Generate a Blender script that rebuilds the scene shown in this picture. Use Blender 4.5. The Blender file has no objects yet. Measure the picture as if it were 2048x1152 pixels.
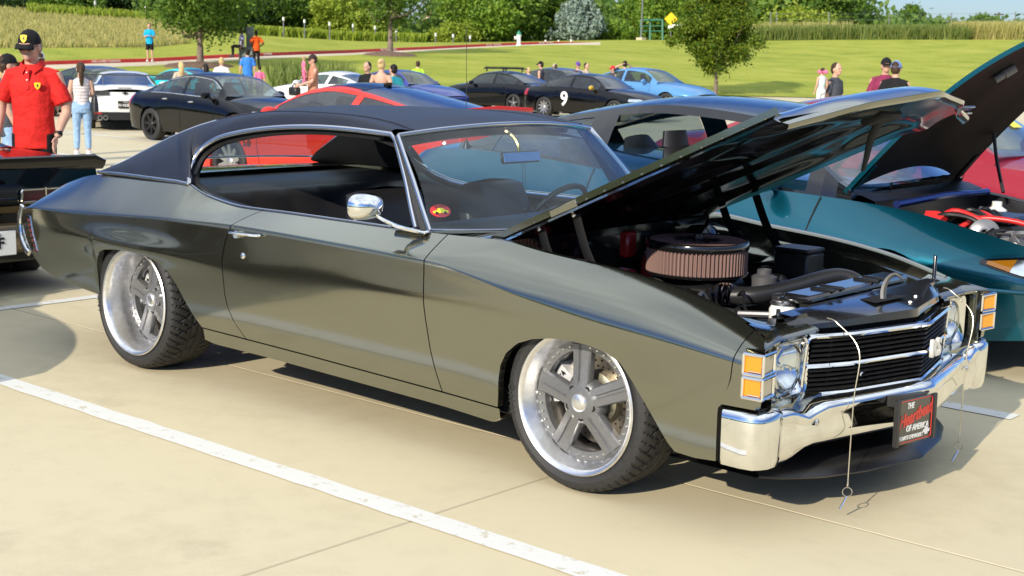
import bpy, math, random
import numpy as np
from mathutils import Vector, Matrix
random.seed(7); RNG = np.random.default_rng(7)
D = bpy.data; SC = bpy.context.scene; COL = SC.collection
R_ = math.radians

# ------------------------------------------------------------------ camera, sky, sun, exposure
CAMP = np.array([3.1513, -4.8753, 1.6157]); YAW, PITCH, ROLL, FPX = -0.7179, 0.1646, 0.0238, 2802.2
def cam_axes():
    cy, sy, cp, sp = math.cos(YAW), math.sin(YAW), math.cos(PITCH), math.sin(PITCH)
    f = np.array([sy*cp, cy*cp, -sp]); r = np.array([cy, -sy, 0.0]); u = np.cross(r, f)
    c, s = math.cos(ROLL), math.sin(ROLL)
    return c*r+s*u, -s*r+c*u, f
AX = cam_axes()
def at(u, v, dep):                      # a point of the place seen in direction (u, v) of the survey photo, dep metres ahead
    return CAMP + dep*(AX[2] + AX[0]*(u-1024)/FPX - AX[1]*(v-576)/FPX)
def ground_at(u, v, z=0.0):
    d = AX[2] + AX[0]*(u-1024)/FPX - AX[1]*(v-576)/FPX
    return CAMP + d*(z-CAMP[2])/d[2]
cam_d = D.cameras.new('camera'); cam = D.objects.new('camera', cam_d); COL.objects.link(cam); SC.camera = cam
cam.matrix_world = Matrix([[AX[0][i], AX[1][i], -AX[2][i], CAMP[i]] for i in range(3)] + [[0, 0, 0, 1]])
cam_d.sensor_width = 36.0; cam_d.lens = FPX/2048*36; cam_d.clip_start = 0.05; cam_d.clip_end = 3000
cam_d.dof.use_dof = True; cam_d.dof.focus_distance = 5.5; cam_d.dof.aperture_fstop = 9.0

SUN_EL = R_(26.5); SHX, SHY = -0.19, 0.982          # shadows run along (SHX, SHY)
world = D.worlds.new('World'); SC.world = world; world.use_nodes = True
wn = world.node_tree.nodes; wl = world.node_tree.links
sky = wn.new('ShaderNodeTexSky'); sky.sky_type = 'NISHITA'; sky.sun_disc = False
sky.sun_elevation = SUN_EL; sky.sun_rotation = math.atan2(-SHX, -SHY); sky.air_density = 1.0; sky.dust_density = .6; sky.ozone_density = 2.5
bg = wn['Background']; bg.inputs['Strength'].default_value = 0.092
tint = wn.new('ShaderNodeVectorMath'); tint.operation = 'MULTIPLY'; tint.inputs[1].default_value = (.79, .93, 1.24)      # the photo's cool white balance
wl.new(sky.outputs[0], tint.inputs[0])
tce = wn.new('ShaderNodeTexCoord'); spe = wn.new('ShaderNodeSeparateXYZ'); wl.new(tce.outputs['Generated'], spe.inputs[0])
rme = wn.new('ShaderNodeMapRange'); rme.inputs['From Min'].default_value = .04; rme.inputs['From Max'].default_value = .28; wl.new(spe.outputs['Z'], rme.inputs['Value'])
mxe = wn.new('ShaderNodeMix'); mxe.data_type = 'VECTOR'; mxe.inputs[4].default_value = (.79, .93, 1.24); mxe.inputs[5].default_value = (.60, .82, 1.36)      # pale at the horizon, deeper blue above
wl.new(rme.outputs[0], mxe.inputs[0]); wl.new(mxe.outputs[1], tint.inputs[1])
# thin high cloud overhead, thinning out to clear air at the horizon, as the paint and glass of the cars mirror it
tcw = wn.new('ShaderNodeTexCoord'); sep = wn.new('ShaderNodeSeparateXYZ'); wl.new(tcw.outputs['Generated'], sep.inputs[0])
zz = wn.new('ShaderNodeMath'); zz.operation = 'ADD'; zz.inputs[1].default_value = .12; wl.new(sep.outputs['Z'], zz.inputs[0])
dv = wn.new('ShaderNodeVectorMath'); dv.operation = 'DIVIDE'; cz = wn.new('ShaderNodeCombineXYZ')
for k in range(3): wl.new(zz.outputs[0], cz.inputs[k])
wl.new(tcw.outputs['Generated'], dv.inputs[0]); wl.new(cz.outputs[0], dv.inputs[1])
cn = wn.new('ShaderNodeTexNoise'); cn.inputs['Scale'].default_value = 2.2; cn.inputs['Detail'].default_value = 7; cn.inputs['Roughness'].default_value = .58; cn.inputs['Distortion'].default_value = .6; off = wn.new('ShaderNodeVectorMath'); off.operation = 'ADD'; off.inputs[1].default_value = (3.1, 0.0, 0.0); wl.new(dv.outputs[0], off.inputs[0]); wl.new(off.outputs[0], cn.inputs['Vector'])
cr = wn.new('ShaderNodeMapRange'); cr.inputs['From Min'].default_value = .36; cr.inputs['From Max'].default_value = .62; cr.inputs['To Min'].default_value = .60; cr.inputs['To Max'].default_value = 1.0; wl.new(cn.outputs['Fac'], cr.inputs['Value'])
el = wn.new('ShaderNodeMapRange'); el.inputs['From Min'].default_value = .33; el.inputs['From Max'].default_value = .62; wl.new(sep.outputs['Z'], el.inputs['Value'])
cm = wn.new('ShaderNodeMath'); cm.operation = 'MULTIPLY'; wl.new(cr.outputs[0], cm.inputs[0]); wl.new(el.outputs[0], cm.inputs[1])
mixc = wn.new('ShaderNodeMix'); mixc.data_type = 'RGBA'
mixc.inputs[7].default_value = (12.0, 13.2, 14.4, 1)
wl.new(cm.outputs[0], mixc.inputs[0]); wl.new(tint.outputs[0], mixc.inputs[6]); wl.new(mixc.outputs[2], bg.inputs[0])
sun_d = D.lights.new('sun', 'SUN'); sun = D.objects.new('sun', sun_d); COL.objects.link(sun)
sun_d.energy = 5.0; sun_d.angle = R_(0.53); sun_d.color = (1.0, 0.90, 0.74)
ldir = Vector((SHX*math.cos(SUN_EL), SHY*math.cos(SUN_EL), -math.sin(SUN_EL)))
sun.rotation_euler = ldir.to_track_quat('-Z', 'Y').to_euler()
SC.view_settings.view_transform = 'Standard'; SC.view_settings.look = 'None'
SC.view_settings.exposure = 0.10; SC.view_settings.gamma = 1.0
try: SC.view_settings.use_curve_mapping = False
except Exception: pass
SC.cycles.max_bounces = 8; SC.cycles.transparent_max_bounces = 16
SC.cycles.sample_clamp_indirect = 8.0
SC.cycles.use_denoising = True

# ------------------------------------------------------------------ materials
MATS = {}
def mat(name, col=(.5, .5, .5), rough=.5, metal=0.0, coat=0.0, spec=.5, noise=None, bump=None, sheen=0.0, crough=.03, flake=0.0):
    if name in MATS: return MATS[name]
    m = D.materials.new(name); m.use_nodes = True; MATS[name] = m
    n = m.node_tree.nodes; l = m.node_tree.links; b = n['Principled BSDF']
    b.inputs['Base Color'].default_value = (*col, 1); b.inputs['Roughness'].default_value = rough
    b.inputs['Metallic'].default_value = metal; b.inputs['Coat Weight'].default_value = coat; b.inputs['Coat Roughness'].default_value = crough
    b.inputs['Specular IOR Level'].default_value = spec
    if sheen: b.inputs['Sheen Weight'].default_value = sheen
    tc = n.new('ShaderNodeNewGeometry')
    if noise:
        sc, amt = noise
        tx = n.new('ShaderNodeTexNoise'); tx.inputs['Scale'].default_value = sc; tx.inputs['Detail'].default_value = 6
        l.new(tc.outputs['Position'], tx.inputs['Vector'])
        mr = n.new('ShaderNodeMapRange'); mr.inputs['From Min'].default_value = .25; mr.inputs['From Max'].default_value = .75
        mr.inputs['To Min'].default_value = 1-amt; mr.inputs['To Max'].default_value = 1+amt
        l.new(tx.outputs['Fac'], mr.inputs['Value'])
        mx = n.new('ShaderNodeVectorMath'); mx.operation = 'SCALE'; mx.inputs[0].default_value = col
        l.new(mr.outputs[0], mx.inputs['Scale']); l.new(mx.outputs[0], b.inputs['Base Color'])
        mr2 = n.new('ShaderNodeMapRange'); mr2.inputs['To Min'].default_value = max(0, rough*(1-amt*.6)); mr2.inputs['To Max'].default_value = min(1, rough*(1+amt*.6))
        l.new(tx.outputs['Fac'], mr2.inputs['Value']); l.new(mr2.outputs[0], b.inputs['Roughness'])
    if bump:
        sc, st, ds = bump
        tb = n.new('ShaderNodeTexNoise'); tb.inputs['Scale'].default_value = sc; tb.inputs['Detail'].default_value = 4
        l.new(tc.outputs['Position'], tb.inputs['Vector'])
        bp = n.new('ShaderNodeBump'); bp.inputs['Strength'].default_value = st; bp.inputs['Distance'].default_value = ds
        l.new(tb.outputs['Fac'], bp.inputs['Height']); l.new(bp.outputs[0], b.inputs['Normal'])
    if flake:
        tv = n.new('ShaderNodeTexVoronoi'); tv.inputs['Scale'].default_value = 900
        l.new(tc.outputs['Position'], tv.inputs['Vector'])
        sb = n.new('ShaderNodeVectorMath'); sb.operation = 'MULTIPLY_ADD'; sb.inputs[1].default_value = (flake,)*3; sb.inputs[2].default_value = (-flake/2,)*3
        l.new(tv.outputs['Color'], sb.inputs[0])
        ad = n.new('ShaderNodeVectorMath'); ad.operation = 'ADD'; l.new(tc.outputs['Normal'], ad.inputs[0]); l.new(sb.outputs[0], ad.inputs[1])
        nm = n.new('ShaderNodeVectorMath'); nm.operation = 'NORMALIZE'; l.new(ad.outputs[0], nm.inputs[0]); l.new(nm.outputs[0], b.inputs['Normal'])
    return m
def glass(name, tint=(.75, .8, .8), ior=1.5, gain=1.5):
    if name in MATS: return MATS[name]
    m = D.materials.new(name); m.use_nodes = True; MATS[name] = m
    n = m.node_tree.nodes; l = m.node_tree.links; n.remove(n['Principled BSDF'])
    t = n.new('ShaderNodeBsdfTransparent'); t.inputs[0].default_value = (*tint, 1)
    g = n.new('ShaderNodeBsdfGlossy'); g.inputs['Roughness'].default_value = .0
    lw = n.new('ShaderNodeLayerWeight'); lw.inputs['Blend'].default_value = .5
    pw = n.new('ShaderNodeMath'); pw.operation = 'POWER'; pw.inputs[1].default_value = 4.5; l.new(lw.outputs['Facing'], pw.inputs[0])
    f = n.new('ShaderNodeMath'); f.operation = 'MULTIPLY_ADD'; f.inputs[1].default_value = .95; f.inputs[2].default_value = ((ior-1)/(ior+1))**2*1.6; l.new(pw.outputs[0], f.inputs[0])
    g2 = n.new('ShaderNodeMath'); g2.operation = 'MULTIPLY'; g2.inputs[1].default_value = gain; g2.use_clamp = True; l.new(f.outputs[0], g2.inputs[0])
    x = n.new('ShaderNodeMixShader'); l.new(g2.outputs[0], x.inputs[0]); l.new(t.outputs[0], x.inputs[1]); l.new(g.outputs[0], x.inputs[2])
    l.new(x.outputs[0], n['Material Output'].inputs[0]); return m
def leaf_mat(name, c1, c2, trans=.35):
    if name in MATS: return MATS[name]
    m = D.materials.new(name); m.use_nodes = True; MATS[name] = m
    n = m.node_tree.nodes; l = m.node_tree.links; b = n['Principled BSDF']
    g = n.new('ShaderNodeNewGeometry'); r = n.new('ShaderNodeValToRGB')
    r.color_ramp.elements[0].color = (*c1, 1); r.color_ramp.elements[1].color = (*c2, 1)
    l.new(g.outputs['Random Per Island'], r.inputs[0]); l.new(r.outputs[0], b.inputs['Base Color'])
    b.inputs['Roughness'].default_value = .55; b.inputs['Specular IOR Level'].default_value = .3
    t = n.new('ShaderNodeBsdfTranslucent'); l.new(r.outputs[0], t.inputs[0])
    x = n.new('ShaderNodeMixShader'); x.inputs[0].default_value = trans
    l.new(b.outputs[0], x.inputs[1]); l.new(t.outputs[0], x.inputs[2]); l.new(x.outputs[0], n['Material Output'].inputs[0]); return m

PAINT = mat('charcoal_metallic_paint', (.235, .237, .19), .10, .95, 1.0, flake=.025)
VINYL = mat('black_vinyl_roof', (.0065, .0095, .022), .42, 0, 0, bump=(900, .5, .002), noise=(5, .25))
CHROME = mat('chrome', (.86, .86, .85), .045, 1.0, noise=(14, .10))
CHROME_D = mat('brushed_chrome', (.62, .62, .64), .16, 1.0)
BLACK = mat('satin_black', (.012, .012, .013), .4, noise=(20, .3))
BLACKG = mat('gloss_black', (.008, .008, .009), .12, 0, .8)
DARK = mat('dark_void', (.006, .006, .006), .8)
RUBBER = mat('tyre_rubber', (.020, .020, .021), .62, noise=(60, .25), bump=(350, .25, .001))
LEATHER = mat('black_leather', (.018, .018, .020), .42, bump=(240, .25, .001))
CARPET = mat('dark_carpet', (.012, .012, .013), .95)
ALU = mat('machined_aluminium', (.80, .80, .81), .32, 1.0, noise=(40, .12))
GUN = mat('grey_spoke_paint', (.18, .183, .19), .42, .55, noise=(60, .08))
STEEL = mat('steel', (.5, .48, .45), .32, 1.0, noise=(30, .25))
WHITEP = mat('white_paint', (.78, .78, .76), .4, 0, .6)
REDP = mat('red_gloss', (.50, .015, .012), .3, 0, .8)
AMBER = mat('amber_lens', (.90, .30, .01), .12, 0, 1.0)
AMBER.node_tree.nodes['Principled BSDF'].inputs['Transmission Weight'].default_value = .2
CLEAR = glass('clear_lens', (.93, .95, .96), 1.45)
WGLASS = glass('tinted_windshield', (.62, .78, .84), 1.5, 1.05)
RGLASS = glass('rear_glass', (.72, .80, .80), 1.45)
TAIL = mat('tail_lamp_red', (.35, .01, .012), .12, 0, 1.0)
TGLASS = glass('dark_tinted_glass', (.22, .25, .27), 1.6)
LGLASS = glass('light_car_glass', (.45, .55, .56), 1.55)
SKIN = mat('skin_light', (.56, .33, .24), .5, spec=.3, noise=(25, .12))
SKIND = mat('skin_dark', (.09, .045, .03), .5, spec=.3)

# ------------------------------------------------------------------ mesh builder
def nrm(v):
    v = np.asarray(v, float); n = np.linalg.norm(v); return v/n if n > 1e-12 else v
def rot_to(d, up=(0, 0, 1)):
    d = nrm(d); up = np.asarray(up, float)
    if abs(d@nrm(up)) > .98: up = np.array([1.0, 0, 0])
    a = nrm(np.cross(up, d)); b = np.cross(d, a); return a, b, d
class MB:
    def __init__(s): s.v = []; s.f = []; s.m = []; s.n = 0
    def add(s, v, f, m=0):
        v = np.asarray(v, float).reshape(-1, 3); s.v.append(v); o = s.n; s.n += len(v)
        for q in f: s.f.append(tuple(i+o for i in q)); s.m.append(m)
        return s
    def grid(s, P, m=0, cu=False, cv=False, flip=False):
        P = np.asarray(P, float); a, b = P.shape[:2]; f = []
        for i in range(a if cu else a-1):
            for j in range(b if cv else b-1):
                q = (i*b+j, ((i+1) % a)*b+j, ((i+1) % a)*b+(j+1) % b, i*b+(j+1) % b)
                f.append(q[::-1] if flip else q)
        return s.add(P.reshape(-1, 3), f, m)
    def box(s, c, sz, m=0, ax=None, bev=0.0):
        hx, hy, hz = [q/2 for q in sz]; c = np.asarray(c, float)
        A = np.eye(3) if ax is None else np.array([nrm(a) for a in ax])
        if bev <= 0:
            v = [(x, y, z) for x in (-hx, hx) for y in (-hy, hy) for z in (-hz, hz)]
            f = [(0, 1, 3, 2), (4, 6, 7, 5), (0, 4, 5, 1), (2, 3, 7, 6), (0, 2, 6, 4), (1, 5, 7, 3)]
        else:
            b = min(bev, hx*.95, hy*.95, hz*.95); v = []
            for (X, Y, Z) in ((hx, hy-b, hz-b), (hx-b, hy, hz-b), (hx-b, hy-b, hz)):
                for x in (-1, 1):
                    for y in (-1, 1):
                        for z in (-1, 1): v.append((x*X, y*Y, z*Z))
            ix = lambda k, x, y, z: k*8+(x > 0)*4+(y > 0)*2+(z > 0)
            f = []
            for sg in (-1, 1):
                a = [ix(0, sg, -1, -1), ix(0, sg, 1, -1), ix(0, sg, 1, 1), ix(0, sg, -1, 1)]; f.append(a if sg > 0 else a[::-1])
                a = [ix(1, -1, sg, -1), ix(1, -1, sg, 1), ix(1, 1, sg, 1), ix(1, 1, sg, -1)]; f.append(a if sg > 0 else a[::-1])
                a = [ix(2, -1, -1, sg), ix(2, 1, -1, sg), ix(2, 1, 1, sg), ix(2, -1, 1, sg)]; f.append(a if sg > 0 else a[::-1])
            for p in (-1, 1):
                for q in (-1, 1):
                    a = [ix(0, p, q, -1), ix(1, p, q, -1), ix(1, p, q, 1), ix(0, p, q, 1)]; f.append(a if p*q > 0 else a[::-1])
                    a = [ix(0, p, -1, q), ix(0, p, 1, q), ix(2, p, 1, q), ix(2, p, -1, q)]; f.append(a if p*q > 0 else a[::-1])
                    a = [ix(1, -1, p, q), ix(2, -1, p, q), ix(2, 1, p, q), ix(1, 1, p, q)]; f.append(a if p*q > 0 else a[::-1])
                    for r in (-1, 1):
                        a = [ix(0, p, q, r), ix(1, p, q, r), ix(2, p, q, r)]; f.append(a if p*q*r > 0 else a[::-1])
        v = np.asarray(v)@A+c
        return s.add(v, f, m)
    def tube(s, path, r, n=8, m=0, cap=True, closed=False, fl=1.0, up=(0, 0, 1)):
        P = np.asarray(path, float); k = len(P); rr = np.atleast_1d(np.asarray(r, float)); rr = np.interp(np.linspace(0, 1, k), np.linspace(0, 1, len(rr)), rr) if len(rr) > 1 else np.full(k, rr[0])
        G = []; pa = None
        for i in range(k):
            if closed: d = P[(i+1) % k]-P[i-1]
            else: d = P[min(i+1, k-1)]-P[max(i-1, 0)]
            d = nrm(d)
            if pa is None: a, b, _ = rot_to(d, up)
            else:
                a = nrm(pa-d*(pa@d)); b = np.cross(d, a)
            pa = a
            G.append([P[i]+rr[i]*(a*math.cos(t)+b*fl*math.sin(t)) for t in np.linspace(0, 2*math.pi, n, endpoint=False)])
        G = np.array(G); s.grid(G, m, cu=closed, cv=True, flip=True)
        if cap and not closed:
            s.add(G[0], [tuple(range(n))], m); s.add(G[-1], [tuple(range(n))[::-1]], m)
        return s
    def lathe(s, prof, o=(0, 0, 0), ax=(0, 0, 1), n=24, m=0, a0=0.0, a1=2*math.pi, up=(0, 0, 1)):
        a, b, d = rot_to(ax, up); o = np.asarray(o, float); full = abs(a1-a0-2*math.pi) < 1e-6
        ts = np.linspace(a0, a1, n, endpoint=not full)
        G = np.array([[o+d*h+r*(a*math.cos(t)+b*math.sin(t)) for (r, h) in prof] for t in ts])
        return s.grid(G, m, cu=full)
    def prism(s, pts, o, X, Y, Z, th, m=0, bev=0.0):
        P = np.asarray(pts, float); o, X, Y, Z = [np.asarray(q, float) for q in (o, X, Y, Z)]; k = len(P)
        c = P.mean(0)
        rows = []
        if bev > 0:
            d = P-c; L = np.linalg.norm(d, axis=1, keepdims=True); Pi = c+d*(1-np.minimum(.45, bev/np.maximum(L, 1e-6)))
            rows = [(P, 0), (P, th-bev), (Pi, th)]
        else: rows = [(P, 0), (P, th)]
        G = np.array([[o+X*q[0]+Y*q[1]+Z*h for q in R] for R, h in rows]); s.grid(G, m, cv=True)
        s.add(G[0], [tuple(range(k))[::-1]], m); s.add(G[-1], [tuple(range(k))], m); return s
    def ell(s, c, r, m=0, nu=12, nv=16, ax=None):
        A = np.eye(3) if ax is None else np.array([nrm(a) for a in ax]); c = np.asarray(c, float)
        G = [[(math.sin(p)*math.cos(t)*r[0], math.sin(p)*math.sin(t)*r[1], math.cos(p)*r[2]) for t in np.linspace(0, 2*math.pi, nv, endpoint=False)] for p in np.linspace(.02, math.pi-.02, nu)]
        return s.grid(np.asarray(G)@A+c, m, cv=True, flip=False)
    def tf(s, Mx):
        Mx = np.asarray(Mx, float)
        s.v = [v@Mx[:3, :3].T+Mx[:3, 3] for v in s.v]; return s
    def mirror(s, join=False):                           # the copy mirrored in y, as a piece of its own unless joined
        if not join: s.pair = True; return s
        n0 = s.n; V = np.concatenate(s.v)*np.array([1, -1, 1]); F = [tuple(q[::-1]) for q in s.f]; M2 = list(s.m)
        s.v.append(V); s.n += len(V)
        for q, mm in zip(F, M2): s.f.append(tuple(i+n0 for i in q)); s.m.append(mm)
        return s
    def mesh(s, name, mats, sharp=38):
        V = np.concatenate(s.v) if s.v else np.zeros((0, 3)); me = D.meshes.new(name)
        me.from_pydata(V.tolist(), [], s.f)
        for q in (mats if isinstance(mats, (list, tuple)) else [mats]): me.materials.append(q)
        if any(s.m): me.polygons.foreach_set('material_index', s.m)
        me.polygons.foreach_set('use_smooth', [True]*len(me.polygons))
        if sharp and sharp < 180: me.set_sharp_from_angle(angle=R_(sharp))
        me.update(); return me
    def build(s, name, mats, parent=None, sharp=38, **kw):
        o = obj(name, s.mesh(name, mats, sharp), parent, **kw)
        if getattr(s, 'pair', False):
            q = MB(); q.v = [np.concatenate(s.v)*np.array([1, -1, 1])]; q.n = s.n; q.f = [tuple(f[::-1]) for f in s.f]; q.m = list(s.m)
            obj(name, q.mesh(name, mats, sharp), parent, **kw)
        return o
def obj(name, me, parent=None, loc=None, rot=None, label=None, cat=None, group=None, kind=None):
    o = D.objects.new(name, me); COL.objects.link(o)
    if parent is not None: o.parent = parent
    if loc is not None: o.location = loc
    if rot is not None: o.rotation_euler = rot
    return tag(o, label, cat, group, kind)
def tag(o, label=None, cat=None, group=None, kind=None):
    if label: o['label'] = label
    if cat: o['category'] = cat
    if group: o['group'] = group
    if kind: o['kind'] = kind
    return o
def thing(name, label, cat, loc=(0, 0, 0), rz=0.0, group=None):
    return obj(name, None, None, loc, (0, 0, rz), label, cat, group)
def copy_tree(o, parent=None):
    c = o.copy(); COL.objects.link(c)
    if parent is not None: c.parent = parent
    for ch in list(o.children): copy_tree(ch, c)
    return c
_FONT_CACHE = {}
def text_mesh(body, size=1.0, ext=.001, shear=0.0, bold=0.0):
    k = (body, size, ext, shear, bold)
    if k in _FONT_CACHE: return _FONT_CACHE[k]
    cu = D.curves.new('lettering', 'FONT'); cu.body = body; cu.size = size; cu.extrude = ext; cu.shear = shear; cu.offset = bold; cu.resolution_u = 3
    cu.align_x = 'CENTER'; cu.align_y = 'CENTER'
    o = D.objects.new('lettering', cu); COL.objects.link(o)
    dg = bpy.context.evaluated_depsgraph_get(); me = D.meshes.new_from_object(o.evaluated_get(dg))
    D.objects.remove(o); _FONT_CACHE[k] = me; return me
def text(name, body, o, X, Y, size, m, parent, ext=.001, shear=0.0, bold=0.0, label=None):
    me = text_mesh(body, size, ext, shear, bold).copy(); me.name = name; me.materials.clear(); me.materials.append(m)
    X = nrm(X); Y = nrm(np.asarray(Y, float)-X*(X@np.asarray(Y, float))); Z = np.cross(X, Y)
    ob = obj(name, me, parent, label=label)
    ob.matrix_local = Matrix([[X[i], Y[i], Z[i], o[i]] for i in range(3)]+[[0, 0, 0, 1]]); return ob
def pch(pts):                                            # smooth monotone interpolation through (x, y)
    P = np.array(sorted(pts), float); x, y = P[:, 0], P[:, 1]; h = np.diff(x); dl = np.diff(y)/h; d = np.zeros_like(y)
    d[0], d[-1] = dl[0], dl[-1]
    for i in range(1, len(x)-1):
        if dl[i-1]*dl[i] > 0:
            w1 = 2*h[i]+h[i-1]; w2 = h[i]+2*h[i-1]; d[i] = (w1+w2)/(w1/dl[i-1]+w2/dl[i])
    def f(q):
        q = np.asarray(q, float); qq = np.clip(q, x[0], x[-1]); i = np.clip(np.searchsorted(x, qq)-1, 0, len(x)-2)
        t = (qq-x[i])/h[i]; t2, t3 = t*t, t*t*t
        return (2*t3-3*t2+1)*y[i]+(t3-2*t2+t)*h[i]*d[i]+(-2*t3+3*t2)*y[i+1]+(t3-t2)*h[i]*d[i+1]
    return f
def lin(pts):
    P = np.array(sorted(pts, key=lambda q: q[0]), float); return lambda q: np.interp(q, P[:, 0], P[:, 1])
def smooth_path(P, n=24, closed=False):
    P = np.asarray(P, float); k = len(P); out = []
    segs = k if closed else k-1; per = max(1, n//segs)
    for i in range(segs):
        p0 = P[(i-1) % k] if closed or i > 0 else 2*P[0]-P[1]; p1 = P[i]; p2 = P[(i+1) % k]
        p3 = P[(i+2) % k] if closed or i+2 < k else 2*P[-1]-P[-2]
        for t in np.linspace(0, 1, per, endpoint=False):
            out.append(.5*((2*p1)+(-p0+p2)*t+(2*p0-5*p1+4*p2-p3)*t*t+(-p0+3*p1-3*p2+p3)*t**3))
    if not closed: out.append(P[-1])
    return np.array(out)
# ------------------------------------------------------------------ setting: parking lot, hill, road, curb
def concrete(name, col, dark):
    m = D.materials.new(name); m.use_nodes = True; n = m.node_tree.nodes; l = m.node_tree.links; b = n['Principled BSDF']
    g = n.new('ShaderNodeNewGeometry')
    def noise(scale, det=6, rough=.6):
        t = n.new('ShaderNodeTexNoise'); t.inputs['Scale'].default_value = scale; t.inputs['Detail'].default_value = det; t.inputs['Roughness'].default_value = rough
        l.new(g.outputs['Position'], t.inputs['Vector']); return t
    a = noise(.45); c = noise(7, 8, .7); f = noise(140, 3)
    r = n.new('ShaderNodeValToRGB'); r.color_ramp.elements[0].color = (*dark, 1); r.color_ramp.elements[0].position = .3
    r.color_ramp.elements[1].color = (*col, 1); r.color_ramp.elements[1].position = .62
    x = n.new('ShaderNodeMath'); x.operation = 'MULTIPLY_ADD'; x.inputs[1].default_value = .45; l.new(c.outputs[0], x.inputs[0])
    x2 = n.new('ShaderNodeMath'); x2.operation = 'MULTIPLY_ADD'; x2.inputs[1].default_value = .42; x2.inputs[2].default_value = .06; l.new(a.outputs[0], x2.inputs[0]); l.new(x2.outputs[0], x.inputs[2])
    x3 = n.new('ShaderNodeMath'); x3.operation = 'MULTIPLY_ADD'; x3.inputs[1].default_value = .22; l.new(f.outputs[0], x3.inputs[0]); l.new(x.outputs[0], x3.inputs[2])
    l.new(x3.outputs[0], r.inputs[0]); l.new(r.outputs[0], b.inputs['Base Color']); b.inputs['Roughness'].default_value = .78; b.inputs['Specular IOR Level'].default_value = .35
    vo = n.new('ShaderNodeTexVoronoi'); vo.inputs['Scale'].default_value = .9; vo.inputs['Randomness'].default_value = 1; l.new(g.outputs['Position'], vo.inputs['Vector'])
    sm = n.new('ShaderNodeMath'); sm.operation = 'MULTIPLY_ADD'; sm.inputs[1].default_value = .22; l.new(c.outputs[0], sm.inputs[0]); l.new(vo.outputs['Distance'], sm.inputs[2])
    mr = n.new('ShaderNodeMapRange'); mr.inputs['From Min'].default_value = .15; mr.inputs['From Max'].default_value = .24; mr.inputs['To Min'].default_value = .90; mr.inputs['To Max'].default_value = 1.0; l.new(sm.outputs[0], mr.inputs['Value'])
    sc_ = n.new('ShaderNodeVectorMath'); sc_.operation = 'SCALE'; l.new(r.outputs[0], sc_.inputs[0]); l.new(mr.outputs[0], sc_.inputs['Scale']); l.new(sc_.outputs[0], b.inputs['Base Color'])
    bp = n.new('ShaderNodeBump'); bp.inputs['Strength'].default_value = .3; bp.inputs['Distance'].default_value = .002; l.new(f.outputs[0], bp.inputs['Height']); l.new(bp.outputs[0], b.inputs['Normal'])
    return m
CONC = concrete('lot_concrete', (.58, .51, .345), (.44, .378, .25))  # slab concrete, warm pale tone with darker blotches
CONC2 = concrete('road_concrete', (.58, .50, .36), (.48, .41, .29))
JOINT = mat('joint_sealant', (.40, .345, .24), .9)
def worn_white():
    m = mat('worn_white_line', (.67, .665, .635), .7); n = m.node_tree.nodes; l = m.node_tree.links; b = n['Principled BSDF']
    g = n.new('ShaderNodeNewGeometry'); t = n.new('ShaderNodeTexNoise'); t.inputs['Scale'].default_value = 16; t.inputs['Detail'].default_value = 9; t.inputs['Roughness'].default_value = .75
    l.new(g.outputs['Position'], t.inputs['Vector']); r = n.new('ShaderNodeValToRGB')
    r.color_ramp.elements[0].position = .37; r.color_ramp.elements[0].color = (.50, .45, .32, 1); r.color_ramp.elements[1].position = .44; r.color_ramp.elements[1].color = (.67, .665, .635, 1)
    l.new(t.outputs[0], r.inputs[0]); l.new(r.outputs[0], b.inputs['Base Color']); return m
LINE = worn_white()
lot = MB(); S = 900; lot.add([(-S, -S, -.0015), (S, -S, -.0015), (S, S, -.0015), (-S, S, -.0015)], [(0, 1, 2, 3)])
lot = lot.build('parking_lot', JOINT, kind='structure')
sl = MB(); sw = 4.6; g = .0045
sl.grid([[(x, y, z) for x, z in ((g, -.006), (g+.004, 0), (sw-g-.004, 0), (sw-g, -.006))] for y in (g+.004, sw-g-.004)], 0, flip=True)
sl.grid([[(g+.004, g, -.006), (sw-g-.004, g, -.006)], [(g+.004, g+.004, 0), (sw-g-.004, g+.004, 0)]])
sl.grid([[(g+.004, sw-g-.004, 0), (sw-g-.004, sw-g-.004, 0)], [(g+.004, sw-g, -.006), (sw-g-.004, sw-g, -.006)]])
slab_me = sl.mesh('concrete_slab', CONC, 20)
for i in range(-11, 5):
    for j in range(-4, 13):
        x0, y0 = -.19+sw*i, -.5+sw*j
        if -1.25*x0-40 > y0+8 and y0 < -5: continue
        obj('concrete_slab', slab_me, lot, (x0, y0, 0))
def stripe(x0, y0, x1, y1, w=.11):
    d = nrm([x1-x0, y1-y0, 0]); p = np.array([-d[1], d[0], 0])*w/2
    a = np.array([x0, y0, .004]); b = np.array([x1, y1, .004]); m = MB()
    k = max(2, int(np.linalg.norm(b-a)/.12)); P = []
    for t in np.linspace(0, 1, k):
        c = a+(b-a)*t; P.append([c-p*(1+.05*RNG.normal()), c+p*(1+.05*RNG.normal())])
    m.grid(P, 0, flip=True); return m.build('parking_line', LINE, lot)
stripe(-4.9, -1.505, .80, -1.505, .115); stripe(-4.9, 1.475, .745, 1.475, .115); stripe(-4.8, -12, -4.79, 17, .10)
for k in range(2, 6): stripe(-10.3, -1.505+2.98*k, .75, -1.505+2.98*k, .11)
for k in range(-3, 9): stripe(-25.2, 3.5+2.95*k, -14.6, 3.5+2.95*k, .11)
stripe(-19.9, -6, -19.9, 30, .10)
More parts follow.
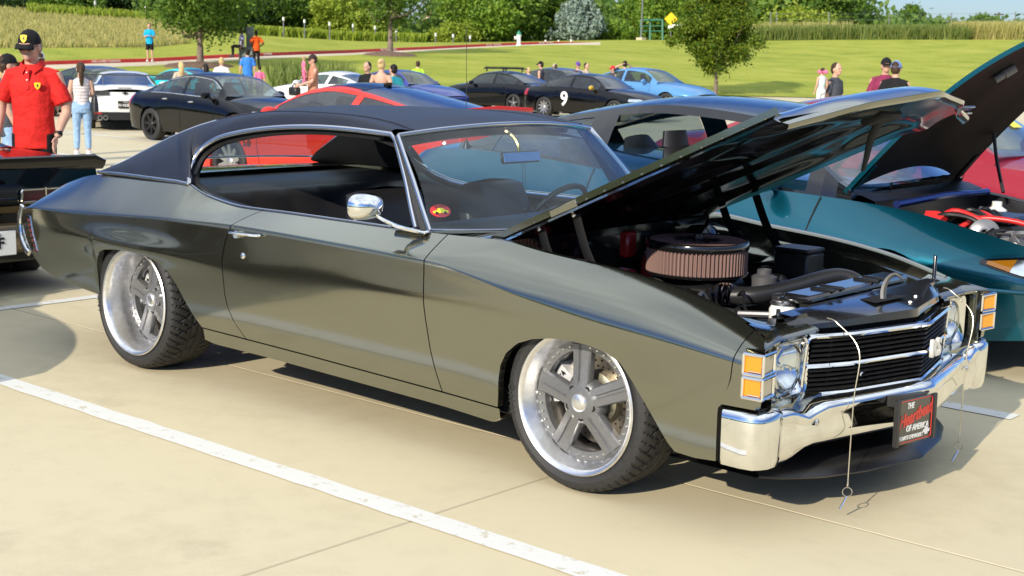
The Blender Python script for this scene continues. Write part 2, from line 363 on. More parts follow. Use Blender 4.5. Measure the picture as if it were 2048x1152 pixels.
# terrain: survey columns (photo column; then depth, photo row or None for lot level) for the lines A lot edge, B0/B road, C end of mown lawn, D crest, E far
TC = [(-900, [(46, None), (50, 140), (66, 96), (96, 18)]), (0, [(46, None), (59, 133), (66, 96), (96, 20)]), (300, [(46, None), (65, 124), (72, 95), (100, 40)]),
      (500, [(47, None), (70, 113.5), (84, 78), (100, 68)]), (700, [(47, None), (80, 106), (92, 88), (105, 80)]), (850, [(48, None), (87, 99), (98, 88), (110, 84)]),
      (1000, [(50, None), (95, 91.5), (103, 87), (112, 84)]), (1200, [(53, None), (105, 84), (110, 82), (116, 80)]), (1430, [(64, None), (96, 104), (108, 83), (114, 80)]),
      (1700, [(64, None), (94, 110), (108, 80), (114, 78)]), (2048, [(64, None), (94, 110), (108, 80), (114, 78)]), (3000, [(64, None), (94, 110), (108, 80), (114, 78)])]
def _col(c):
    u, L = c; o = []
    for d, v in L: o.append((d, 0.03 if v is None else at(u, v, d)[2]))
    return o
TU = np.array([c[0] for c in TC], float); TN = np.array([_col(c) for c in TC])          # columns x nodes x (depth, z)
FH = nrm([AX[2][0], AX[2][1], 0]); RH = np.array([-(-FH[1]), -FH[0], 0]); RH = np.array([FH[1], -FH[0], 0])
def node(u, k): return np.array([np.interp(u, TU, TN[:, k, 0]), np.interp(u, TU, TN[:, k, 1])])
def wpt(u, d, z):
    p = at(u, 110, d); return np.array([p[0], p[1], z])
def profile(u):
    A, B, C, E = [node(u, k) for k in range(4)]
    f = min(1.0, max(0.0, (1190-u)/100)); lz = A[1]+(B[1]-A[1])*(B[0]-5-A[0])/(B[0]-A[0]); B0 = np.array([B[0]-5.0, f*(B[1]-.10)+(1-f)*lz])
    return A, B0, B, C, E
def hill_z(u, d):
    A, B0, B, C, E = profile(u)
    if u < 1230: xs = [0, A[0], B0[0], B[0], B[0]+.06, C[0], E[0], 400]; zs = [0, A[1], B0[1], B[1], B[1]+.17, C[1], E[1], E[1]+2.0]
    else: xs = [0, A[0], B[0], C[0], E[0], 400]; zs = [0, A[1], B[1], C[1], E[1], E[1]+.5]
    return float(np.interp(d, xs, zs))
def grass_mat(name, c1, c2, c3, s1=.35, s2=9):
    m = D.materials.new(name); m.use_nodes = True; n = m.node_tree.nodes; l = m.node_tree.links; b = n['Principled BSDF']; b.inputs['Roughness'].default_value = .9; b.inputs['Specular IOR Level'].default_value = .15
    g = n.new('ShaderNodeNewGeometry')
    t1 = n.new('ShaderNodeTexNoise'); t1.inputs['Scale'].default_value = s1; t1.inputs['Detail'].default_value = 8; t1.inputs['Roughness'].default_value = .65; l.new(g.outputs['Position'], t1.inputs['Vector'])
    t2 = n.new('ShaderNodeTexNoise'); t2.inputs['Scale'].default_value = s2; t2.inputs['Detail'].default_value = 4; l.new(g.outputs['Position'], t2.inputs['Vector'])
    x = n.new('ShaderNodeMath'); x.operation = 'MULTIPLY_ADD'; x.inputs[1].default_value = .35; l.new(t2.outputs[0], x.inputs[0])
    x2 = n.new('ShaderNodeMath'); x2.operation = 'MULTIPLY'; x2.inputs[1].default_value = .68; l.new(t1.outputs[0], x2.inputs[0]); l.new(x2.outputs[0], x.inputs[2])
    r = n.new('ShaderNodeValToRGB'); e = r.color_ramp.elements; e[0].position = .36; e[0].color = (*c1, 1); e[1].position = .66; e[1].color = (*c3, 1)
    q = e.new(.5); q.color = (*c2, 1); l.new(x.outputs[0], r.inputs[0]); l.new(r.outputs[0], b.inputs['Base Color'])
    bp = n.new('ShaderNodeBump'); bp.inputs['Strength'].default_value = .8; bp.inputs['Distance'].default_value = .08; l.new(t2.outputs[0], bp.inputs['Height']); l.new(bp.outputs[0], b.inputs['Normal']); return m
LAWN = grass_mat('mown_grass', (.19, .24, .028), (.30, .335, .045), (.39, .39, .075))
MEADOW = grass_mat('dry_meadow', (.12, .15, .03), (.26, .23, .08), (.38, .30, .13), .8, 5)
US = list(range(-900, 3001, 50))
h = MB()
def strip(mb, ks, us, m):
    mb.grid([[wpt(u, *k(u)) for k in ks] for u in us], m)
lo, hi = [u for u in US if u <= 1200], [u for u in US if u >= 1200]
sub = lambda f, g2, n: [(lambda u, t=t: tuple(f(u)+(g2(u)-f(u))*t)) for t in np.linspace(0, 1, n)]
P_ = lambda k: (lambda u: profile(u)[k])
up = lambda f, dz, dd=0.0: (lambda u: f(u)+np.array([dd, dz]))
cup = lambda dz, dd: (lambda u: profile(u)[2]+np.array([dd, dz])*min(1.0, max(0.0, (1190-u)/100)))
far = lambda u: np.array([420, profile(u)[4][1]+(2.0 if u < 1230 else .5)])
strip(h, sub(P_(0), P_(1), 6), lo, 0)
strip(h, sub(cup(.17, .30), P_(3), 4), lo, 0)
strip(h, sub(P_(3), P_(4), 6), [u for u in lo if u <= 350], 1); strip(h, sub(P_(3), P_(4), 3), [u for u in lo if u >= 350], 0)
strip(h, sub(P_(4), far, 4), lo, 0)
strip(h, sub(P_(0), P_(1), 6)+[P_(2)]+sub(P_(2), P_(3), 4)[1:]+sub(P_(3), P_(4), 3)[1:]+sub(P_(4), far, 4)[1:], hi, 0)
h.build('hill', [LAWN, MEADOW], kind='structure')
rd = MB(); strip(rd, [P_(1), P_(2)], lo, 0); rd.build('road', CONC2, kind='structure')
CURB = mat('red_curb_paint', (.46, .028, .022), .6, noise=(3, .2))
CURBT = mat('curb_lettering', (.75, .66, .6), .7)
cb = MB(); strip(cb, [P_(2), cup(.15, .02), cup(.17, .05), cup(.172, .30)], lo, 0); curb = cb.build('red_curb', CURB, kind='structure')
for u0 in (208, 520, 775, 985, 1090):
    for w, du in (('FIRE LANE', -12), ('NO PARKING', 16)):
        u = u0+du*(1 if u0 < 700 else .6); B = profile(u)[2]; p = wpt(u, B[0]-.03, B[1]+.085); q = wpt(u+6, profile(u+6)[2][0]-.03, profile(u+6)[2][1]+.085)
        text('lettering', w, p, q-p, (0, 0, 1), .15, CURBT, curb, .004, bold=.002)
# ------------------------------------------------------------------ vegetation
BARK = mat('bark', (.20, .155, .12), .9, noise=(9, .35), bump=(30, .8, .02))
BARKD = mat('dark_bark', (.07, .055, .045), .9, noise=(9, .35))
L_MID = leaf_mat('mid_green_leaves', (.065, .15, .02), (.19, .29, .04))
L_YEL = leaf_mat('yellow_green_leaves', (.17, .26, .02), (.36, .42, .05))
L_DARK = leaf_mat('dark_leaves', (.018, .045, .012), (.05, .10, .02), .25)
L_BLUE = leaf_mat('blue_spruce_needles', (.15, .22, .18), (.32, .40, .34), .15)
L_LIVE = leaf_mat('bright_leaves', (.10, .21, .02), (.26, .37, .045))
L_TREE3 = leaf_mat('young_tree_leaves', (.04, .105, .008), (.21, .265, .02), .35)
def leaf_cloud(centers, radii, n_per, size, rng, flat=1.0):
    C = np.repeat(centers, n_per, 0); Rr = np.repeat(radii, n_per, 0); N = len(C)
    P = C+rng.normal(size=(N, 3))*Rr*.55*np.array([1, 1, flat])
    a = rng.normal(size=(N, 3)); a /= np.linalg.norm(a, axis=1, keepdims=True)
    b = rng.normal(size=(N, 3)); b -= a*(a*b).sum(1, keepdims=True); b /= np.linalg.norm(b, axis=1, keepdims=True)
    s = size*(.6+.8*rng.random((N, 1)))
    V = np.stack([P-a*s, P-b*s*.55, P+a*s, P+b*s*.55], 1).reshape(-1, 3); return V
def quads(name, V, m, parent, **kw):
    n = len(V)//4; me = D.meshes.new(name); me.vertices.add(len(V)); me.vertices.foreach_set('co', V.astype(np.float32).ravel())
    me.loops.add(n*4); me.loops.foreach_set('vertex_index', np.arange(n*4, dtype=np.int32)); me.polygons.add(n)
    me.polygons.foreach_set('loop_start', np.arange(0, n*4, 4, dtype=np.int32)); me.polygons.foreach_set('loop_total', np.full(n, 4, np.int32))
    me.materials.append(m); me.update(calc_edges=True); me.validate(); return obj(name, me, parent, **kw)
def tree(name, label, base, H, trunk_h, rw, leaf, cl, npc, size, seed, trunk_r=.1, lean=(0, 0), shape='round', bark=None, group=None, cat='tree', crown_z0=None):
    rng = np.random.default_rng(seed); t = thing(name, label, cat, tuple(base), 0, group)
    z0 = trunk_h*.8 if crown_z0 is None else crown_z0
    ch = H-z0; C = []; Rr = []
    while len(C) < cl:
        q = rng.uniform(-1, 1, 3); rr = np.linalg.norm(q)
        if rr > 1 or rr < .25: continue
        if shape == 'cone':
            zz = (q[2]+1)/2; w = rw*(1-zz)**.8+.06*rw; a = rng.uniform(0, 6.28); rad = w*math.sqrt(rng.uniform(.1, 1)); C.append((rad*math.cos(a), rad*math.sin(a), z0+ch*zz)); Rr.append([rw*.16]*3); continue
        wob = 1+.22*math.sin(3*math.atan2(q[1], q[0])+seed)+.15*math.sin(5*q[2]+seed*2)
        fl = .78 if shape == 'flat' else 1.0
        zz = q[2]
        if shape == 'egg': w = rw*(1-.28*zz)
        elif shape == 'vase': w = rw*(1+.25*zz)
        else: w = rw
        C.append((q[0]*w*wob, q[1]*w*wob, z0+ch*.5+zz*ch*.5*fl)); Rr.append([rw*rng.uniform(.13, .32)]*3)
    C = np.array(C); Rr = np.array(Rr)
    V = leaf_cloud(C, Rr, npc, size, rng, .8)
    quads('crown', V, leaf, t)
    tm = MB(); top = np.array([lean[0], lean[1], z0+ch*.45]); P = [np.array([0, 0, -.1]), np.array([lean[0]*.2+.02, lean[1]*.2, trunk_h*.5]), np.array([lean[0]*.5, lean[1]*.5, trunk_h]), top]
    tm.tube(smooth_path(P, 9), np.linspace(trunk_r*1.15, trunk_r*.35, 10), 8)
    fork = P[2]
    for i in range(7):
        e = C[rng.integers(len(C))]; mid = (fork+e)/2+np.array([0, 0, -.1*ch])+rng.normal(size=3)*.05*rw
        tm.tube(smooth_path([fork+(top-fork)*rng.uniform(-.15, .4), mid, e], 6), np.linspace(trunk_r*.5, trunk_r*.12, 7), 5)
    tm.build('trunk', bark or BARK, t, 60); return t
def on_hill(u, d): return wpt(u, d, hill_z(u, d))
tree('shade_tree', 'broad green shade tree with forked pale trunk on the lawn behind the black sedan', on_hill(400, 61), 4.9, 1.35, 2.75, L_MID, 90, 210, .08, 3, .15, shape='flat', crown_z0=.95)
tree('shade_tree', 'tall lawn tree with thin straight trunk standing in a mulch bed by the red curb', on_hill(780, 77), 6.6, 2.0, 2.1, L_MID, 100, 100, .095, 5, .15, shape='vase', crown_z0=1.45)
tree('young_tree', 'young egg shaped tree with yellow tinged leaves alone on the open lawn', on_hill(1434, 64), 5.3, 1.2, 1.58, L_TREE3, 120, 300, .068, 8, .10, shape='egg', crown_z0=.85)
MULCH = mat('brown_mulch', (.16, .10, .065), .95, noise=(6, .4), bump=(12, 1, .05))
for u, d in ((400, 60.3), (780, 76.3)):
    m = MB(); p = on_hill(u, d); m.lathe([(0.02, .20), (.7, .16), (1.3, .08), (1.75, -.12)], p, n=20); m.build('mulch_bed', MULCH, kind='structure')
BG = [  # u, v of crown top, depth, half width px, base v, leaf, shape, size, label
 (60, -60, 106, 150, 30, L_DARK, 'round', 'dark dense tree at the far left edge of the woods'),
 (205, -70, 104, 130, 32, L_DARK, 'round', 'dark tree in the woods left of the shade tree'),
 (150, -40, 100, 62, 28, L_MID, 'round', 'pale green leafy tree with brown trunk before the dark woods'),
 (330, -60, 106, 120, 42, L_DARK, 'round', 'dark tree at the meadow top behind the shade tree'),
 (470, -70, 108, 110, 60, L_DARK, 'round', 'dark tree right of the shade tree crown'),
 (580, -60, 112, 105, 66, L_MID, 'round', 'tall mid green tree behind the white capped posts'),
 (695, -10, 108, 76, 82, L_YEL, 'round', 'yellow green bushy tree behind the white capped posts'),
 (640, -80, 122, 112, 70, L_MID, 'round', 'tall tree rising behind the yellow green bushy tree'),
 (795, 58, 118, 34, 84, L_LIVE, 'round', 'low green tree beneath the gap of sky'),
 (930, -60, 118, 42, 84, L_MID, 'vase', 'dark feathery tree right of the gap of sky'),
 (975, -50, 114, 85, 84, L_LIVE, 'round', 'big bright green tree behind the hydrant'),
 (908, 46, 110, 40, 86, L_YEL, 'round', 'low yellow green shrub tree below the big bright tree'),
 (1040, -60, 118, 75, 84, L_MID, 'round', 'green tree between the hydrant tree and the spruce'),
 (1100, -30, 120, 50, 83, L_LIVE, 'round', 'green tree just left of the blue spruce'),
 (1158, -12, 116, 62, 82, L_BLUE, 'cone', 'blue grey spruce standing among green trees'),
 (1230, 2, 140, 62, 82, L_MID, 'round', 'distant tree left of the green gate frame'),
 (1225, 45, 119, 42, 82, L_LIVE, 'round', 'low bright shrub tree left of the green gate frame'),
 (1320, -30, 126, 75, 80, L_LIVE, 'round', 'light green tree behind the yellow sign'),
 (1400, -60, 132, 70, 80, L_MID, 'round', 'tall tree hidden behind the young lawn tree'),
 (1545, -20, 130, 55, 70, L_LIVE, 'round', 'green tree right of the young lawn tree'),
 (1640, -50, 128, 75, 66, L_MID, 'round', 'big dark feathery tree beside the utility pole'),
 (1600, 20, 121, 62, 66, L_YEL, 'round', 'yellow green shrub tree behind the wire fence'),
 (1705, 28, 150, 36, 60, L_MID, 'round', 'low tree right of the utility pole'),
 (1822, 10, 170, 25, 60, L_MID, 'round', 'round dark tree standing out against the open sky'),
 (1785, 40, 190, 45, 58, L_LIVE, 'flat', 'low flat tree left of the round skyline tree'),
 (1868, 42, 190, 40, 58, L_MID, 'flat', 'low flat tree right of the round skyline tree'),
 (1965, 28, 170, 30, 62, L_MID, 'flat', 'dark flat topped tree above the tall dry grass'),
 (2045, 46, 190, 24, 62, L_MID, 'round', 'small far tree at the right end of the skyline'),
]
for i, (u, vt, d, hw, vb, lf, shp, lab) in enumerate(BG):
    base = at(u, vb+4, d); top = at(u, vt, d); Ht = top[2]-base[2]; rw = hw/FPX*d
    cl = int(60+min(110, hw*.9)); big = hw > 50
    tree('background_tree', lab, base, Ht, Ht*.25, rw, lf, cl, 70 if big else 45, .15*d/110*(1.0 if hw > 40 else .75), 100+i, trunk_r=.14, shape=shp, bark=BARKD, crown_z0=Ht*.02 if shp != 'vase' else Ht*.2, group='trees beyond the lawn')
V = []; rng = np.random.default_rng(77); wt_ = lin([(-400, -25), (780, -5), (800, 66), (872, 66), (888, -10), (1190, 0), (1200, 28), (1275, 30), (1290, -10), (1700, 0), (1745, 52), (2300, 54)])
for k in range(420):
    u = rng.uniform(-400, 2200); d = rng.uniform(128, 140) if u < 1740 else rng.uniform(150, 165); vt = float(wt_(u))+rng.uniform(2, 20); b0 = at(u, 90, d); t0 = at(u, vt, d); hh = max(.8, t0[2]-b0[2]); n0 = int(6+hh*1.2)
    cs = np.stack([b0[0]+rng.uniform(-2.5, 2.5, n0), b0[1]+rng.uniform(-2.5, 2.5, n0), b0[2]+hh*(rng.random(n0)**.8)], 1); V.append(leaf_cloud(cs, np.full((n0, 3), 1.3), 20, .34, rng))
quads('distant_woods', np.concatenate(V), leaf_mat('far_leaves', (.06, .14, .025), (.18, .27, .05)), None, label='distant woods closing the view behind the single trees', cat='woods', kind='stuff')
# yellow green hedge row and far-left weeds, tall weeds on the right-hand crest, dry meadow grass: uncountable growth
def blades(name, spots, hgt, wid, m, seed, label, cat):
    rng = np.random.default_rng(seed); N = len(spots); P = np.asarray(spots); a = rng.uniform(0, 6.28, N); hh = hgt*(.6+.7*rng.random(N)); w = wid*(.6+.8*rng.random(N))
    dx = np.stack([np.cos(a), np.sin(a), np.zeros(N)], 1)*w[:, None]; ln = rng.normal(size=(N, 3))*.22*hh[:, None]; ln[:, 2] = hh
    V = np.stack([P-dx, P+dx, P+dx*.3+ln, P-dx*.3+ln], 1).reshape(-1, 3); return quads(name, V, m, None, label=label, cat=cat, kind='stuff')
G_DRY = leaf_mat('dry_grass_blades', (.32, .34, .09), (.60, .52, .21), .4)
G_WEED = leaf_mat('green_weeds', (.10, .16, .03), (.24, .28, .07), .3)
rng = np.random.default_rng(11); sp = []; sp2 = []
for _ in range(26000):
    u = rng.uniform(-60, 380); C, E = node(u, 2), node(u, 3); t = rng.random(); sp.append(wpt(u, C[0]+(E[0]-C[0])*t, hill_z(u, C[0]+(E[0]-C[0])*t)))
blades('meadow_grass', sp, .30, .030, G_DRY, 12, 'tall dry meadow grass on the slope above the lawn', 'grass')
sp = []
for _ in range(5000):
    u = rng.uniform(500, 850); E = node(u, 3); d = E[0]-rng.uniform(0, 3); sp.append(wpt(u, d, hill_z(u, d)))
for _ in range(2600):
    u = rng.uniform(60, 330); E = node(u, 3); d = E[0]-rng.uniform(0, 4); sp.append(wpt(u, d, hill_z(u, d)))
blades('hedge_growth', sp, .55, .10, L_YEL, 13, 'yellow green hedge growth along the foot of the woods', 'undergrowth')
sp = []; sp2 = []
for _ in range(13000):
    u = rng.uniform(1500, 1935); d = 109+rng.uniform(0, 5); sp.append(wpt(u, d, hill_z(u, d)))
for _ in range(9000):
    u = rng.uniform(1900, 2080) if rng.random() < .75 else rng.uniform(1500, 1700); d = 110+rng.uniform(0, 5); sp2.append(wpt(u, d, hill_z(u, d)))
blades('tall_weeds', sp, .95, .04, G_WEED, 14, 'band of tall green weeds along the crest of the lawn', 'weeds')
blades('tall_dry_grass', sp2, 1.15, .03, G_DRY, 15, 'tall dry grass on the crest at the right', 'grass')
sp = []
for _ in range(1800):
    u = rng.uniform(540, 700); d = rng.uniform(47, 53); sp.append(wpt(u, d, hill_z(u, d)))
blades('ornamental_grass', sp, .75, .03, G_WEED, 16, 'feathery ornamental grass behind the white coupe', 'grass')
# hydrant, posts, fence, gate, sign, poles, far building
HYW = mat('hydrant_white', (.75, .75, .72), .5); HYG = mat('hydrant_green', (.02, .22, .12), .5)
p = on_hill(1037, 94); hy = thing('fire_hydrant', 'white fire hydrant with green bonnet at the red curb', 'hydrant', tuple(p))
m = MB(); m.lathe([(.20, -.1), (.20, .06), (.13, .08), (.13, .62), (.17, .64), (.17, .70), (.0, .7)], n=14); m.build('barrel', HYW, hy)
m = MB(); m.lathe([(.17, .70), (.16, .80), (.09, .92), (.05, .93), (.05, 1.0), (0, 1.0)], n=14); m.build('bonnet', HYG, hy)
m = MB(); ddx = -AX[0]; m.lathe([(.10, 0), (.10, .24), (.13, .25), (.13, .31), (0, .31)], np.array([0, 0, .5]), ddx, n=10); m.build('hose_outlet', HYW, hy)
POST = mat('grey_post', (.16, .17, .17), .6, .3); CAPW = mat('white_cap', (.85, .85, .83), .5)
def capped_post(u, vt, d, vb, label):
    a = at(u, vb, d); b = at(u, vt, d); t = thing('marker_post', label, 'post', tuple(a), 0, 'white capped posts before the woods'); H = b[2]-a[2]
    m = MB(); m.tube([(0, 0, -.2), (0, 0, H)], .045, 6); m.build('post', POST, t); m = MB(); m.box((0, 0, H-.12), (.10, .10, .24)); m.build('cap', CAPW, t)
for k, (u, vt, vb) in enumerate(((191, 2, 34), (292, 9, 40), (567, 34, 72), (609, 39, 76), (659, 44, 78), (706, 48, 82), (750, 52, 84), (792, 58, 85), (871, 66, 88), (906, 68, 88), (940, 71, 88), (1091, 80, 90), (1117, 80, 90), (1142, 79, 89))):
    capped_post(u, vt, 98 if u < 700 else 104, vb, 'slim grey post with white cap, %s' % ['before the dark woods left of the shade tree', 'close to the left edge of the shade tree crown', 'first one right of the orange shirted sitter', 'second one right of the orange shirted sitter', 'left before the yellow green bushy tree', 'midway before the yellow green bushy tree', 'just left of the thin trunked lawn tree', 'just right of the thin trunked lawn tree', 'below the far brick building', 'just left of the tall car aerial', 'just right of the tall car aerial', 'nearest the hydrant on its right', 'second to the right of the hydrant', 'third to the right of the hydrant'][k])
FENCE = mat('fence_wire', (.20, .22, .22), .6, .5); GATE = mat('green_gate_paint', (.03, .16, .10), .5)
fe = thing('wire_fence', 'tall wire fence with thin posts along the crest of the lawn', 'fence', tuple(at(1540, 80, 116)))
fo = np.array(fe.location)
xs_f = [1541, 1553, 1658, 1778, 1903, 2031]
for u, vt in zip(xs_f, (24, 24, 24, 27, 26, 24)):
    a = at(u, 78, 116)-fo; b = at(u, vt, 116)-fo; m = MB(); m.tube([a-np.array([0, 0, .4]), b], .045, 6); m.build('fence_post', POST, fe)
m = MB()
for k in range(5):
    m.tube([at(1530, 28+k*11, 116)-fo, at(1800, 28+k*11.3, 116)-fo, at(2100, 27+k*11.5, 116)-fo], .010, 4)
m.build('wire', FENCE, fe)
ga = thing('gate_frame', 'green square pipe gate frame at the edge of the trees', 'gate', tuple(at(1282, 84, 117)))
go = np.array(ga.location)
for (a, b) in (((1282, 84), (1282, 40)), ((1325, 82), (1325, 40)), ((1282, 40), (1325, 40)), ((1300, 84), (1300, 44)), ((1282, 52), (1325, 52)), ((1282, 62), (1325, 62))):
    m = MB(); m.tube([at(*a, 117)-go, at(*b, 117)-go], .05 if a[0] != b[0] and a[1] in (52, 62) else .09, 6); m.build('rail' if a[1] == b[1] else 'post', GATE, ga)
up_ = thing('utility_pole', 'slender grey pole rising beside the gate frame', 'pole', tuple(at(1282, 84, 116))); m = MB(); m.tube([(0, 0, -.3), (0, 0, 9)], .07, 8); m.build('shaft', POST, up_)
m = MB(); m.box((0, 0, .12), (.6, .6, .5)); m.build('footing', CONC2, up_)
po = thing('utility_pole', 'dark wooden utility pole beside the big feathery tree', 'pole', tuple(at(1723, 60, 135))); m = MB(); m.tube([(0, 0, -1), (0, 0, 10)], np.array([.17, .13]), 8); m.build('shaft', BARKD, po)
po = thing('utility_pole', 'small far utility pole with crossarm on the skyline', 'pole', tuple(at(1995, 62, 260))); m = MB(); m.tube([(0, 0, -2), (0, 0, 3.4)], .16, 6); m.build('shaft', BARKD, po); m = MB(); m.box((0, 0, 3.0), (1.8, .2, .18), ax=[AX[0], AX[2], (0, 0, 1)]); m.build('crossarm', BARKD, po)
sg = thing('road_sign', 'yellow diamond road sign with white panel partly behind leaves', 'sign', tuple(at(1342, 66, 117)))
so = np.array(sg.location); YEL = mat('sign_yellow', (.85, .55, .01), .5)
m = MB(); m.tube([(0, 0, -1), at(1342, 40, 117)-so], .04, 6); m.build('post', POST, sg)
m = MB(); m.prism([(-.55, 0), (0, -.55), (.55, 0), (0, .55)], at(1342, 38, 116.8)-so, AX[0], (0, 0, 1), -AX[2], .03); m.build('diamond_panel', YEL, sg)
m = MB(); m.prism([(-.65, -.3), (.65, -.05), (.65, .2), (-.65, -.05)], at(1352, 50, 116.7)-so, AX[0], (0, 0, 1), -AX[2], .03); m.build('white_panel', CAPW, sg)
BRICK = mat('far_brick', (.36, .19, .14), .8, noise=(2, .2))
bd = thing('brick_building', 'far red brick building with pale bands seen in the gap of sky', 'building', tuple(at(868, 84, 240)))
m = MB(); m.box((0, 0, 1.2), (4.6, 4, 6.4), ax=[AX[0], AX[2], (0, 0, 1)]); m.build('wall', BRICK, bd); m = MB(); m.box((-.3, 0, 5.0), (2.0, 2, 1.3), ax=[AX[0], AX[2], (0, 0, 1)]); m.build('tower', BRICK, bd)
for k in range(3):
    m = MB(); m.box(np.array([0, 0, 1.2+k*1.25])-AX[2]*2.0, (4.7, .1, .28), ax=[AX[0], AX[2], (0, 0, 1)]); m.build('stone_band', CONC2, bd)
# woods on the camera's side of the lot, reflected by the paintwork
V = []
rng = np.random.default_rng(5)
for k in range(47):
    a = R_(-170+k*3.6); d = 70+rng.uniform(-6, 6); c = np.array([d*math.cos(a), d*math.sin(a), 0]); hh = rng.uniform(3, 6.5)
    cs = c+rng.uniform(-1, 1, (20, 3))*np.array([4, 4, hh/2])+np.array([0, 0, hh/2]); V.append(leaf_cloud(cs, np.full((20, 3), 2.0), 22, .55, rng))
quads('treeline', np.concatenate(V), L_MID, None, label='treeline behind the photographer on the far side of the lot', cat='woods', kind='stuff')
# ------------------------------------------------------------------ the classic coupe
car = thing('muscle_car', 'charcoal metallic classic two door coupe with black vinyl roof and raised hood', 'car')
ZC = pch([(-4.0, .70), (-3.82, .735), (-3.4, .751), (-2.93, .778), (-2.43, .804), (-1.93, .823), (-1.25, .815), (-.74, .80), (-.2, .715), (.3, .655), (.82, .60)])
YM = pch([(-4.0, .862), (-3.8, .898), (-3.4, .928), (-2.9, .946), (-2, .948), (-1, .952), (0, .952), (.45, .947), (.7, .936), (.82, .925)])
YT = pch([(-4.0, .74), (-3.7, .725), (-3.4, .745), (-3.2, .768), (-2.9, .79), (-2.47, .815), (-2.3, .825), (-2.0, .83), (-1, .83), (-.75, .82), (-.5, .80), (-.2, .795), (.1, .79), (.38, .79), (.55, .795), (.68, .81), (.82, .84)])
ZT = pch([(-4.0, .715), (-3.93, .775), (-3.82, .83), (-3.68, .88), (-3.45, .932), (-3.22, .955), (-2.9, .962), (-2.6, .966), (-2.47, .961), (-2.39, .937), (-2.30, .917), (-2.03, .892), (-1.65, .895), (-1.0, .895), (-.75, .895), (-.516, .899), (-.22, .872), (.114, .845), (.381, .807), (.551, .765), (.684, .722), (.82, .664)])
PW = lin([(-4, 1.1), (-2, 1.02), (-.9, 1.04), (-.45, 1.35), (-.1, 1.8), (.3, 2.0), (.82, 2.1)])
def YW(x, z):
    zc, ym, zt, yt = ZC(x), YM(x), ZT(x), YT(x)
    dz = np.maximum(0, zc-z); s = np.clip((z-zc)/np.maximum(1e-4, zt-zc), 0, 1)
    e_ = .03; s = (np.sqrt(s*s+e_*e_)-e_)/(math.sqrt(1+e_*e_)-e_)
    w = ym-.010*dz-.16*dz**2-(ym-yt)*s**PW(x)
    for xw, am, sg in ((-2.80, .028, .50), (-.80, .007, .40), (.05, .006, .5)):
        w = w+am*np.exp(-((x-xw)/sg)**2)*np.exp(-((z-.640)/.064)**2)
    return w
ZB = lin([(-3.972, .60), (-3.94, .545), (-3.85, .485), (-3.74, .415), (-3.64, .391), (-3.42, .364), (-3.14, .345), (-3.135, .46), (-3.12, .535), (-3.08, .578), (-3.02, .598), (-2.92, .610), (-2.8, .615), (-2.66, .608), (-2.56, .584), (-2.49, .54), (-2.43, .475), (-2.38, .405), (-2.33, .345), (-2.281, .300), (-1.93, .294), (-1.5, .288), (-1.07, .279), (-.68, .271), (-.372, .264),
           (-.366, .28), (-.36, .36), (-.34, .44), (-.309, .492), (-.25, .54), (-.17, .570), (-.08, .586), (.02, .592), (.1, .588), (.18, .573), (.24, .545), (.29, .49), (.345, .42), (.40, .345), (.44, .29), (.47, .262), (.55, .256), (.82, .275)])
DR = lin([(.25, -1.93), (.291, -1.946), (.363, -2.02), (.43, -2.055), (.486, -2.066), (.65, -2.063), (.74, -2.035), (.81, -1.994), (.86, -1.945), (.90, -1.885)])
DF = lin([(.25, -.675), (.27, -.679), (.35, -.705), (.438, -.725), (.56, -.74), (.72, -.744), (.917, -.742)])
def panel(name, xs, bl=None, br=None, parent=car, zlo=ZB, zhi=None, nlo=22, nhi=16, top_in=0.0, both=True, off=0.0):
    G = []
    for x0 in xs:
        z = None; x = np.full(nlo+nhi+1, float(x0))
        for _ in range(5):
            zl, zc, zt = zlo(x), ZC(x), (ZT(x) if zhi is None else zhi(x))
            zc = np.minimum(np.maximum(zc, zl+.004), zt-.002)
            t = np.concatenate([np.linspace(0, 1, nlo+1), np.linspace(0, 1, nhi+1)[1:]])
            z = np.where(np.arange(nlo+nhi+1) <= nlo, zl+(zc-zl)*t, zc+(zt-zc)*t**1.35)
            x = np.full(nlo+nhi+1, float(x0))
            for b in (bl, br):
                if b is None: continue
                cur, ref, far_ = b; w = np.clip((x0-far_)/(ref-far_), 0, 1); x = x+w*(cur(z)-ref)
        G.append(np.stack([x, -YW(x, z)-off, z], 1))
    G = np.array(G); m = MB(); m.grid(G, 0)
    fl = lambda L: m.grid([L, L+np.array([0, .012, .0]), L+np.array([0, .035, .0])], 0, flip=False)
    for L, fp in ((G[:, 0], False), (G[0, :], True), (G[-1, :], False)):
        A = np.array([L, L+np.array([0, .004, 0]), L+np.array([0, .032, 0])]); m.grid(A, 0, flip=not fp)
    if both: m.mirror()
    return m.build(name, PAINT, parent, 32)
near = lambda a, b, n: np.linspace(a, b, n)
xq = np.unique(np.round(np.concatenate([near(-3.972, -3.14, 34), near(-3.14, -3.0, 12), near(-3.0, -2.28, 40), near(-2.28, -1.95, 14)]), 4))
panel('quarter_panel', xq, br=(lambda z: DR(z)-.003, -1.95, -2.35))
panel('door', near(-1.95, -.70, 40), bl=(lambda z: DR(z)+.003, -1.95, -1.5), br=(lambda z: DF(z)-.003, -.70, -1.1), nlo=24)
xf = np.unique(np.round(np.concatenate([near(-.70, -.372, 12), near(-.372, -.30, 10), near(-.30, .24, 30), near(.24, .47, 20), near(.47, .70, 12)]), 4))
panel('front_fender', xf, bl=(lambda z: DF(z)+.003, -.70, -.40), br=(lin([(.25, .636), (.455, .646), (.472, .664), (.56, .690), (.66, .70), (.78, .70)]), .70, .56))
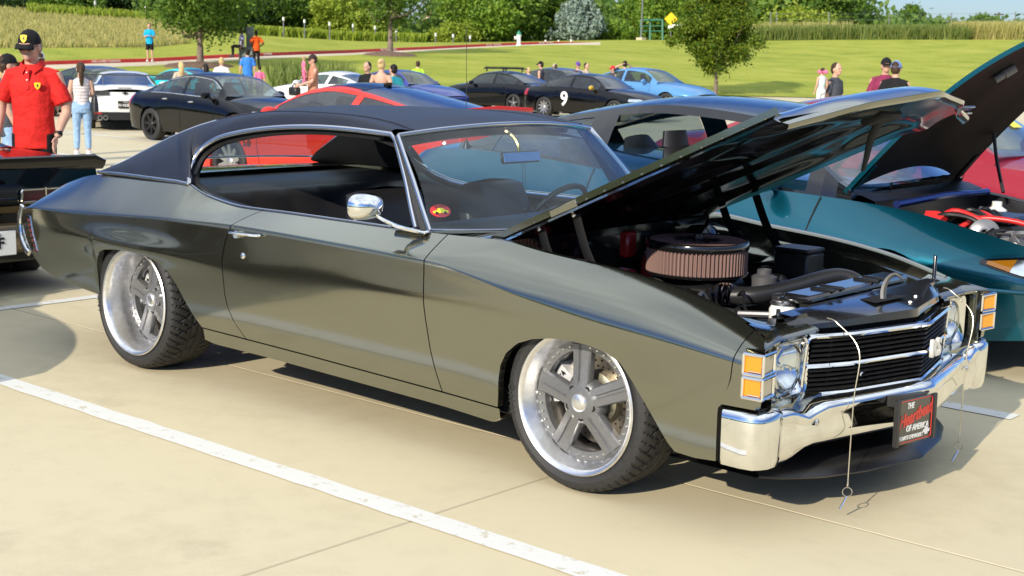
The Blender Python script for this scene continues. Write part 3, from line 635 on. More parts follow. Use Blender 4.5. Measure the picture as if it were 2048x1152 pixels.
panel('fender_tip', near(.704, .79, 8), bl=(lin([(.25, .662), (.478, .662), (.56, .694), (.66, .704), (.78, .704)]), .704, .79), br=(lambda z: .795+.012*np.clip((z-.55)/.12, -1, 1), .79, .72), zlo=lambda x: np.full(np.shape(x), .470), nlo=12)
m = MB(); m.box((.715, -.875, .36), (.15, .05, .21)); m.mirror(); m.build('bumper_recess', DARK, car)
rk = lin([(-2.27, .24), (-2.2, .228), (-1.77, .226), (-1.23, .217), (-.69, .207), (-.40, .195), (-.36, .22)])
m = MB(); G = []
for x in near(-2.27, -.362, 40):
    zs = np.linspace(rk(x), ZB(min(x, -.375))-.006 if x > -2.281 else .29, 7); G.append([(x, -YW(x, z)-.001, z) for z in zs])
G = np.array(G); m.grid(G); m.grid([G[:, 0], G[:, 0]+np.array([0, .03, -.004]), G[:, 0]+np.array([0, .14, .015])], flip=True); m.mirror(); m.build('rocker_panel', PAINT, car, 32)
# dark inner structure so no daylight shows through seams and arches
m = MB(); m.box((-1.32, 0, .27), (1.9, 1.66, .10)); m.box((-3.35, 0, .50), (.75, 1.3, .22)); m.box((.55, 0, .33), (.35, 1.1, .14)); m.build('floor_pan', DARK, car)
for xw, sgn in ((-2.845, -1), (-2.845, 1), (0, -1), (0, 1)):
    m = MB(); m.grid([[(xw+.44*math.cos(a), sgn*q, .30+.44*math.sin(a)) for q in (.50, .88)] for a in np.linspace(.12, math.pi-.12, 26)])
    m.box((xw, sgn*.50, .46), (.86, .02, .50)); m.build('wheel_well', DARK, car)
m = MB()
G = []
for z in np.linspace(.28, .86, 10): G.append([(x, -(YW(x, z)-.045), z) for x in np.linspace(-2.2, -.45, 12)])
m.grid(G); m.mirror(); m.build('inner_door', mat('door_trim', (.014, .014, .016), .5), car)
# trunk deck and rear
ZD = pch([(-3.972, .735), (-3.9, .815), (-3.8, .868), (-3.65, .915), (-3.45, .948), (-3.25, .964), (-2.9, .975), (-2.6, .975)])
m = MB(); G = []
for x in np.concatenate([near(-3.972, -3.8, 8), near(-3.78, -2.9, 24)]):
    yt, zt = float(YT(x)), float(ZT(x)); ys = np.linspace(-1, 1, 25); G.append([(x, y*yt, zt+(float(ZD(x))-zt)*(1-abs(y)**2.4)) for y in ys])
m.grid(G); m.build('trunk_lid', PAINT, car, 40)
m = MB(); G = []
for z in np.linspace(.40, .735, 8): w = .86 if z < .71 else .75; G.append([(-3.965+.22*max(0, (.60-z)/.2)**1.3, y*w, z) for y in np.linspace(-1, 1, 12)])
m.grid(G); m.build('rear_panel', PAINT, car)
m = MB(); prof = [(.0, .70), (-.03, .715), (-.05, .68), (-.055, .62), (-.035, .54), (.0, .485), (.02, .50)]
G = []
for y in (-.875, -.868, -.85, -.6, 0, .6, .85, .868, .875):
    k = .0 if abs(y) < .86 else (.03 if abs(y) < .87 else .06); G.append([(-3.945+dx*(1-k*8 if k else 1)+max(0, (.62-z))*.55*1.0-k*.2, y, z) for dx, z in prof])
m.grid(G); m.build('rear_bumper', CHROME, car)
m = MB()
for k in range(7):
    z = .665-.0265*k; x = -3.842+.0075*k+.0006*k*k; y = -float(YW(x, z)); m.box((x, y-.001, z), (.028, .008, .016), bev=.002)
fr = [(-3.862, .69), (-3.824, .69), (-3.80, .60), (-3.762, .505)]
m2 = MB(); m2.tube([(x, -float(YW(x, z))-.002, z) for x, z in fr], .0025, 5); m2.build('marker_trim', CHROME, car); m.build('side_marker', mat('marker_dark_red', (.10, .012, .014), .2, 0, .8), car)
m = MB(); m.tube(smooth_path([(-3.95, -.868, .735), (-3.985, -.868, .655), (-3.968, -.872, .56), (-3.915, -.878, .50), (-3.872, -.88, .478)], 14), .017, 8, fl=.6, up=(0, 1, 0)); m.mirror(); m.build('bumper_edge', CHROME, car)
# ---------------- roof
Op = smooth_path([(-1.245, .665, 1.268), (-1.566, .665, 1.275), (-1.837, .667, 1.268), (-2.12, .672, 1.242), (-2.371, .685, 1.197), (-2.491, .70, 1.150), (-2.548, .722, 1.095), (-2.545, .765, 1.022), (-2.485, .812, .968),
                  (-2.60, .812, .968), (-2.83, .802, .967), (-3.07, .787, .965), (-3.22, .775, .962), (-3.36, .758, .957)], 104)
Ip = smooth_path([(-1.20, .565, 1.284), (-1.376, .535, 1.310), (-1.593, .52, 1.326), (-1.868, .52, 1.330), (-2.17, .52, 1.322), (-2.40, .528, 1.299), (-2.56, .54, 1.272), (-2.68, .553, 1.244), (-2.76, .565, 1.222),
                  (-2.86, .583, 1.188), (-2.98, .603, 1.142), (-3.10, .63, 1.088), (-3.24, .665, 1.025), (-3.37, .735, .962)], 104)
nO = len(Op); XR = -2.63
CZ = pch([(-1.20, 1.303), (-1.4, 1.335), (-1.8, 1.352), (-2.2, 1.347), (-2.45, 1.325), (-2.63, 1.290)])
m = MB(); G = []; FL = np.array([1, -1, 1.0])
for O, I in zip(Op, Ip):
    L = np.linalg.norm(I-O); d = nrm([0, O[1]-I[1], 0])
    t0 = np.array([0, -.25 if O[2] > 1.0 else -.35, 1.0]); t1 = np.array([0, -1.0, .10 if I[2] > 1.2 else .45]); t0 = nrm(t0)*L*1.15; t1 = nrm(t1)*L*1.0
    if abs(I[0]-O[0]) > .1: t0[0] += (I[0]-O[0])*.6; t1[0] += (I[0]-O[0])*.6
    row = []
    for t in np.linspace(0, 1, 11):
        a, b, c, e = 2*t**3-3*t**2+1, t**3-2*t**2+t, -2*t**3+3*t**2, t**3-t**2; row.append((a*O+b*t0+c*I+e*t1)*FL)
    G.append(row)
G = np.array(G); m.grid(G, 0, flip=True)
for c in (G[:, 0],): m.grid([c, c+np.array([0, .03, -.005])], 0, flip=True)
m.mirror(True); n_rear = [i for i in range(nO) if Ip[i][0] > XR][-1]
m.grid([[(Ip[i][0]-.02*(1-(y)**2)*0, y*Ip[i][1], Ip[i][2]+(float(CZ(Ip[i][0]))-Ip[i][2])*(1-abs(y)**2.0)) for y in np.linspace(-1, 1, 17)] for i in range(n_rear+1)], 0, flip=True)
m.build('vinyl_roof', VINYL, car, 0)
m = MB(); m.tube([q*FL+np.array([0, 0, .001]) for q in Ip[:n_rear]], .0042, 6); m.mirror(); m.build('roof_seam', VINYL, car)
gl = [i for i in range(n_rear, nO) if Ip[i][2] > .985]
def back_pt(i, y): p = Ip[i]; bz = .05*math.sin(math.pi*min(1, (p[0]-XR)/(-3.3-XR)))*0; return (p[0]-.05*(1-y*y)*((Ip[n_rear][2]-p[2])/.3), y*(p[1]-.004), p[2]+(.018*(1-y*y)))
m = MB(); m.grid([[back_pt(i, y) for y in np.linspace(-1, 1, 13)] for i in gl], flip=True); m.build('rear_window', RGLASS, car)
m = MB(); m.tube([np.array(back_pt(i, -1)) for i in gl]+[np.array(back_pt(gl[-1], y)) for y in np.linspace(-.9, .9, 9)]+[np.array(back_pt(i, 1)) for i in gl[::-1]], .006, 6); m.build('rear_window_trim', CHROME, car)
# headliner and inner sail
m = MB(); m.grid([[(Ip[i][0], y*(Ip[i][1]+.10), Ip[i][2]-.035-.04*y*y) for y in np.linspace(-1, 1, 9)] for i in range(0, n_rear, 4)])
G2 = []
for i in range(56, nO-3, 3):
    O, I = Op[i], Ip[i]; G2.append([((O*(1-t)+I*t)-np.array([0, .035+.03*math.sin(3.1*t), .01]))*FL for t in (0, .35, .7, .98)])
k0 = m.n; m.grid(G2); mm = MB(); mm.grid(np.array(G2)*np.array([1, -1, 1])); m.v += mm.v; m.f += [tuple(i+m.n for i in q) for q in mm.f]; m.m += mm.m; m.n += mm.n
m.build('headliner', mat('headliner_cloth', (.010, .010, .012), .9), car)
# trims
def ribbon(path, r, name, mtl, both=True, fl=.6):
    m = MB(); m.tube(path, r, 8, fl=fl, up=(0, 1, .2))
    if both: m.mirror()
    return m.build(name, mtl, car, 60)
win = [q*FL+np.array([0, -.006, 0]) for q in Op[:65]]
pil = [np.array(p) for p in ((-.985, -.765, .895), (-1.04, -.742, .985), (-1.10, -.715, 1.09), (-1.18, -.683, 1.21), (-1.215, -.668, 1.255))]
ribbon(smooth_path(pil, 12)[:-1].tolist()+[np.array((-1.235, -.667, 1.266))]+win[2:], .0125, 'window_trim', CHROME_D)
ribbon([q*FL+np.array([0, -.004, 0]) for q in Op[64:]], .0095, 'vinyl_trim', CHROME_D)
WB = [np.array(p) for p in ((-.882, -.782, .892), (-.955, -.757, .982), (-1.04, -.724, 1.085), (-1.13, -.690, 1.185), (-1.197, -.665, 1.262))]
TOP = lambda y: np.array([-1.197+.075*(1-(y/.665)**2), y, 1.262+.040*(1-(y/.665)**2)]); BOT = lambda y: np.array([-.882+.19*(1-(y/.782)**2), y, .892-.018*(1-(y/.782)**2)])
ribbon(WB, .015, 'windshield_trim', CHROME_D)
ribbon([TOP(y) for y in np.linspace(-.665, .665, 17)], .015, 'windshield_header_trim', CHROME_D, False)
ribbon([BOT(y) for y in np.linspace(-.782, .782, 17)], .012, 'windshield_base_trim', CHROME_D, False)
m = MB(); G = []
for t in np.linspace(0, 1, 9):
    a = lambda y: BOT(y*.782)*(1-t)+TOP(y*.665)*t; G.append([a(y)+np.array([.035, 0, .012])*math.sin(math.pi*t) for y in np.linspace(-1, 1, 17)])
m.grid(G); m.build('windshield', WGLASS, car)
m = MB(); P1 = smooth_path(pil, 12); P2 = smooth_path(WB, 12); k = min(len(P1), len(P2)); m.grid([P1[:k]+np.array([0, .004, 0]), (P1[:k]+P2[:k])/2+np.array([0, -.012, .004]), P2[:k]+np.array([0, .004, 0])], flip=False)
m.grid([P1[:k]+np.array([0, .004, 0]), P1[:k]+np.array([-.03, .05, 0]), P2[:k]+np.array([-.03, .05, -.01]), P2[:k]], flip=True)
m.mirror(); m.build('roof_pillar', mat('textured_vinyl', (.016, .016, .018), .5, bump=(260, 1.0, .004)), car)
# window rubber / inner frames
m = MB(); O2 = [q*FL+np.array([.0, .030, -.020]) for q in Op[:58]]; m.tube(O2[2:], .017, 6); m.tube([O2[-1], np.array((-2.46, -.775, .955)), np.array((-2.38, -.775, .925)), np.array((-2.25, -.775, .895)), np.array((-2.03, -.78, .875)), np.array((-1.2, -.78, .872)), np.array((-.98, -.74, .88)), np.array((-1.10, -.69, 1.09)), np.array((-1.21, -.64, 1.24))], .016, 6)
m.mirror(); m.build('window_seal', BLACK, car)
m = MB(); xs = np.concatenate([near(-2.5, -2.0, 12), near(-1.95, -.86, 12)]); G = np.array([[(x, -float(YT(x))+.001, float(ZT(x))-.001), (x, -float(YT(x))+.012, float(ZT(x))+.003), (x, -float(YT(x))+.05, float(ZT(x))-.004), (x, -float(YT(x))+.06, float(ZT(x))-.10)] for x in xs]); m.grid(G, flip=True); m.mirror(); m.build('window_sill', PAINT, car)
ribbon([(x, -float(YT(x))-.004, float(ZT(x))+.002) for x in near(-2.46, -1.0, 24)], .005, 'belt_moulding', CHROME_D)
# ---------------- interior
m = MB(); m.box((-1.75, 0, .36), (2.4, 1.5, .08)); m.build('cabin_floor', CARPET, car)
m = MB(); m.grid([[(x, y, z) for y in np.linspace(-.72, .72, 6)] for x, z in ((-2.50, .90), (-2.56, .935), (-2.7, .945), (-3.28, .950))]); m.build('parcel_shelf', LEATHER, car)
m = MB(); G = []
for z, x in ((.42, -2.14), (.50, -2.20), (.62, -2.28), (.75, -2.37), (.86, -2.45), (.905, -2.49), (.915, -2.53), (.90, -2.56)): G.append([(x+.012*abs(math.sin(14*y)), y, z) for y in np.linspace(-.70, .70, 57)])
m.grid(G); m.box((-1.95, 0, .46), (.46, 1.36, .14), bev=.04); m.build('rear_seat', LEATHER, car)
def bucket(yc):
    m = MB(); G = []
    for t in np.linspace(0, 1, 12):
        z = .42+.55*t; x = -1.42-.17*t; w = .245*(1-.35*max(0, t-.75)**1.2*1.6); th = .06 if t < .9 else .05
        ring = []
        for a in np.linspace(0, 2*math.pi, 40, endpoint=False):
            c, s = math.cos(a), math.sin(a); yy = w*np.sign(c)*abs(c)**.55; xx = th*np.sign(s)*abs(s)**.55
            if s > 0 and abs(yy) < w*.7: xx += .010*abs(math.sin(yy*34))
            ring.append((x+xx, yc+yy, z))
        G.append(ring)
    G.append([(-1.59, yc+(p[1]-yc)*.75, .988) for p in ring]); G.append([(-1.59, yc+(p[1]-yc)*.1, 1.0) for p in ring])
    m.grid(G, cv=True); m.box((-1.20, yc, .48), (.52, .50, .15), bev=.05); return m.build('front_seat', LEATHER, car, 60)
bucket(-.37); bucket(.37)
m = MB(); G = []
for y in np.linspace(-.74, .74, 25):
    hood = .035*math.exp(-((y-.38)/.2)**2); G.append([(-1.16, y, .62), (-1.13, y, .80+hood), (-1.08, y, .885+hood), (-1.0, y, .905+hood), (-.9, y, .895), (BOT(y)[0]-.03, y, .872)])
m.grid(G, flip=True); m.build('dashboard', LEATHER, car, 60)
m = MB(); c = np.array((-1.17, .38, .855)); ax = nrm((-.80, 0, .60)); a, b, _ = rot_to(ax); m.tube([c+.185*(a*math.cos(t)+b*math.sin(t)) for t in np.linspace(0, 2*math.pi, 32, endpoint=False)], .014, 8, closed=True)
for t in (.5, 2.6, 4.7): m.tube([c-ax*.02, c+.18*(a*math.cos(t)+b*math.sin(t))], .010, 6)
m.tube([c, c-ax*.25], .03, 8); m.build('steering_wheel', BLACK, car)
MIR = mat('mirror_glass', (.75, .78, .78), .02, 1.0)
mr = MB(); mr.box((-1.075, 0, 1.155), (.02, .27, .055), ax=[(.96, .0, .2), (0, 1, 0), (-.2, 0, .96)], bev=.012); mr = mr.build('rear_view_mirror', BLACK, car)
m = MB(); m.box((-1.0635, 0, 1.157), (.002, .252, .042), ax=[(.96, 0, .2), (0, 1, 0), (-.2, 0, .96)]); m.build('mirror_glass', MIR, mr)
m = MB(); m.tube(smooth_path([(-1.085, 0, 1.175), (-1.09, 0, 1.21), (-1.12, 0, 1.245), (-1.16, -.01, 1.27)], 8), .008, 6); m.build('mirror_stalk', mat('brass_stalk', (.35, .23, .09), .3, 1.0), mr)
m = MB(); m.tube([(-1.06, -.005, 1.13), (-1.04, -.005, .92)], .0016, 4); m.tube([(-1.06, .015, 1.13), (-1.04, .012, .92)], .0016, 4); m.ell((-1.04, 0, .915), (.006, .006, .012)); m.build('hanging_cord', BLACK, mr)
# sticker in the corner of the windshield
STK = mat('sticker_red', (.65, .03, .04), .5); STY = mat('sticker_yellow', (.85, .65, .03), .5)
sx, sz = nrm((.35, -.93, .0)), nrm((-.45, .15, .88)); sx = nrm(np.cross(np.cross((.8, -.35, .45), (0, 0, 1)), (.8, -.35, .45))*0+np.array([.30, .95, .0])); nn = nrm((.80, -.25, .55)); sy = nrm(np.cross(nn, sx))
so_ = np.array((-.902, -.700, .968)); m = MB(); m.prism([(.048*math.cos(t), .030*math.sin(t)) for t in np.linspace(0, 6.2832, 24, endpoint=False)], so_, sx, sy, nn, .002); st_ = m.build('windshield_sticker', STK, car)
m = MB(); m.prism([(-.036, -.010), (-.036, 0), (-.018, .003), (-.008, .013), (.012, .013), (.022, .003), (.036, 0), (.036, -.010)], so_+nn*.002, sx, sy, nn, .001); m.build('sticker_car', STY, st_)
m = MB()
for q in (-.020, .020): m.prism([(q+.007*math.cos(t), -.010+.007*math.sin(t)) for t in np.linspace(0, 6.2832, 10, endpoint=False)], so_+nn*.003, sx, sy, nn, .001)
m.build('sticker_wheels', BLACK, st_); text('lettering', 'CRUISERS', so_+nn*.003+sy*.020, sx, sy, .014, mat('sticker_ink', (.12, .01, .01), .6), st_, .0003)
# ---------------- door hardware
m = MB(); hx = lambda x, z, o=0: np.array((x, -float(YW(x, z))-o, z))
m.tube(smooth_path([hx(-1.975, .790, .010), hx(-1.955, .793, .026), hx(-1.86, .795, .030), hx(-1.78, .797, .022), hx(-1.765, .797, .006)], 16), np.array([.006]+[.0105]*15+[.005])[:17], 8, fl=.7)
m.tube([hx(-1.93, .785, 0), hx(-1.93, .787, .02)], .018, 10); m.mirror(); m.build('door_handle', CHROME, car)
m = MB(); m.lathe([(.0, .008), (.008, .008), (.013, .005), (.015, 0)], hx(-1.905, .690, 0), (0, -1, .05), n=14); m.mirror(); m.build('door_lock', CHROME, car)
mi = MB(); G = []
cx = np.array((-1.02, -1.0, .995))
for t in np.linspace(0, 1, 10):
    w = math.sqrt(max(0, 1-(1-t)**2)) if t < 1 else 1; G.append([cx+np.array([.055-.085*t, 0, 0])+np.array([0.02*math.cos(a)*0, .085*w*np.sign(math.cos(a))*abs(math.cos(a))**.75, .055*w*np.sign(math.sin(a))*abs(math.sin(a))**.75]) for a in np.linspace(0, 6.2832, 24, endpoint=False)])
mi.grid(G, cv=True); mi = mi.build('door_mirror', CHROME, car, 70)
m = MB(); m.tube(smooth_path([cx+np.array([.02, .02, -.03]), (-.985, -.955, .945), (-.94, -.90, .912), (-.86, -.86, .897)], 10), np.linspace(.012, .019, 10), 8, fl=.55); m.box((-.93, -.845, .897), (.20, .045, .012), bev=.005); m.build('mirror_arm', CHROME, mi)
m = MB(); m.ell(cx+np.array([-.03, 0, 0]), (.004, .080, .050)); m.build('mirror_face', MIR, mi)
# ---------------- wheels
TREAD = RUBBER
def tyre_mesh(R, W, rimr, n=340):
    ys = np.linspace(-1, 1, 41); G = []
    for i in range(n):
        a = 2*math.pi*i/n; row = []
        row.append((rimr-.006, -W*.44)); row.append((rimr+.010, -W*.475)); row.append((rimr+(R-rimr)*.45, -W*.515)); row.append((R-.022, -W*.49))
        for y in ys:
            r = R-.016*abs(y)**5
            g = 0
            for yc in (-.22, .06, .32): 
                if abs(y-yc) < .035: g = 1
            k = 58
            ph = (a*k/(2*math.pi)+(y*1.6 if y < 0 else -y*1.3)) % 1.0
            if abs(y) > .36 and ph < .16: g = 1
            ph2 = (a*k*.5/(2*math.pi)-y*1.1) % 1.0
            if -.8 < y < .05 and ph2 < .10: g = 1
            row.append((r-(.008 if g else 0), y*W*.47))
        row += [(R-.022, W*.49), (rimr+(R-rimr)*.45, W*.515), (rimr+.010, W*.475), (rimr-.006, W*.44)]
        G.append([(r*math.cos(a), h, r*math.sin(a)) for r, h in row])
    m = MB(); m.grid(G, cu=True, flip=True); return m
TYRE = {}
def hero_wheel(loc, R, W, rimr, dish, camber, outside=-1, lugs='chrome'):
    # wheel modelled with its outer face toward -y
    w = obj('wheel', None, car, loc, (camber*outside, 0, 0 if outside < 0 else math.pi))
    tyre_mesh(R, W, rimr).build('tyre', TREAD, w, 30)
    if outside > 0: return w
    for k, ch in enumerate('INVO'):
        a = R_(196)-k*.105; rr = rimr+.042; p = np.array((rr*math.cos(a), -W*.517, rr*math.sin(a))); text('sidewall_letter', ch, p, (math.sin(a), 0, -math.cos(a)), (math.cos(a), 0, math.sin(a)), .040, RUBBER, w, .0014)
    o = -W/2; m = MB()
    m.lathe([(rimr-.002, o+.022), (rimr+.010, o+.006), (rimr+.012, o-.002), (rimr+.006, o-.007), (rimr-.004, o-.003), (rimr-.013, o+.010), (rimr-.020, o+.03), (rimr-.030, o+dish*.7), (rimr-.034, o+dish-.004), (rimr-.036, o+dish), (rimr-.038, o+dish+.02), (rimr-.060, o+dish+.06), (rimr-.056, W/2-.02)], (0, 0, 0), (0, 1, 0), n=64); m.build('rim', ALU, w, 50)
    m = MB(); m.lathe([(rimr-.036, o+dish-.001), (rimr-.068, o+dish+.003), (rimr-.070, o+dish+.03)], (0, 0, 0), (0, 1, 0), n=64); m.build('bolt_ring', GUN, w, 50)
    d = o+dish; m = MB()
    rI, rO = .075, rimr-.045
    def spoke(a):
        ca, sa = math.cos(a), math.sin(a); rows = []
        for t in np.linspace(0, 1, 10):
            r = rI*.75+(rO-rI*.75)*t; hw = .038+.006*t+.020*max(0, t-.8)*5*.35; lift = -.020*(1-t)**1.5+.002
            rr = []
            for q, hh in ((-1, .030), (-1, .004), (-.86, -.003), (-.2, -.006), (-.12, .001), (.12, .001), (.2, -.006), (.86, -.003), (1, .004), (1, .030)):
                u, v_ = r, q*hw; rr.append((u*ca-v_*sa, d+lift+hh-.004, u*sa+v_*ca))
            rows.append(rr)
        m.grid(rows, flip=True)
    for k in range(5): spoke(math.pi/2+.09+k*2*math.pi/5)
    m.lathe([(.036, d-.030), (.058, d-.028), (.078, d-.020), (.088, d-.006), (.090, d+.03)], (0, 0, 0), (0, 1, 0), n=40, m=0); m.build('spokes', GUN, w, 40)
    m = MB()
    m.lathe([(.0, d-.044), (.020, d-.043), (.033, d-.038), (.037, d-.028), (.037, d-.02)], (0, 0, 0), (0, 1, 0), n=28); m.build('hub_cap', ALU, w, 50)
    m = MB(); m2 = MB()
    for k in range(5):
        a = math.pi/2+.09+math.pi/5*1+k*2*math.pi/5; p = np.array([.060*math.cos(a), 0, .060*math.sin(a)])
        m.lathe([(.0, d-.0255), (.0125, d-.0265), (.0128, d-.02)], p, (0, 1, 0), n=14)
        m2.lathe([(.0, d-.040), (.0055, d-.038), (.0075, d-.030), (.0075, d-.02)], p, (0, 1, 0), n=8)
    m.build('lug_recess', DARK, w)
    if lugs == 'chrome': m2.build('lug_nut', CHROME, w)
    bm = MB(); bm.lathe([(0, -.009), (.0035, -.0085), (.0048, -.006), (.0055, 0)], (0, 0, 0), (0, 1, 0), n=8); bme = bm.mesh('rim_bolt', CHROME)
    for k in range(40):
        a = 2*math.pi*k/40+.04
        ra = (a-math.pi/2-.09) % (2*math.pi/5); ra = min(ra, 2*math.pi/5-ra)
        if ra < .16: continue
        obj('rim_bolt', bme, w, ((rimr-.052)*math.cos(a), d+.002, (rimr-.052)*math.sin(a)))
    # brake disc, hat and caliper
    DISC = mat('drilled_disc', (.36, .32, .28), .38, 1.0, noise=(22, .35)); m = MB(); m.lathe([(.09, d+.095), (.182, d+.095), (.182, d+.12)], (0, 0, 0), (0, 1, 0), n=48); br = m.build('brake_disc', DISC, w)
    m = MB(); m.lathe([(.0, d+.05), (.085, d+.052), (.105, d+.06), (.108, d+.094)], (0, 0, 0), (0, 1, 0), n=40); m.build('disc_hat', mat('disc_hat_metal', (.50, .47, .36), .35, .9), br)
    m = MB()
    for k in range(30):
        for j, rr in enumerate((.12, .142, .164)):
            a = 2*math.pi*(k+j*.33)/30; m.lathe([(0, d+.0935), (.0045, d+.0935)], (rr*math.cos(a), 0, rr*math.sin(a)), (0, 1, 0), n=6)
    m.build('drill_hole', DARK, br)
    m = MB(); CALW = mat('caliper_white', (.72, .73, .74), .35, .2); pr = []
    cal = lambda t: (math.pi*.80+t*.85)
    G = []
    for t in np.linspace(0, 1, 12): a = cal(t); G.append([(r*math.cos(a), h, r*math.sin(a)) for r, h in ((.118, d+.09), (.122, d+.052), (.135, d+.045), (.182, d+.045), (.196, d+.055), (.198, d+.13))])
    m.grid(G, flip=False); m.add(G[0], [tuple(range(6))]); m.add(G[-1], [tuple(range(6))[::-1]]); ca = m.build('brake_caliper', CALW, w)
    for s_, t, sz in (('T4', .22, .034), ('baer', .55, .026), ('E', .86, .03)):
        a = cal(t); rd_ = np.array([math.cos(a), 0, math.sin(a)]); tg = np.array([math.sin(a), 0, -math.cos(a)]); text('lettering', s_, rd_*.158+np.array([0, d+.043, 0]), tg, rd_, sz, BLACK, ca, .0006, bold=.0008)
    return w
hero_wheel((0.0, -.775, .343), .343, .255, .262, .062, R_(0), -1, 'dark')
hero_wheel((-2.845, -.752, .345), .345, .300, .262, .135, R_(1.5), -1)
hero_wheel((0.0, .775, .343), .343, .255, .262, .05, 0, 1); hero_wheel((-2.845, .752, .345), .345, .300, .262, .12, 0, 1)
for w_ in [o for o in car.children if o.name.startswith('wheel') and o.type == 'EMPTY']: pass
# ------------------------------------------------------------------ the coupe's nose: hood, engine bay, grille, lamps, bumper
HA = R_(24.05); HX, HZ = -.588, .885
hp = lambda p, y, n: np.array([HX+p*math.cos(HA)-n*math.sin(HA), y, HZ+p*math.sin(HA)+n*math.cos(HA)])
HF = lin([(-.745, 1.405), (-.722, 1.422), (-.55, 1.475), (-.40, 1.557), (-.2, 1.600), (0, 1.652), (.2, 1.600), (.40, 1.557), (.55, 1.475), (.722, 1.422), (.745, 1.405)])
ys_h = np.array([-.722, -.70, -.66, -.60, -.55, -.50, -.45, -.40, -.35, -.30, -.2, -.1, 0, .1, .2, .3, .35, .4, .45, .5, .55, .6, .66, .70, .722])
ts_h = np.concatenate([np.linspace(0, .86, 16), np.linspace(.88, 1, 9)])
def hood_n(y, t):
    edge = 1-(abs(y)/.722)**3
    n = .012+.030*edge*(1-.25*t)+.030*math.exp(-(y/.36)**4)*np.clip((t-.02)/.3, 0, 1)*np.clip((1.02-t)/.25, 0, 1)
    n -= .072*max(0, (t-.86)/.14)**2.0
    return n
m = MB(); G = np.array([[hp(HF(y)*t, y, hood_n(y, t)) for y in ys_h] for t in ts_h]); m.grid(G, flip=True)
lip = G[-1]; m.grid([lip, np.array([hp(HF(y)-.003, y, hood_n(y, 1)-.008) for y in ys_h]), np.array([hp(HF(y)-.012, y, hood_n(y, 1)-.016) for y in ys_h]), np.array([hp(HF(y)-.035, y, hood_n(y, 1)-.018) for y in ys_h])], flip=True)
hood = m.build('hood', PAINT, car, 40)
for s in (-1, 1):
    m = MB()
    E0 = np.array([hp(1.422*t, s*.724, .012) for t in np.linspace(0, .985, 14)]); E1 = np.array([hp(1.422*t, s*.726, -.014) for t in np.linspace(0, .985, 14)]); E2 = np.array([hp(1.422*t, s*.700, -.018) for t in np.linspace(0, .985, 14)])
    m.grid([E0, E1, E2], flip=(s > 0))
    m.build('hood_side_flange', PAINT, hood)
m = MB()
for k in range(15):
    p = hp(.06+k*.092, -.7265, -.010); m.lathe([(0, .004), (.004, .003), (.0055, 0)], p, (0, -1, 0), n=8)
m.build('flange_screw', PAINT, hood)
m = MB(); m.box(hp(.40, -.728, -.008), (.14, .006, .030), ax=[(math.cos(HA), 0, math.sin(HA)), (0, 1, 0), (-math.sin(HA), 0, math.cos(HA))], bev=.003); m.build('flange_plate', PAINT, hood)
UND = mat('hood_underside_black', (.004, .004, .0045), .16, 0, .28, spec=.2, crough=.06)
# underside: inner skin with a raised rib frame and pressed hollows
def und_n(y, t):
    ay = abs(y)
    f = -.028
    holl = (1/(1+math.exp((abs(ay-.34)-.17)/.018)))*(1/(1+math.exp((abs(t-.36)-.22)/.03)))+(1/(1+math.exp((abs(ay-.36)-.13)/.018)))*(1/(1+math.exp((abs(t-.75)-.09)/.02)))
    cen = (1/(1+math.exp((ay-.10)/.014)))*(1/(1+math.exp((abs(t-.45)-.33)/.03)))
    return f+.030*holl+.022*cen-.016*math.exp(-((t-.88)/.04)**2)
m = MB(); yu = np.linspace(-.705, .705, 71); G = np.array([[hp((HF(y)-.03)*t, y, und_n(y, t)) for y in yu] for t in np.linspace(.0, 1, 64)]); m.grid(G); m.build('hood_underside', UND, hood, 50)
m = MB(); m.tube(smooth_path([hp(1.40, .02, -.03), hp(1.33, .02, -.09), hp(1.28, .02, -.16), hp(1.25, .02, -.20)], 8), np.linspace(.028, .012, 8), 8, fl=.5); m.box(hp(1.40, 0, -.04), (.10, .16, .035), ax=[(math.cos(HA), 0, math.sin(HA)), (0, 1, 0), (-math.sin(HA), 0, math.cos(HA))], bev=.01); m.build('hood_latch', DARK, hood)
m = MB(); m.box(hp(1.415, .745, -.020), (.035, .10, .008), ax=[(math.cos(HA), 0, math.sin(HA)), (0, 1, 0), (-math.sin(HA), 0, math.cos(HA))], bev=.002); m.box(hp(1.40, .745, -.040), (.03, .09, .008), ax=[(math.cos(HA), 0, math.sin(HA)), (0, 1, 0), (-math.sin(HA), 0, math.cos(HA))], bev=.005); m.build('hood_pin_plate', PAINT, hood)
for x0, z0, x1, z1, nm in ((-.388, .94, -.300, .83, 1), (-.215, 1.012, -.090, .81, 1)):
    m = MB(); a, b = np.array((x0, -.655, z0)), np.array((x1, -.665, z1-.03)); P = smooth_path([a, a+(b-a)*.55+np.array([-.012, 0, 0]), b], 8); m.tube(P, .021, 4, fl=.25, up=(0, 1, 0)); m.mirror(); m.build('hood_hinge', mat('hinge_black', (.005, .005, .0055), .6, spec=.2), car)
    m = MB(); m.lathe([(0, .006), (.008, .005), (.009, 0)], a+np.array([0, -.012, 0]), (0, -1, 0), n=10); m.build('hinge_bolt', CHROME_D, car)
# cowl with vents and wipers
m = MB(); m.grid([[(x, y, z-.02*(y/.72)**2) for y in np.linspace(-.78, .78, 13)] for x, z in ((-.86, .882), (-.74, .888), (-.64, .892), (-.56, .885), (-.545, .80))], flip=True); m.build('cowl_panel', PAINT, car)
m = MB()
for s in (-.45, .22): m.tube(smooth_path([(-.66, s, .905), (-.69, s+.2, .915), (-.70, s+.46, .908)], 8), .007, 6); m.tube([(-.66, s, .89), (-.675, s+.20, .918)], .010, 6)
m.build('wiper', BLACK, car)
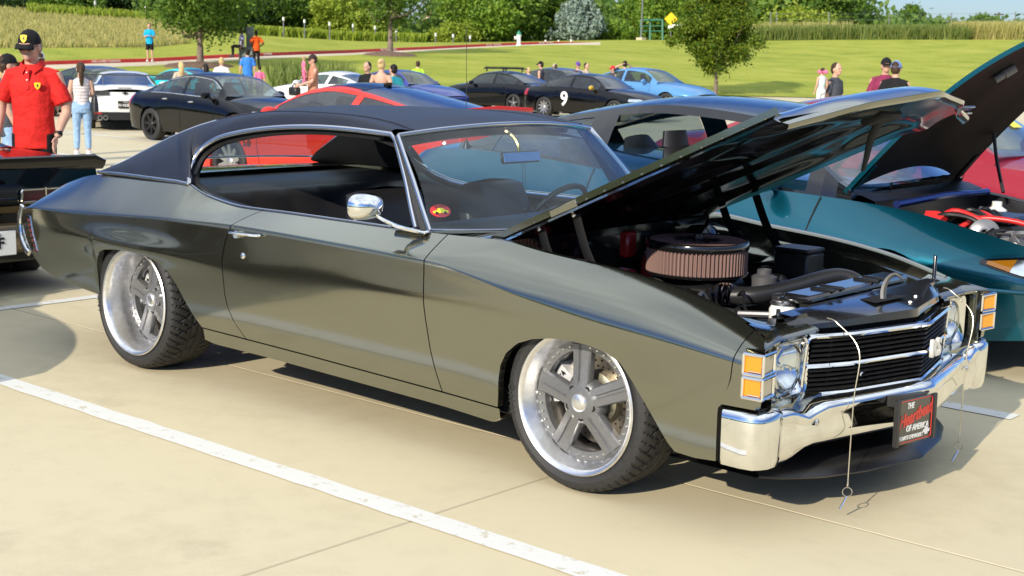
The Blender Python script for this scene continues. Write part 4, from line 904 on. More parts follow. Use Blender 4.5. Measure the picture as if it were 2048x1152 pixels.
# bay: firewall, inner fenders, floor
m = MB(); m.grid([[(-.53, y, z) for y in (-.74, 0, .74)] for z in (.25, .85)]); m.box((-.55, .0, .87), (.08, 1.40, .03)); m.build('firewall', BLACKG, car)
for s in (-1, 1):
    m = MB(); xs = np.linspace(-.52, .66, 26)
    m.grid([[(x, s*(float(YT(x))+.002), float(ZT(x))-.002), (x, s*(float(YT(x))-.018), float(ZT(x))+.004), (x, s*(float(YT(x))-.055), float(ZT(x))-.012), (x, s*(float(YT(x))-.062), float(ZT(x))-.06)] for x in xs], flip=(s > 0)); m.build('fender_top_rail', PAINT, car, 60)
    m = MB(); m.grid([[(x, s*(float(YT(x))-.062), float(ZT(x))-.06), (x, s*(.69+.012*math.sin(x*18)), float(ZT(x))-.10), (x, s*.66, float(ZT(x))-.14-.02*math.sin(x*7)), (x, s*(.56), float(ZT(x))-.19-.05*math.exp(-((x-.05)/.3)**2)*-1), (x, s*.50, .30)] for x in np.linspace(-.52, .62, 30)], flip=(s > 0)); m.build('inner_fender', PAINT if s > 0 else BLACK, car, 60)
# engine: block, valve covers, air cleaner and everything that shows around it
ENG = mat('engine_black', (.010, .010, .011), .3, .3); PLEAT = mat('filter_pleats', (.225, .138, .118), .8)
m = MB(); m.box((-.10, 0, .52), (.62, .40, .30), bev=.03); m.box((-.08, 0, .66), (.34, .30, .12), bev=.03); m.build('engine_block', ENG, car)
VC = mat('valve_cover_red', (.35, .015, .015), .35, 0, .5)
for s in (-1, 1):
    m = MB(); m.box((-.12, s*.30, .66), (.56, .15, .085), ax=[(1, 0, 0), (0, .85, s*.5), (0, -s*.5, .85)], bev=.025); m.build('valve_cover', ENG, car)
m = MB(); m.lathe([(.0, .10), (.045, .10), (.055, .06), (.06, 0)], (-.33, .04, .69), n=16); di = m.build('distributor', VC, car)
m = MB(); m.box((-.37, -.10, .835), (.05, .07, .11), bev=.01); m.build('ignition_box', VC, car); m = MB(); m.box((-.33, -.17, .715), (.10, .08, .05), bev=.015); m.build('coil_cover', VC, car)
ac = np.array((-.085, 0, 0)); m = MB()
n = 300; G = []
for z in (.742, .842): G.append([(ac[0]+(.205+(.006 if i % 4 in (0, 1) else -.006))*math.cos(2*math.pi*i/n), (.205+(.006 if i % 4 in (0, 1) else -.006))*math.sin(2*math.pi*i/n), z) for i in range(n)])
m.grid(G, cv=True); fil = m.build('air_filter', PLEAT, car, 20)
m = MB(); m.lathe([(.205, .842), (.213, .843), (.216, .850), (.216, .872), (.210, .879), (.198, .876)], (ac[0], 0, 0), n=64); m.build('lid_ring', BLACKG, fil, 60)
m = MB(); m.lathe([(.212, .735), (.216, .742), (.216, .748), (.2, .75), (.1, .73), (0, .73)], (ac[0], 0, 0), n=48); m.build('filter_base', BLACKG, fil)
m = MB(); m.grid([[(ac[0]+r*math.cos(a), r*math.sin(a), z+(.002 if i % 2 else 0)) for i, a in enumerate(np.linspace(0, 2*math.pi, 160, endpoint=False))] for r, z in ((.199, .876), (.05, .872))], cv=True); m.build('top_filter', mat('top_filter_pleats', (.20, .11, .10), .8), fil, 20)
m = MB(); m.lathe([(.05, .872), (.045, .880), (.02, .882), (.018, .90), (0, .90)], (ac[0], 0, 0), n=20)
for k in range(12): a = k*math.pi/6; m.tube([(ac[0]+.04*math.cos(a), .04*math.sin(a), .878), (ac[0]+.10*math.cos(a), .10*math.sin(a), .876)], .004, 4)
m.build('wing_nut', BLACK, fil)
m = MB(); m.tube(smooth_path([(.20, -.18, .695), (.30, -.11, .705), (.35, .05, .722), (.385, .18, .742), (.43, .28, .752), (.49, .32, .728), (.54, .32, .66)], 26), .036, 14); m.build('radiator_hose', mat('hose_rubber', (.02, .02, .021), .33, bump=(700, .4, .001)), car, 60)
m = MB(); m.lathe([(.028, 0), (.030, .004), (.030, .075), (.026, .08), (0, .08)], (.19, -.20, .665), n=18); m.build('thermostat_housing', mat('dark_chrome', (.28, .26, .30), .1, 1.0), car)
m = MB(); m.lathe([(.055, 0), (.055, .09), (.03, .10), (.03, .12)], (.14, .17, .64), n=40); m.build('breather_filter', mat('breather_grey', (.08, .08, .085), .5), car)
m = MB(); m.box((.10, .52, .70), (.17, .15, .20), bev=.01); m.box((.10, .52, .81), (.17, .155, .02), bev=.006); m.build('battery', BLACK, car)
m = MB(); m.lathe([(.0, .06), (.05, .058), (.085, .04), (.09, 0), (.09, -.05)], (-.40, .52, .78), (1, 0, .1), n=24); m.build('brake_booster', BLACKG, car)
rngp = np.random.default_rng(3)
HB = mat('braided_hose', (.20, .20, .21), .35, .7); WIRE = mat('wire_black', (.01, .01, .01), .4)
for k in range(38):
    x0, y0 = rngp.uniform(-.35, .25), rngp.uniform(-.5, .1); p = [(x0, y0, rngp.uniform(.60, .70)), (x0+rngp.uniform(-.1, .1), y0-.07, rngp.uniform(.68, .74)), (x0+rngp.uniform(0, .2), y0-.15, rngp.uniform(.6, .7)), (x0+rngp.uniform(.1, .3), y0-.2, .58)]
    m = MB(); m.tube(smooth_path(p, 12), rngp.uniform(.004, .011), 6); m.build('engine_wire', HB if k % 4 == 0 else WIRE, car)
m = MB()
for k in range(26):
    c = (rngp.uniform(-.25, .36), rngp.uniform(-.46, -.16), rngp.uniform(.60, .69)); r = rngp.uniform(.008, .022); m.lathe([(0, r), (r*.7, r*.9), (r, 0), (r, -r)], c, nrm(rngp.normal(size=3)+np.array([0, -1, 1])), n=8)
m.build('engine_fittings', mat('fitting_metal', (.35, .34, .33), .25, 1.0), car)
m = MB(); m.tube(smooth_path([(.18, -.35, .655), (.28, -.36, .66), (.40, -.33, .668), (.50, -.30, .675)], 10), .013, 8); m.build('braided_line', HB, car)
m = MB(); m.lathe([(.085, 0), (.10, .02), (.10, .05), (.075, .07), (.03, .07)], (.30, -.16, .52), (1, 0, 0), n=24); m.lathe([(.05, 0), (.06, .02), (.06, .05), (.03, .06)], (.30, -.30, .60), (1, 0, 0), n=20); m.build('accessory_pulley', ENG, car)
# radiator, top panel, cap, latch
m = MB(); m.box((.55, 0, .50), (.06, .90, .36)); m.build('radiator', BLACK, car)
RP = mat('blue_black_panel', (.012, .012, .014), .22, 0, 1.0, crough=.08)
GTOP = lambda y: (.905-.245*max(0, abs(y)-.0)*1.0 if abs(y) < .40 else .807-.45*(abs(y)-.40))
yp = np.linspace(-.60, .60, 25)
m = MB(); G = [[(GTOP(y)-.0, y, .688), (GTOP(y)-.004, y, .712-.02*(abs(y)/.6)**2+.006), (GTOP(y)-.03, y, .724), (.72, y, .738), (.66, y, .742), (.655, y, .70)] for y in yp]; m.grid(G); rp = m.build('radiator_panel', RP, car, 30)
m = MB(); m.box((.585, .06, .752), (.12, .80, .034), bev=.012); m.tube([(.535, -.36, .748), (.535, .5, .748)], .010, 6); m.build('fan_shroud_cover', RP, rp)
m = MB()
for y in (-.17, -.10, .17, .24): m.box((.60, y, .772), (.10, .022, .012), bev=.004)
m.build('shroud_bracket', BLACK, rp)
m = MB(); m.prism([(-.03, -.09), (.05, -.12), (.06, .12), (-.03, .10)], (.745, .0, .7385), (1, 0, 0), (0, 1, 0), (0, 0, 1), .002); m.build('latch_opening', DARK, rp)
m = MB(); m.tube(smooth_path([(.775, -.01, .71), (.765, -.005, .77), (.775, .005, .815), (.80, .015, .835), (.825, .02, .82)], 14), np.linspace(.017, .008, 15)[:15], 6, fl=.6); m.build('latch_hook', mat('hook_grey', (.12, .12, .12), .4, .5), rp)
m = MB()
for x, y in ((.845, .06), (.80, .20), (.70, .42), (.70, -.42)): m.lathe([(0, .008), (.009, .006), (.011, 0)], (x, y, .727), n=8)
m.build('panel_bolt', STEEL, rp)
TANK = mat('plastic_tank', (.78, .78, .74), .35)
m = MB(); m.lathe([(.035, -.14), (.050, -.12), (.052, -.02), (.04, .0), (.03, .01)], (.515, -.31, .722), n=20); m.box((.54, -.33, .63), (.09, .09, .10), bev=.02); m.build('coolant_tank', TANK, car)
m = MB(); m.lathe([(.040, 0), (.043, .006), (.043, .018), (.036, .022), (.016, .024), (0, .03)], (.515, -.31, .735), n=24); m.lathe([(.030, -.02), (.048, -.015), (.048, -.008), (.04, 0)], (.515, -.31, .735), n=24); m.build('radiator_cap', ALU, car)
for y in (-.60, .655):
    m = MB(); m.lathe([(.022, 0), (.024, .004), (.010, .010), (.008, .014), (.008, .105 if y > 0 else .03), (.006, .108 if y > 0 else .032), (0, .108 if y > 0 else .032)], (.665, y, .725), n=12); m.build('hood_pin', BLACKG, car)
# front header panel with headlight buckets
m = MB()
for s in (-1,):
    ys2 = np.linspace(.50, .925, 14)
    fx = lambda y: .775+.03*np.clip((y-.74)/.18, 0, 1)
    G = []
    for t in np.linspace(0, 1, 14):
        yy_ = lambda ym_: .50+(ym_-.50)*t
        a, b, c, d_ = yy_(.785), yy_(.80), yy_(.835), yy_(.905)
        G.append([(.60, -a, .700+.048*t**1.6), (.68, -b, .700+.024*t**1.6), (fx(c)-.035, -c, .706-.05*max(0, c-.78)), (fx(d_)-.006, -d_, .690-.1*max(0, d_-.82)), (fx(d_), -d_, .682-.1*max(0, d_-.82)), (fx(d_)-.004, -d_, .672-.08*max(0, d_-.82)), (.725, -d_, .668)])
    m.grid(G)
    m.grid([[(.655, -y, z) for y in (.50, .80, .835)] for z in (.40, .67)], flip=False)
    m.grid([[(.655, -.835, z), (.765, -.832, z), (.797, -.840, z)] for z in (.44, .56, .672)], flip=False)
    m.grid([[(.73, -y, .475), (.80, -y, .46), (.80, -y, .40)] for y in np.linspace(.50, .92, 6)], flip=False)
m.mirror(); m.build('header_panel', PAINT, car, 40)
m = MB(); m.box((.70, 0, .40), (.10, 1.50, .16)); m.build('bumper_filler', PAINT, car)
def rrect(w, h, r, n=6):
    P = []
    for cx_, cy_, a0 in ((w/2-r, h/2-r, 0), (-w/2+r, h/2-r, math.pi/2), (-w/2+r, -h/2+r, math.pi), (w/2-r, -h/2+r, 3*math.pi/2)):
        for t in np.linspace(0, math.pi/2, n): P.append((cx_+r*math.cos(a0+t), cy_+r*math.sin(a0+t)))
    return np.array(P)
LENSB = mat('lamp_bowl', (.86, .90, .94), .12, 1.0)
for s in (-1, 1):
    hl = obj('headlight', None, car, (.732, s*.657, .564))
    P = rrect(.232, .215, .035); k = len(P); circ = np.array([(.094*math.cos(t), .094*math.sin(t)) for t in np.arctan2(P[:, 1], P[:, 0])])
    m = MB(); m.grid([[(0, q[0], q[1]) for q in P], [(.026, q[0], q[1]) for q in P*.99], [(.032, q[0], q[1]) for q in P*.955], [(.014, q[0], q[1]) for q in circ*1.06], [(.002, q[0], q[1]) for q in circ]], cv=True, flip=True); m.build('bezel', CHROME, hl, 40)
    m = MB(); m.lathe([(.0, -.05), (.03, -.045), (.065, -.025), (.088, .006)], (0, 0, 0), (1, 0, 0), n=32); m.build('reflector', LENSB, hl)
    m = MB(); m.lathe([(.094, .004), (.093, .016), (.085, .020)], (0, 0, 0), (1, 0, 0), n=36); m.build('lamp_ring', CHROME_D, hl)
    m = MB(); m.lathe([(.090, .012), (.07, .028), (.04, .037), (0, .040)], (0, 0, 0), (1, 0, 0), n=32); m.build('lens', CLEAR, hl)
    m = MB()
    for y, z in ((-.022, .004), (.032, -.006)): m.lathe([(0, .012), (.009, .010), (.012, 0), (.012, -.02)], (.0, y, z), (1, 0, 0), n=12)
    m.build('bulb_shield', CHROME, hl)
    m = MB()
    for a in (.8, -2.2): m.lathe([(0, .004), (.006, .003), (.007, 0)], (.029, .128*math.cos(a)*.78, .115*math.sin(a)), (1, 0, 0), n=8)
    m.build('bezel_screw', STEEL, hl)
    # wrap-round signal lamps, two stacked
    sl_ = obj('signal_lamp', None, car, (0, 0, 0))
    for z0, z1 in ((.592, .660), (.512, .580)):
        m = MB(); a, b, c = (.745, s*.943), (.818, s*.939), (.800, s*.842)
        for (p, q), fp in (((a, b), False), ((b, c), False)):
            G = [[(p[0]+(q[0]-p[0])*t, p[1]+(q[1]-p[1])*t, z) for t in np.linspace(0, 1, 22 if (p, q) == (b, c) else 8)] for z in np.linspace(z0+.006, z1-.006, 3)]
            G = np.array(G); nn_ = np.array([0, s, 0]) if p == a else nrm((.98, s*-.15, 0)); 
            if p == b:
                for j in range(G.shape[1]): G[:, j] += nn_*(.003 if j % 2 else 0)
            m.grid(G-nn_*.004, 0 if p == a else 1, flip=(s > 0))
        m.build('amber_lens', [AMBER, mat('clear_ribbed_lens' if s < 0 else 'amber_ribbed_lens', (.62, .55, .42) if s < 0 else (.80, .33, .03), .12, .25, 1.0)], sl_, 20)
        m = MB()
        for z in (z0, z1): m.tube([(a[0], a[1]+s*.002, z), (b[0], b[1]+s*.002, z), (c[0]+.004, c[1], z)], .006, 6)
        for p in (a, b, (c[0]+.002, c[1])): m.tube([(p[0], p[1]+s*.002, z0), (p[0], p[1]+s*.002, z1)], .0055, 6)
        m.tube([(a[0]+.02, a[1]+s*.001, z0+.01), (b[0]-.01, b[1]+s*.002, z0+.01)], .0015, 4)
        m.build('lamp_bezel', CHROME, sl_)
    m = MB(); m.box((.775, s*.905, .586), (.05, .05, .012)); m.build('lamp_divider', CHROME, sl_)
# grille
GX = [(.0, .952), (.20, .903), (.40, .852), (.50, .806), (.565, .770)]
gx = lin(GX+[(-y, x) for y, x in GX if y]); gb = lambda z: -.016*(.67-z)/.21
gr = obj('grille', None, car, (0, 0, 0))
yb_ = np.array([-.565, -.53, -.5, -.45, -.40, -.3, -.2, -.1, 0, .1, .2, .3, .4, .45, .5, .53, .565])
gp = lambda y, z, o=0: np.array([float(gx(y))+gb(z)+o, y, z])
m = MB(); m.grid([[gp(y, z, -.10) for y in yb_] for z in (.44, .675)]); m.build('grille_backing', DARK, gr)
for lo_, hi_ in ((.462, .550), (.568, .660)):
    for k in range(5):
        z = lo_+(hi_-lo_)*(k+.6)/5.2; m = MB()
        m.grid([[gp(y, z-.004, -.010)*1.0, gp(y, z, 0.0), gp(y, z+.003, -.002), gp(y, z+.006, -.075)] if False else [gp(y, z-.005, -.07), gp(y, z-.004, -.004), gp(y, z, .0), gp(y, z+.003, -.006), gp(y, z+.005, -.07)] for y in yb_*.97]); m.build('grille_bar', BLACK, gr)
for y in (-.45, -.33, -.17, 0, .17, .33, .45): m = MB(); m.tube([gp(y, .462, -.03), gp(y, .66, -.03)], .006, 4); m.build('grille_upright', BLACK, gr)
def molding(z, name, r=.010, y0=-.565, y1=.565):
    m = MB(); P = [gp(y, z) for y in yb_ if y0 <= y <= y1]; G = []
    for p in P: G.append([p+np.array(q) for q in ((-.02, 0, r), (.004, 0, r*.9), (.010, 0, 0), (.004, 0, -r*.9), (-.02, 0, -r))])
    m.grid(G); return m.build(name, CHROME, gr)
molding(.668, 'upper_moulding', .009); molding(.560, 'middle_moulding', .008); molding(.455, 'lower_moulding', .008)
for s in (-1, 1):
    m = MB(); P = smooth_path([gp(s*.50, .668), gp(s*.555, .664), gp(s*.572, .645), gp(s*.576, .56), gp(s*.573, .475), gp(s*.555, .458), gp(s*.50, .455)], 22); m.tube(P, .0115, 8, fl=.7); m.build('grille_frame', CHROME, gr)
bx = nrm(gp(.25, .57)-gp(.02, .57)); text('badge', 'RS', np.array((.958, .062, .568)), (-.06, 1, 0), (0, 0, 1), .086, mat('badge_silver', (.8, .79, .74), .35, .2), gr, .006, bold=.004)
text('maker_badge', 'SS', gp(-.42, .515, .012), nrm(gp(-.38, .5)-gp(-.46, .5)), (0, 0, 1), .001, CHROME, gr) if False else None
m = MB(); m.box(gp(-.335, .520, .010), (.008, .07, .012), ax=[(.9, .25, 0), (-.25, .9, 0), (0, 0, 1)], bev=.003); m.build('grille_emblem', CHROME, gr)
# bumper
BX = lin([(0, .992), (.40, .905), (.70, .838), (.80, .826), (.86, .815)])
m = MB(); prof = [(-.10, .452), (-.05, .456), (-.018, .450), (-.002, .436), (.0, .425), (-.006, .405), (-.012, .39), (-.006, .35), (-.012, .315), (-.03, .295), (-.06, .29)]
G = []
yy = np.concatenate([np.linspace(-.81, -.70, 6), np.linspace(-.66, .66, 29), np.linspace(.70, .81, 6)])
for y in yy:
    ay = abs(y); k = np.clip((ay-.62)/.12, 0, 1); k = k*k*(3-2*k); dip = .028*math.exp(-((ay-.66)/.05)**2)
    G.append([(float(BX(ay))+dx, y, z-.012*k*0-(dip if z > .40 else 0)-.035*k*(z < .33)) for dx, z in prof])
m.grid(G); m.build('front_bumper', CHROME, car, 45)
m = MB()
pl = [(.812, .795), (.826, .81), (.830, .84), (.828, .875), (.815, .915), (.785, .938), (.74, .946), (.67, .943)]
zz_ = [(.255, -.035), (.262, -.012), (.285, -.004), (.36, .0), (.42, .002), (.448, .0), (.458, -.012), (.462, -.04)]
G = [[(px+o*(1 if py < .93 else .2), -(py+o*(0 if py < .90 else 1)), z+.004*(px-.8)) for z, o in zz_] for px, py in pl]
m.grid(G, flip=False); G2 = np.array(G); m.grid([G2[0], G2[0]+np.array([-.03, .012, 0]), G2[0]+np.array([-.09, .03, 0])], flip=True)
m.mirror(); m.build('bumper_end', CHROME, car, 50)
m = MB()
for s in (-1, 1):
    for y, z in ((.62, .385), (.88, .40)): m.lathe([(0, .006), (.009, .005), (.013, 0)], (float(BX(y))-.004, s*y, z), (1, 0, 0), n=14)
m.build('bumper_bolt', CHROME_D, car)
m = MB(); sx_ = [(0, .965), (.3, .905), (.5, .825), (.62, .73), (.66, .66)]; sf = lin(sx_)
G = [[(float(sf(abs(y)))-.45, y, .26), (float(sf(abs(y)))-.08, y, .215), (float(sf(abs(y)))-.006, y, .165), (float(sf(abs(y))), y, .157), (float(sf(abs(y)))-.01, y, .150), (float(sf(abs(y)))-.45, y, .152)] for y in np.linspace(-.66, .66, 31)]; m.grid(G); m.build('chin_spoiler', mat('spoiler_black', (.010, .010, .012), .3), car)
# dealer plate hung below the bumper
PX = nrm((0, 1, -.07)); PZ = nrm((-.04, .12, 1.0)); PZ = nrm(PZ-PX*(PX@PZ)); PN = np.cross(PX, PZ); pc = np.array((1.000, -.172, .343)); PC = pc
plt = MB(); plt.box(pc, (.315, .165, .010), ax=[PX, PZ, PN], bev=.002); plt = plt.build('front_plate', mat('plate_black', (.008, .008, .008), .25, 0, .5), car)
for sx2, w2 in ((-.150, .024), (.150, .024)):
    m = MB(); m.box(pc+PX*sx2+PN*.008, (w2, .170, .012), ax=[PX, PZ, PN], bev=.002); m.build('plate_frame', BLACK, plt)
RL = mat('plate_red', (.62, .05, .03), .5); WL_ = mat('plate_white', (.82, .82, .8), .5)
m = MB(); r_ = rrect(.27, .150, .01); m.tube([pc+PX*q[0]+PZ*q[1]+PN*.006 for q in r_], .0016, 4, closed=True); m.build('plate_border', RL, plt)
text('lettering', 'THE', pc+PX*-.045+PZ*.055+PN*.006, PX, PZ, .030, WL_, plt, .0005, .25, .0005); text('lettering', 'Heartbeat', pc+PX*-.002+PZ*.016+PN*.006, nrm(PX+PZ*.16), PZ, .064, RL, plt, .0005, .35, .0022)
text('lettering', 'OF AMERICA', pc+PX*.02+PZ*-.028+PN*.006, PX, PZ, .032, WL_, plt, .0005, .2, .0005); text('lettering', "ERDAY'S CHEVROLET", pc+PX*-.03+PZ*-.060+PN*.006, PX, PZ, .0205, WL_, plt, .0005, .2, .0003)
m = MB(); m.prism([(-.028, -.006), (-.011, -.006), (-.011, -.013), (.010, -.013), (.010, -.006), (.024, -.006), (.028, .006), (.011, .006), (.011, .013), (-.010, .013), (-.010, .006), (-.024, .006)], pc+PX*.098+PZ*-.050+PN*.0055, PX, PZ, PN, .001); m.build('bow_tie_emblem', WL_, plt)
m = MB(); m.box(pc+PZ*.07-PN*.03, (.20, .04, .06), ax=[PX, PZ, PN]); m.build('plate_bracket', BLACK, plt)
# two hood pin lanyards hanging down over the grille
CABLE = mat('lanyard_cable', (.55, .52, .42), .35, .9)
for (x, y, z0, zl, sgn) in ((.80, -.44, .712, .112, -1), (.78, .56, .71, .085, 1)):
    yl = -.455 if sgn < 0 else .52
    xr = .899 if sgn < 0 else .885
    P = smooth_path([(x-.02, y-.02, z0+.012), (x+.008, y+.005, z0-.006), (xr+.006, y+(yl-y)*.4, z0-.09), (xr+.004, yl-.003, .45), (xr, yl, .21), (xr, yl, zl+.045)], 30)
    m = MB(); m.tube(P, .0022, 5); lan = m.build('lanyard', CABLE, car)
    m = MB(); m.tube([np.array((xr, yl, zl+.030))+np.array([.3*.009*math.cos(t), -.95*.009*math.cos(t), .018*math.sin(t)]) for t in np.linspace(0, 6.2832, 16, endpoint=False)], .0018, 4, closed=True); m.build('cable_loop', CABLE, lan)
    m = MB(); m.tube([np.array((xr, yl, zl-.003))+.017*np.array([.78*math.cos(t), .62*math.cos(t), math.sin(t)]) for t in np.linspace(0, 6.2832, 20, endpoint=False)], .0022, 5, closed=True); m.build('split_ring', STEEL, lan)
    m = MB(); m.tube([(xr, yl, zl-.020), (xr-.014, yl-.02, zl-.065)], .0035, 6); m.build('lock_pin', CHROME_D, lan)
# ------------------------------------------------------------------ the other cars
def gwheel(parent, loc, r, w, side, nsp, rimm, name='wheel', rimr=None):
    wo = obj(name, None, parent, loc, (0, 0, 0 if side < 0 else math.pi)); rr = rimr or r*.70; o = -w/2
    m = MB(); m.lathe([(rr-.01, o+.01), (rr+.02, o), (r-.03, o), (r-.005, o+.025), (r, o+.05), (r, -o-.05), (r-.03, -o), (rr, -o)], (0, 0, 0), (0, 1, 0), n=40); m.build('tyre', RUBBER, wo, 60)
    m = MB(); m.lathe([(rr+.004, o+.004), (rr-.012, o+.002), (rr-.02, o+.02), (rr-.03, o+.09), (.02, o+.10)], (0, 0, 0), (0, 1, 0), n=36, m=1)
    for k in range(nsp):
        a = 2*math.pi*k/nsp+.3; ca, sa = math.cos(a), math.sin(a); G = []
        for t in np.linspace(0, 1, 5):
            u = .03+(rr-.03)*t; hw = .030+.014*(1-t); G.append([(u*ca-q*hw*sa, o+.035-.02*t+hh, u*sa+q*hw*ca) for q, hh in ((-1, .03), (-.8, 0), (.8, 0), (1, .03))])
        m.grid(G, flip=True)
    m.lathe([(0, o+.012), (.04, o+.014), (.06, o+.03)], (0, 0, 0), (0, 1, 0), n=16); m.build('rim', [rimm, DARK], wo, 50); return wo
def gcar(name, label, loc, rz, sc, S, paint, roof=None, gl=None, rimm=None, nsp=5, group=None, detail=True):
    t = thing(name, label, 'car', loc, rz, group); t.scale = (sc, sc, sc)
    xR, xF = S['xr'], S['xf']; ar, af = S['ax']; r = S.get('wr', .335); W = S['W']
    bt = pch(S['belt']); yt = pch(S.get('yt', [(xR, W*.70), (xR+.4, W*.82), (ar, W*.88), (0, W*.90), (af, W*.86), (xF-.4, W*.76), (xF, W*.62)]))
    ym = pch(S.get('ym', [(xR, W*.78), (xR+.12, W*.90), (xR+.45, W*.975), (ar, W), (0, W), (af, W), (xF-.45, W*.95), (xF-.15, W*.82), (xF, W*.66)]))
    zc = lin(S.get('zc', [(xR, .62), (xF, .56)])); zd = pch(S['deck'])
    zlb = S.get('sill', .21)
    def yw(x, z):
        c = zc(x); zt = bt(x); s = np.clip((z-c)/np.maximum(1e-3, zt-c), 0, 1); dz = np.maximum(0, c-z)
        w = ym(x)-(ym(x)-yt(x))*s**S.get('pw', 1.9)-.22*dz**2
        for xa in (ar, af): w = w+.018*np.exp(-((x-xa)/.45)**2)*np.exp(-((z-.62)/.1)**2)
        return w
    def zl(x):
        z = zlb+.06*np.clip((abs(x-(xF+xR)/2)-(xF-xR)/2+.5)/.5, 0, 1)
        for xa in (ar, af):
            d = abs(x-xa)
            if d < r+.045: z = max(z, math.sqrt(max(0, (r+.045)**2-d*d))+r-.01)
        return z
    xs = sorted(set(np.round(np.concatenate([np.linspace(xR, xF, 60)]+[xa+(r+.045)*np.cos(np.linspace(0, math.pi, 17)) for xa in (ar, af)]+[[xa-r-.047, xa+r+.047] for xa in (ar, af)]), 4)))
    m = MB(); G = []
    for x in xs:
        a, c, b = zl(x), max(float(zc(x)), zl(x)+.01), float(bt(x)); c = min(c, b-.01); zz = np.concatenate([np.linspace(a, c, 8), np.linspace(c, b, 9)[1:]]); G.append([(x, -float(yw(x, z)), z) for z in zz])
    G = np.array(G); m.grid(G); m.grid([G[:, 0], G[:, 0]+np.array([0, .05, 0])], flip=True)
    m.mirror(True)
    for e, sg in ((G[0], -1), (G[-1], 1)):
        m.grid([[(p[0]+sg*.07*(1-abs(y)**2.2)*(1-.6*abs(i/(len(e)-1)-.45)), p[1]*y, p[2]) for y in np.linspace(-1, 1, 11)] for i, p in enumerate(e)], flip=sg < 0)
    g = S['gh']; x0, x1, x2, x3 = g['x']
    hood_open = S.get('hood_open', False)
    xs2 = [x for x in xs if x <= (x0 if hood_open else xF)]
    if hood_open: xs2.append(x0)
    m.grid([[(x+(.07*(1-abs(y)**2.2)*.45*((1 if x == xs[-1] else -1 if x == xs[0] else 0))), y*float(yt(x)), float(bt(x))+(float(zd(x))-float(bt(x)))*(1-abs(y)**S.get('crown', 2.6))) for y in np.linspace(-1, 1, 15)] for x in xs2], flip=True)
    m.build('body', paint, t, 40)
    m = MB(); m.box(((xF+xR)/2, 0, .36), (xF-xR-.35, W*1.5, .24))
    for xa in (ar, af):
        for s in (-1, 1): m.grid([[(xa+(r+.05)*math.cos(a), s*(W-q), r+(r+.05)*math.sin(a)) for q in (.03, .4)] for a in np.linspace(-.3, math.pi+.3, 16)]); m.box((xa, s*(W-.36), r+.05), (2*r+.1, .02, 2*r-.1))
    m.build('underbody', DARK, t)
    # greenhouse
    zp = pch([(x3, float(zd(x3))-.01), (x3+(x2-x3)*.55, g.get('zq', g['z2']-.12 if False else (float(zd(x3))*.38+g['z2']*.62))), (x2, g['z2']), ((x1+x2)/2, g['zr']), (x1, g['z1']), (x0, float(zd(x0))-.005)])
    ye = pch([(x3, g.get('yb3', W*.74)), (x2, g['yr']), (x1, g['yr']+.01), (x0, g.get('yb0', W*.80))])
    fr = lambda x: max(0, min(1, (x-x3)/(x2-x3+1e-6), (x0-x)/(x0-x1+1e-6)))
    ze = lambda x: float(zp(x))-.055*fr(x)**.5
    gx_ = sorted(set(np.round(np.concatenate([np.linspace(x3, x2, 9), np.linspace(x2, x1, 13), np.linspace(x1, x0, 9)]+[[a, b] for a, b in S['win']]), 4)))
    yy = np.array([-1, -.985, -.94, -.9, -.6, -.3, 0, .3, .6, .9, .94, .985, 1])
    def top(x, y): return (x+.10*(1-y*y)*((1 if x > x1 else 0)*(x-x1)/(x0-x1+1e-6)-(1 if x < x2 else 0)*(x2-x)/(x2-x3+1e-6)*.6), y*float(ye(x)), ze(x)+(float(zp(x))-ze(x))*(1-abs(y)**2.6))
    mr, mw, mb_ = MB(), MB(), MB()
    for i in range(len(gx_)-1):
        xa, xb = gx_[i], gx_[i+1]; mid = (xa+xb)/2
        rows = [[top(xa, y) for y in yy], [top(xb, y) for y in yy]]
        if mid > x1+.02: mw.grid([q[2:-2] for q in rows], flip=True); mr.grid([q[:3] for q in rows], flip=True); mr.grid([q[-3:] for q in rows], flip=True)
        elif mid < x2-.02: mb_.grid([q[2:-2] for q in rows], flip=True); mr.grid([q[:3] for q in rows], flip=True); mr.grid([q[-3:] for q in rows], flip=True)
        else: mr.grid(rows, flip=True)
    mr.build('roof', roof or paint, t, 60); mw.build('windshield', gl or TGLASS, t, 60); mb_.build('rear_window', gl or TGLASS, t, 60)
    def side(x, tt, o=0.0, s=-1):
        yb, zb = float(yt(x))-.012, float(bt(x)); y = yb+(float(ye(x))-yb)*tt; z = zb+(ze(x)-zb)*tt; return (x, s*(y+.02*math.sin(math.pi*tt)*fr(x)+o), z)
    ts = [0, .06, .3, .6, .88, .94, 1.0]
    for s in (-1, 1):
        m = MB(); wins = [MB() for _ in S['win']]
        for i in range(len(gx_)-1):
            xa, xb = gx_[i], gx_[i+1]; mid = (xa+xb)/2; wi = next((k for k, (a, b) in enumerate(S['win']) if a < mid < b), None)
            P = [[side(xa, q, 0, s) for q in ts], [side(xb, q, 0, s) for q in ts]]
            if wi is None: m.grid(P, flip=s > 0)
            else:
                m.grid([q[:2] for q in P], flip=s > 0); m.grid([q[4:] for q in P], flip=s > 0)
                wins[wi].grid([[side(xa, q, -.006, s) for q in ts[1:5]], [side(xb, q, -.006, s) for q in ts[1:5]]], flip=s > 0)
        m.build('window_frame', S.get('framem', roof or paint), t, 40)
        for k, wmb in enumerate(wins):
            if k in S.get('open', []) : continue
            wmb.build('side_window', gl or TGLASS, t, 60)
        if S.get('chrome_win'):
            m = MB(); wa, wb = S['win'][0][0], S['win'][-1][1]; m.tube([side(x, .03, .004, s) for x in np.linspace(wa, wb, 14)], .013, 6)
            m.tube([side(x, .91, .004, s) for x in np.linspace(wa, wb, 20)], .011, 6); m.build('window_trim', CHROME, t)
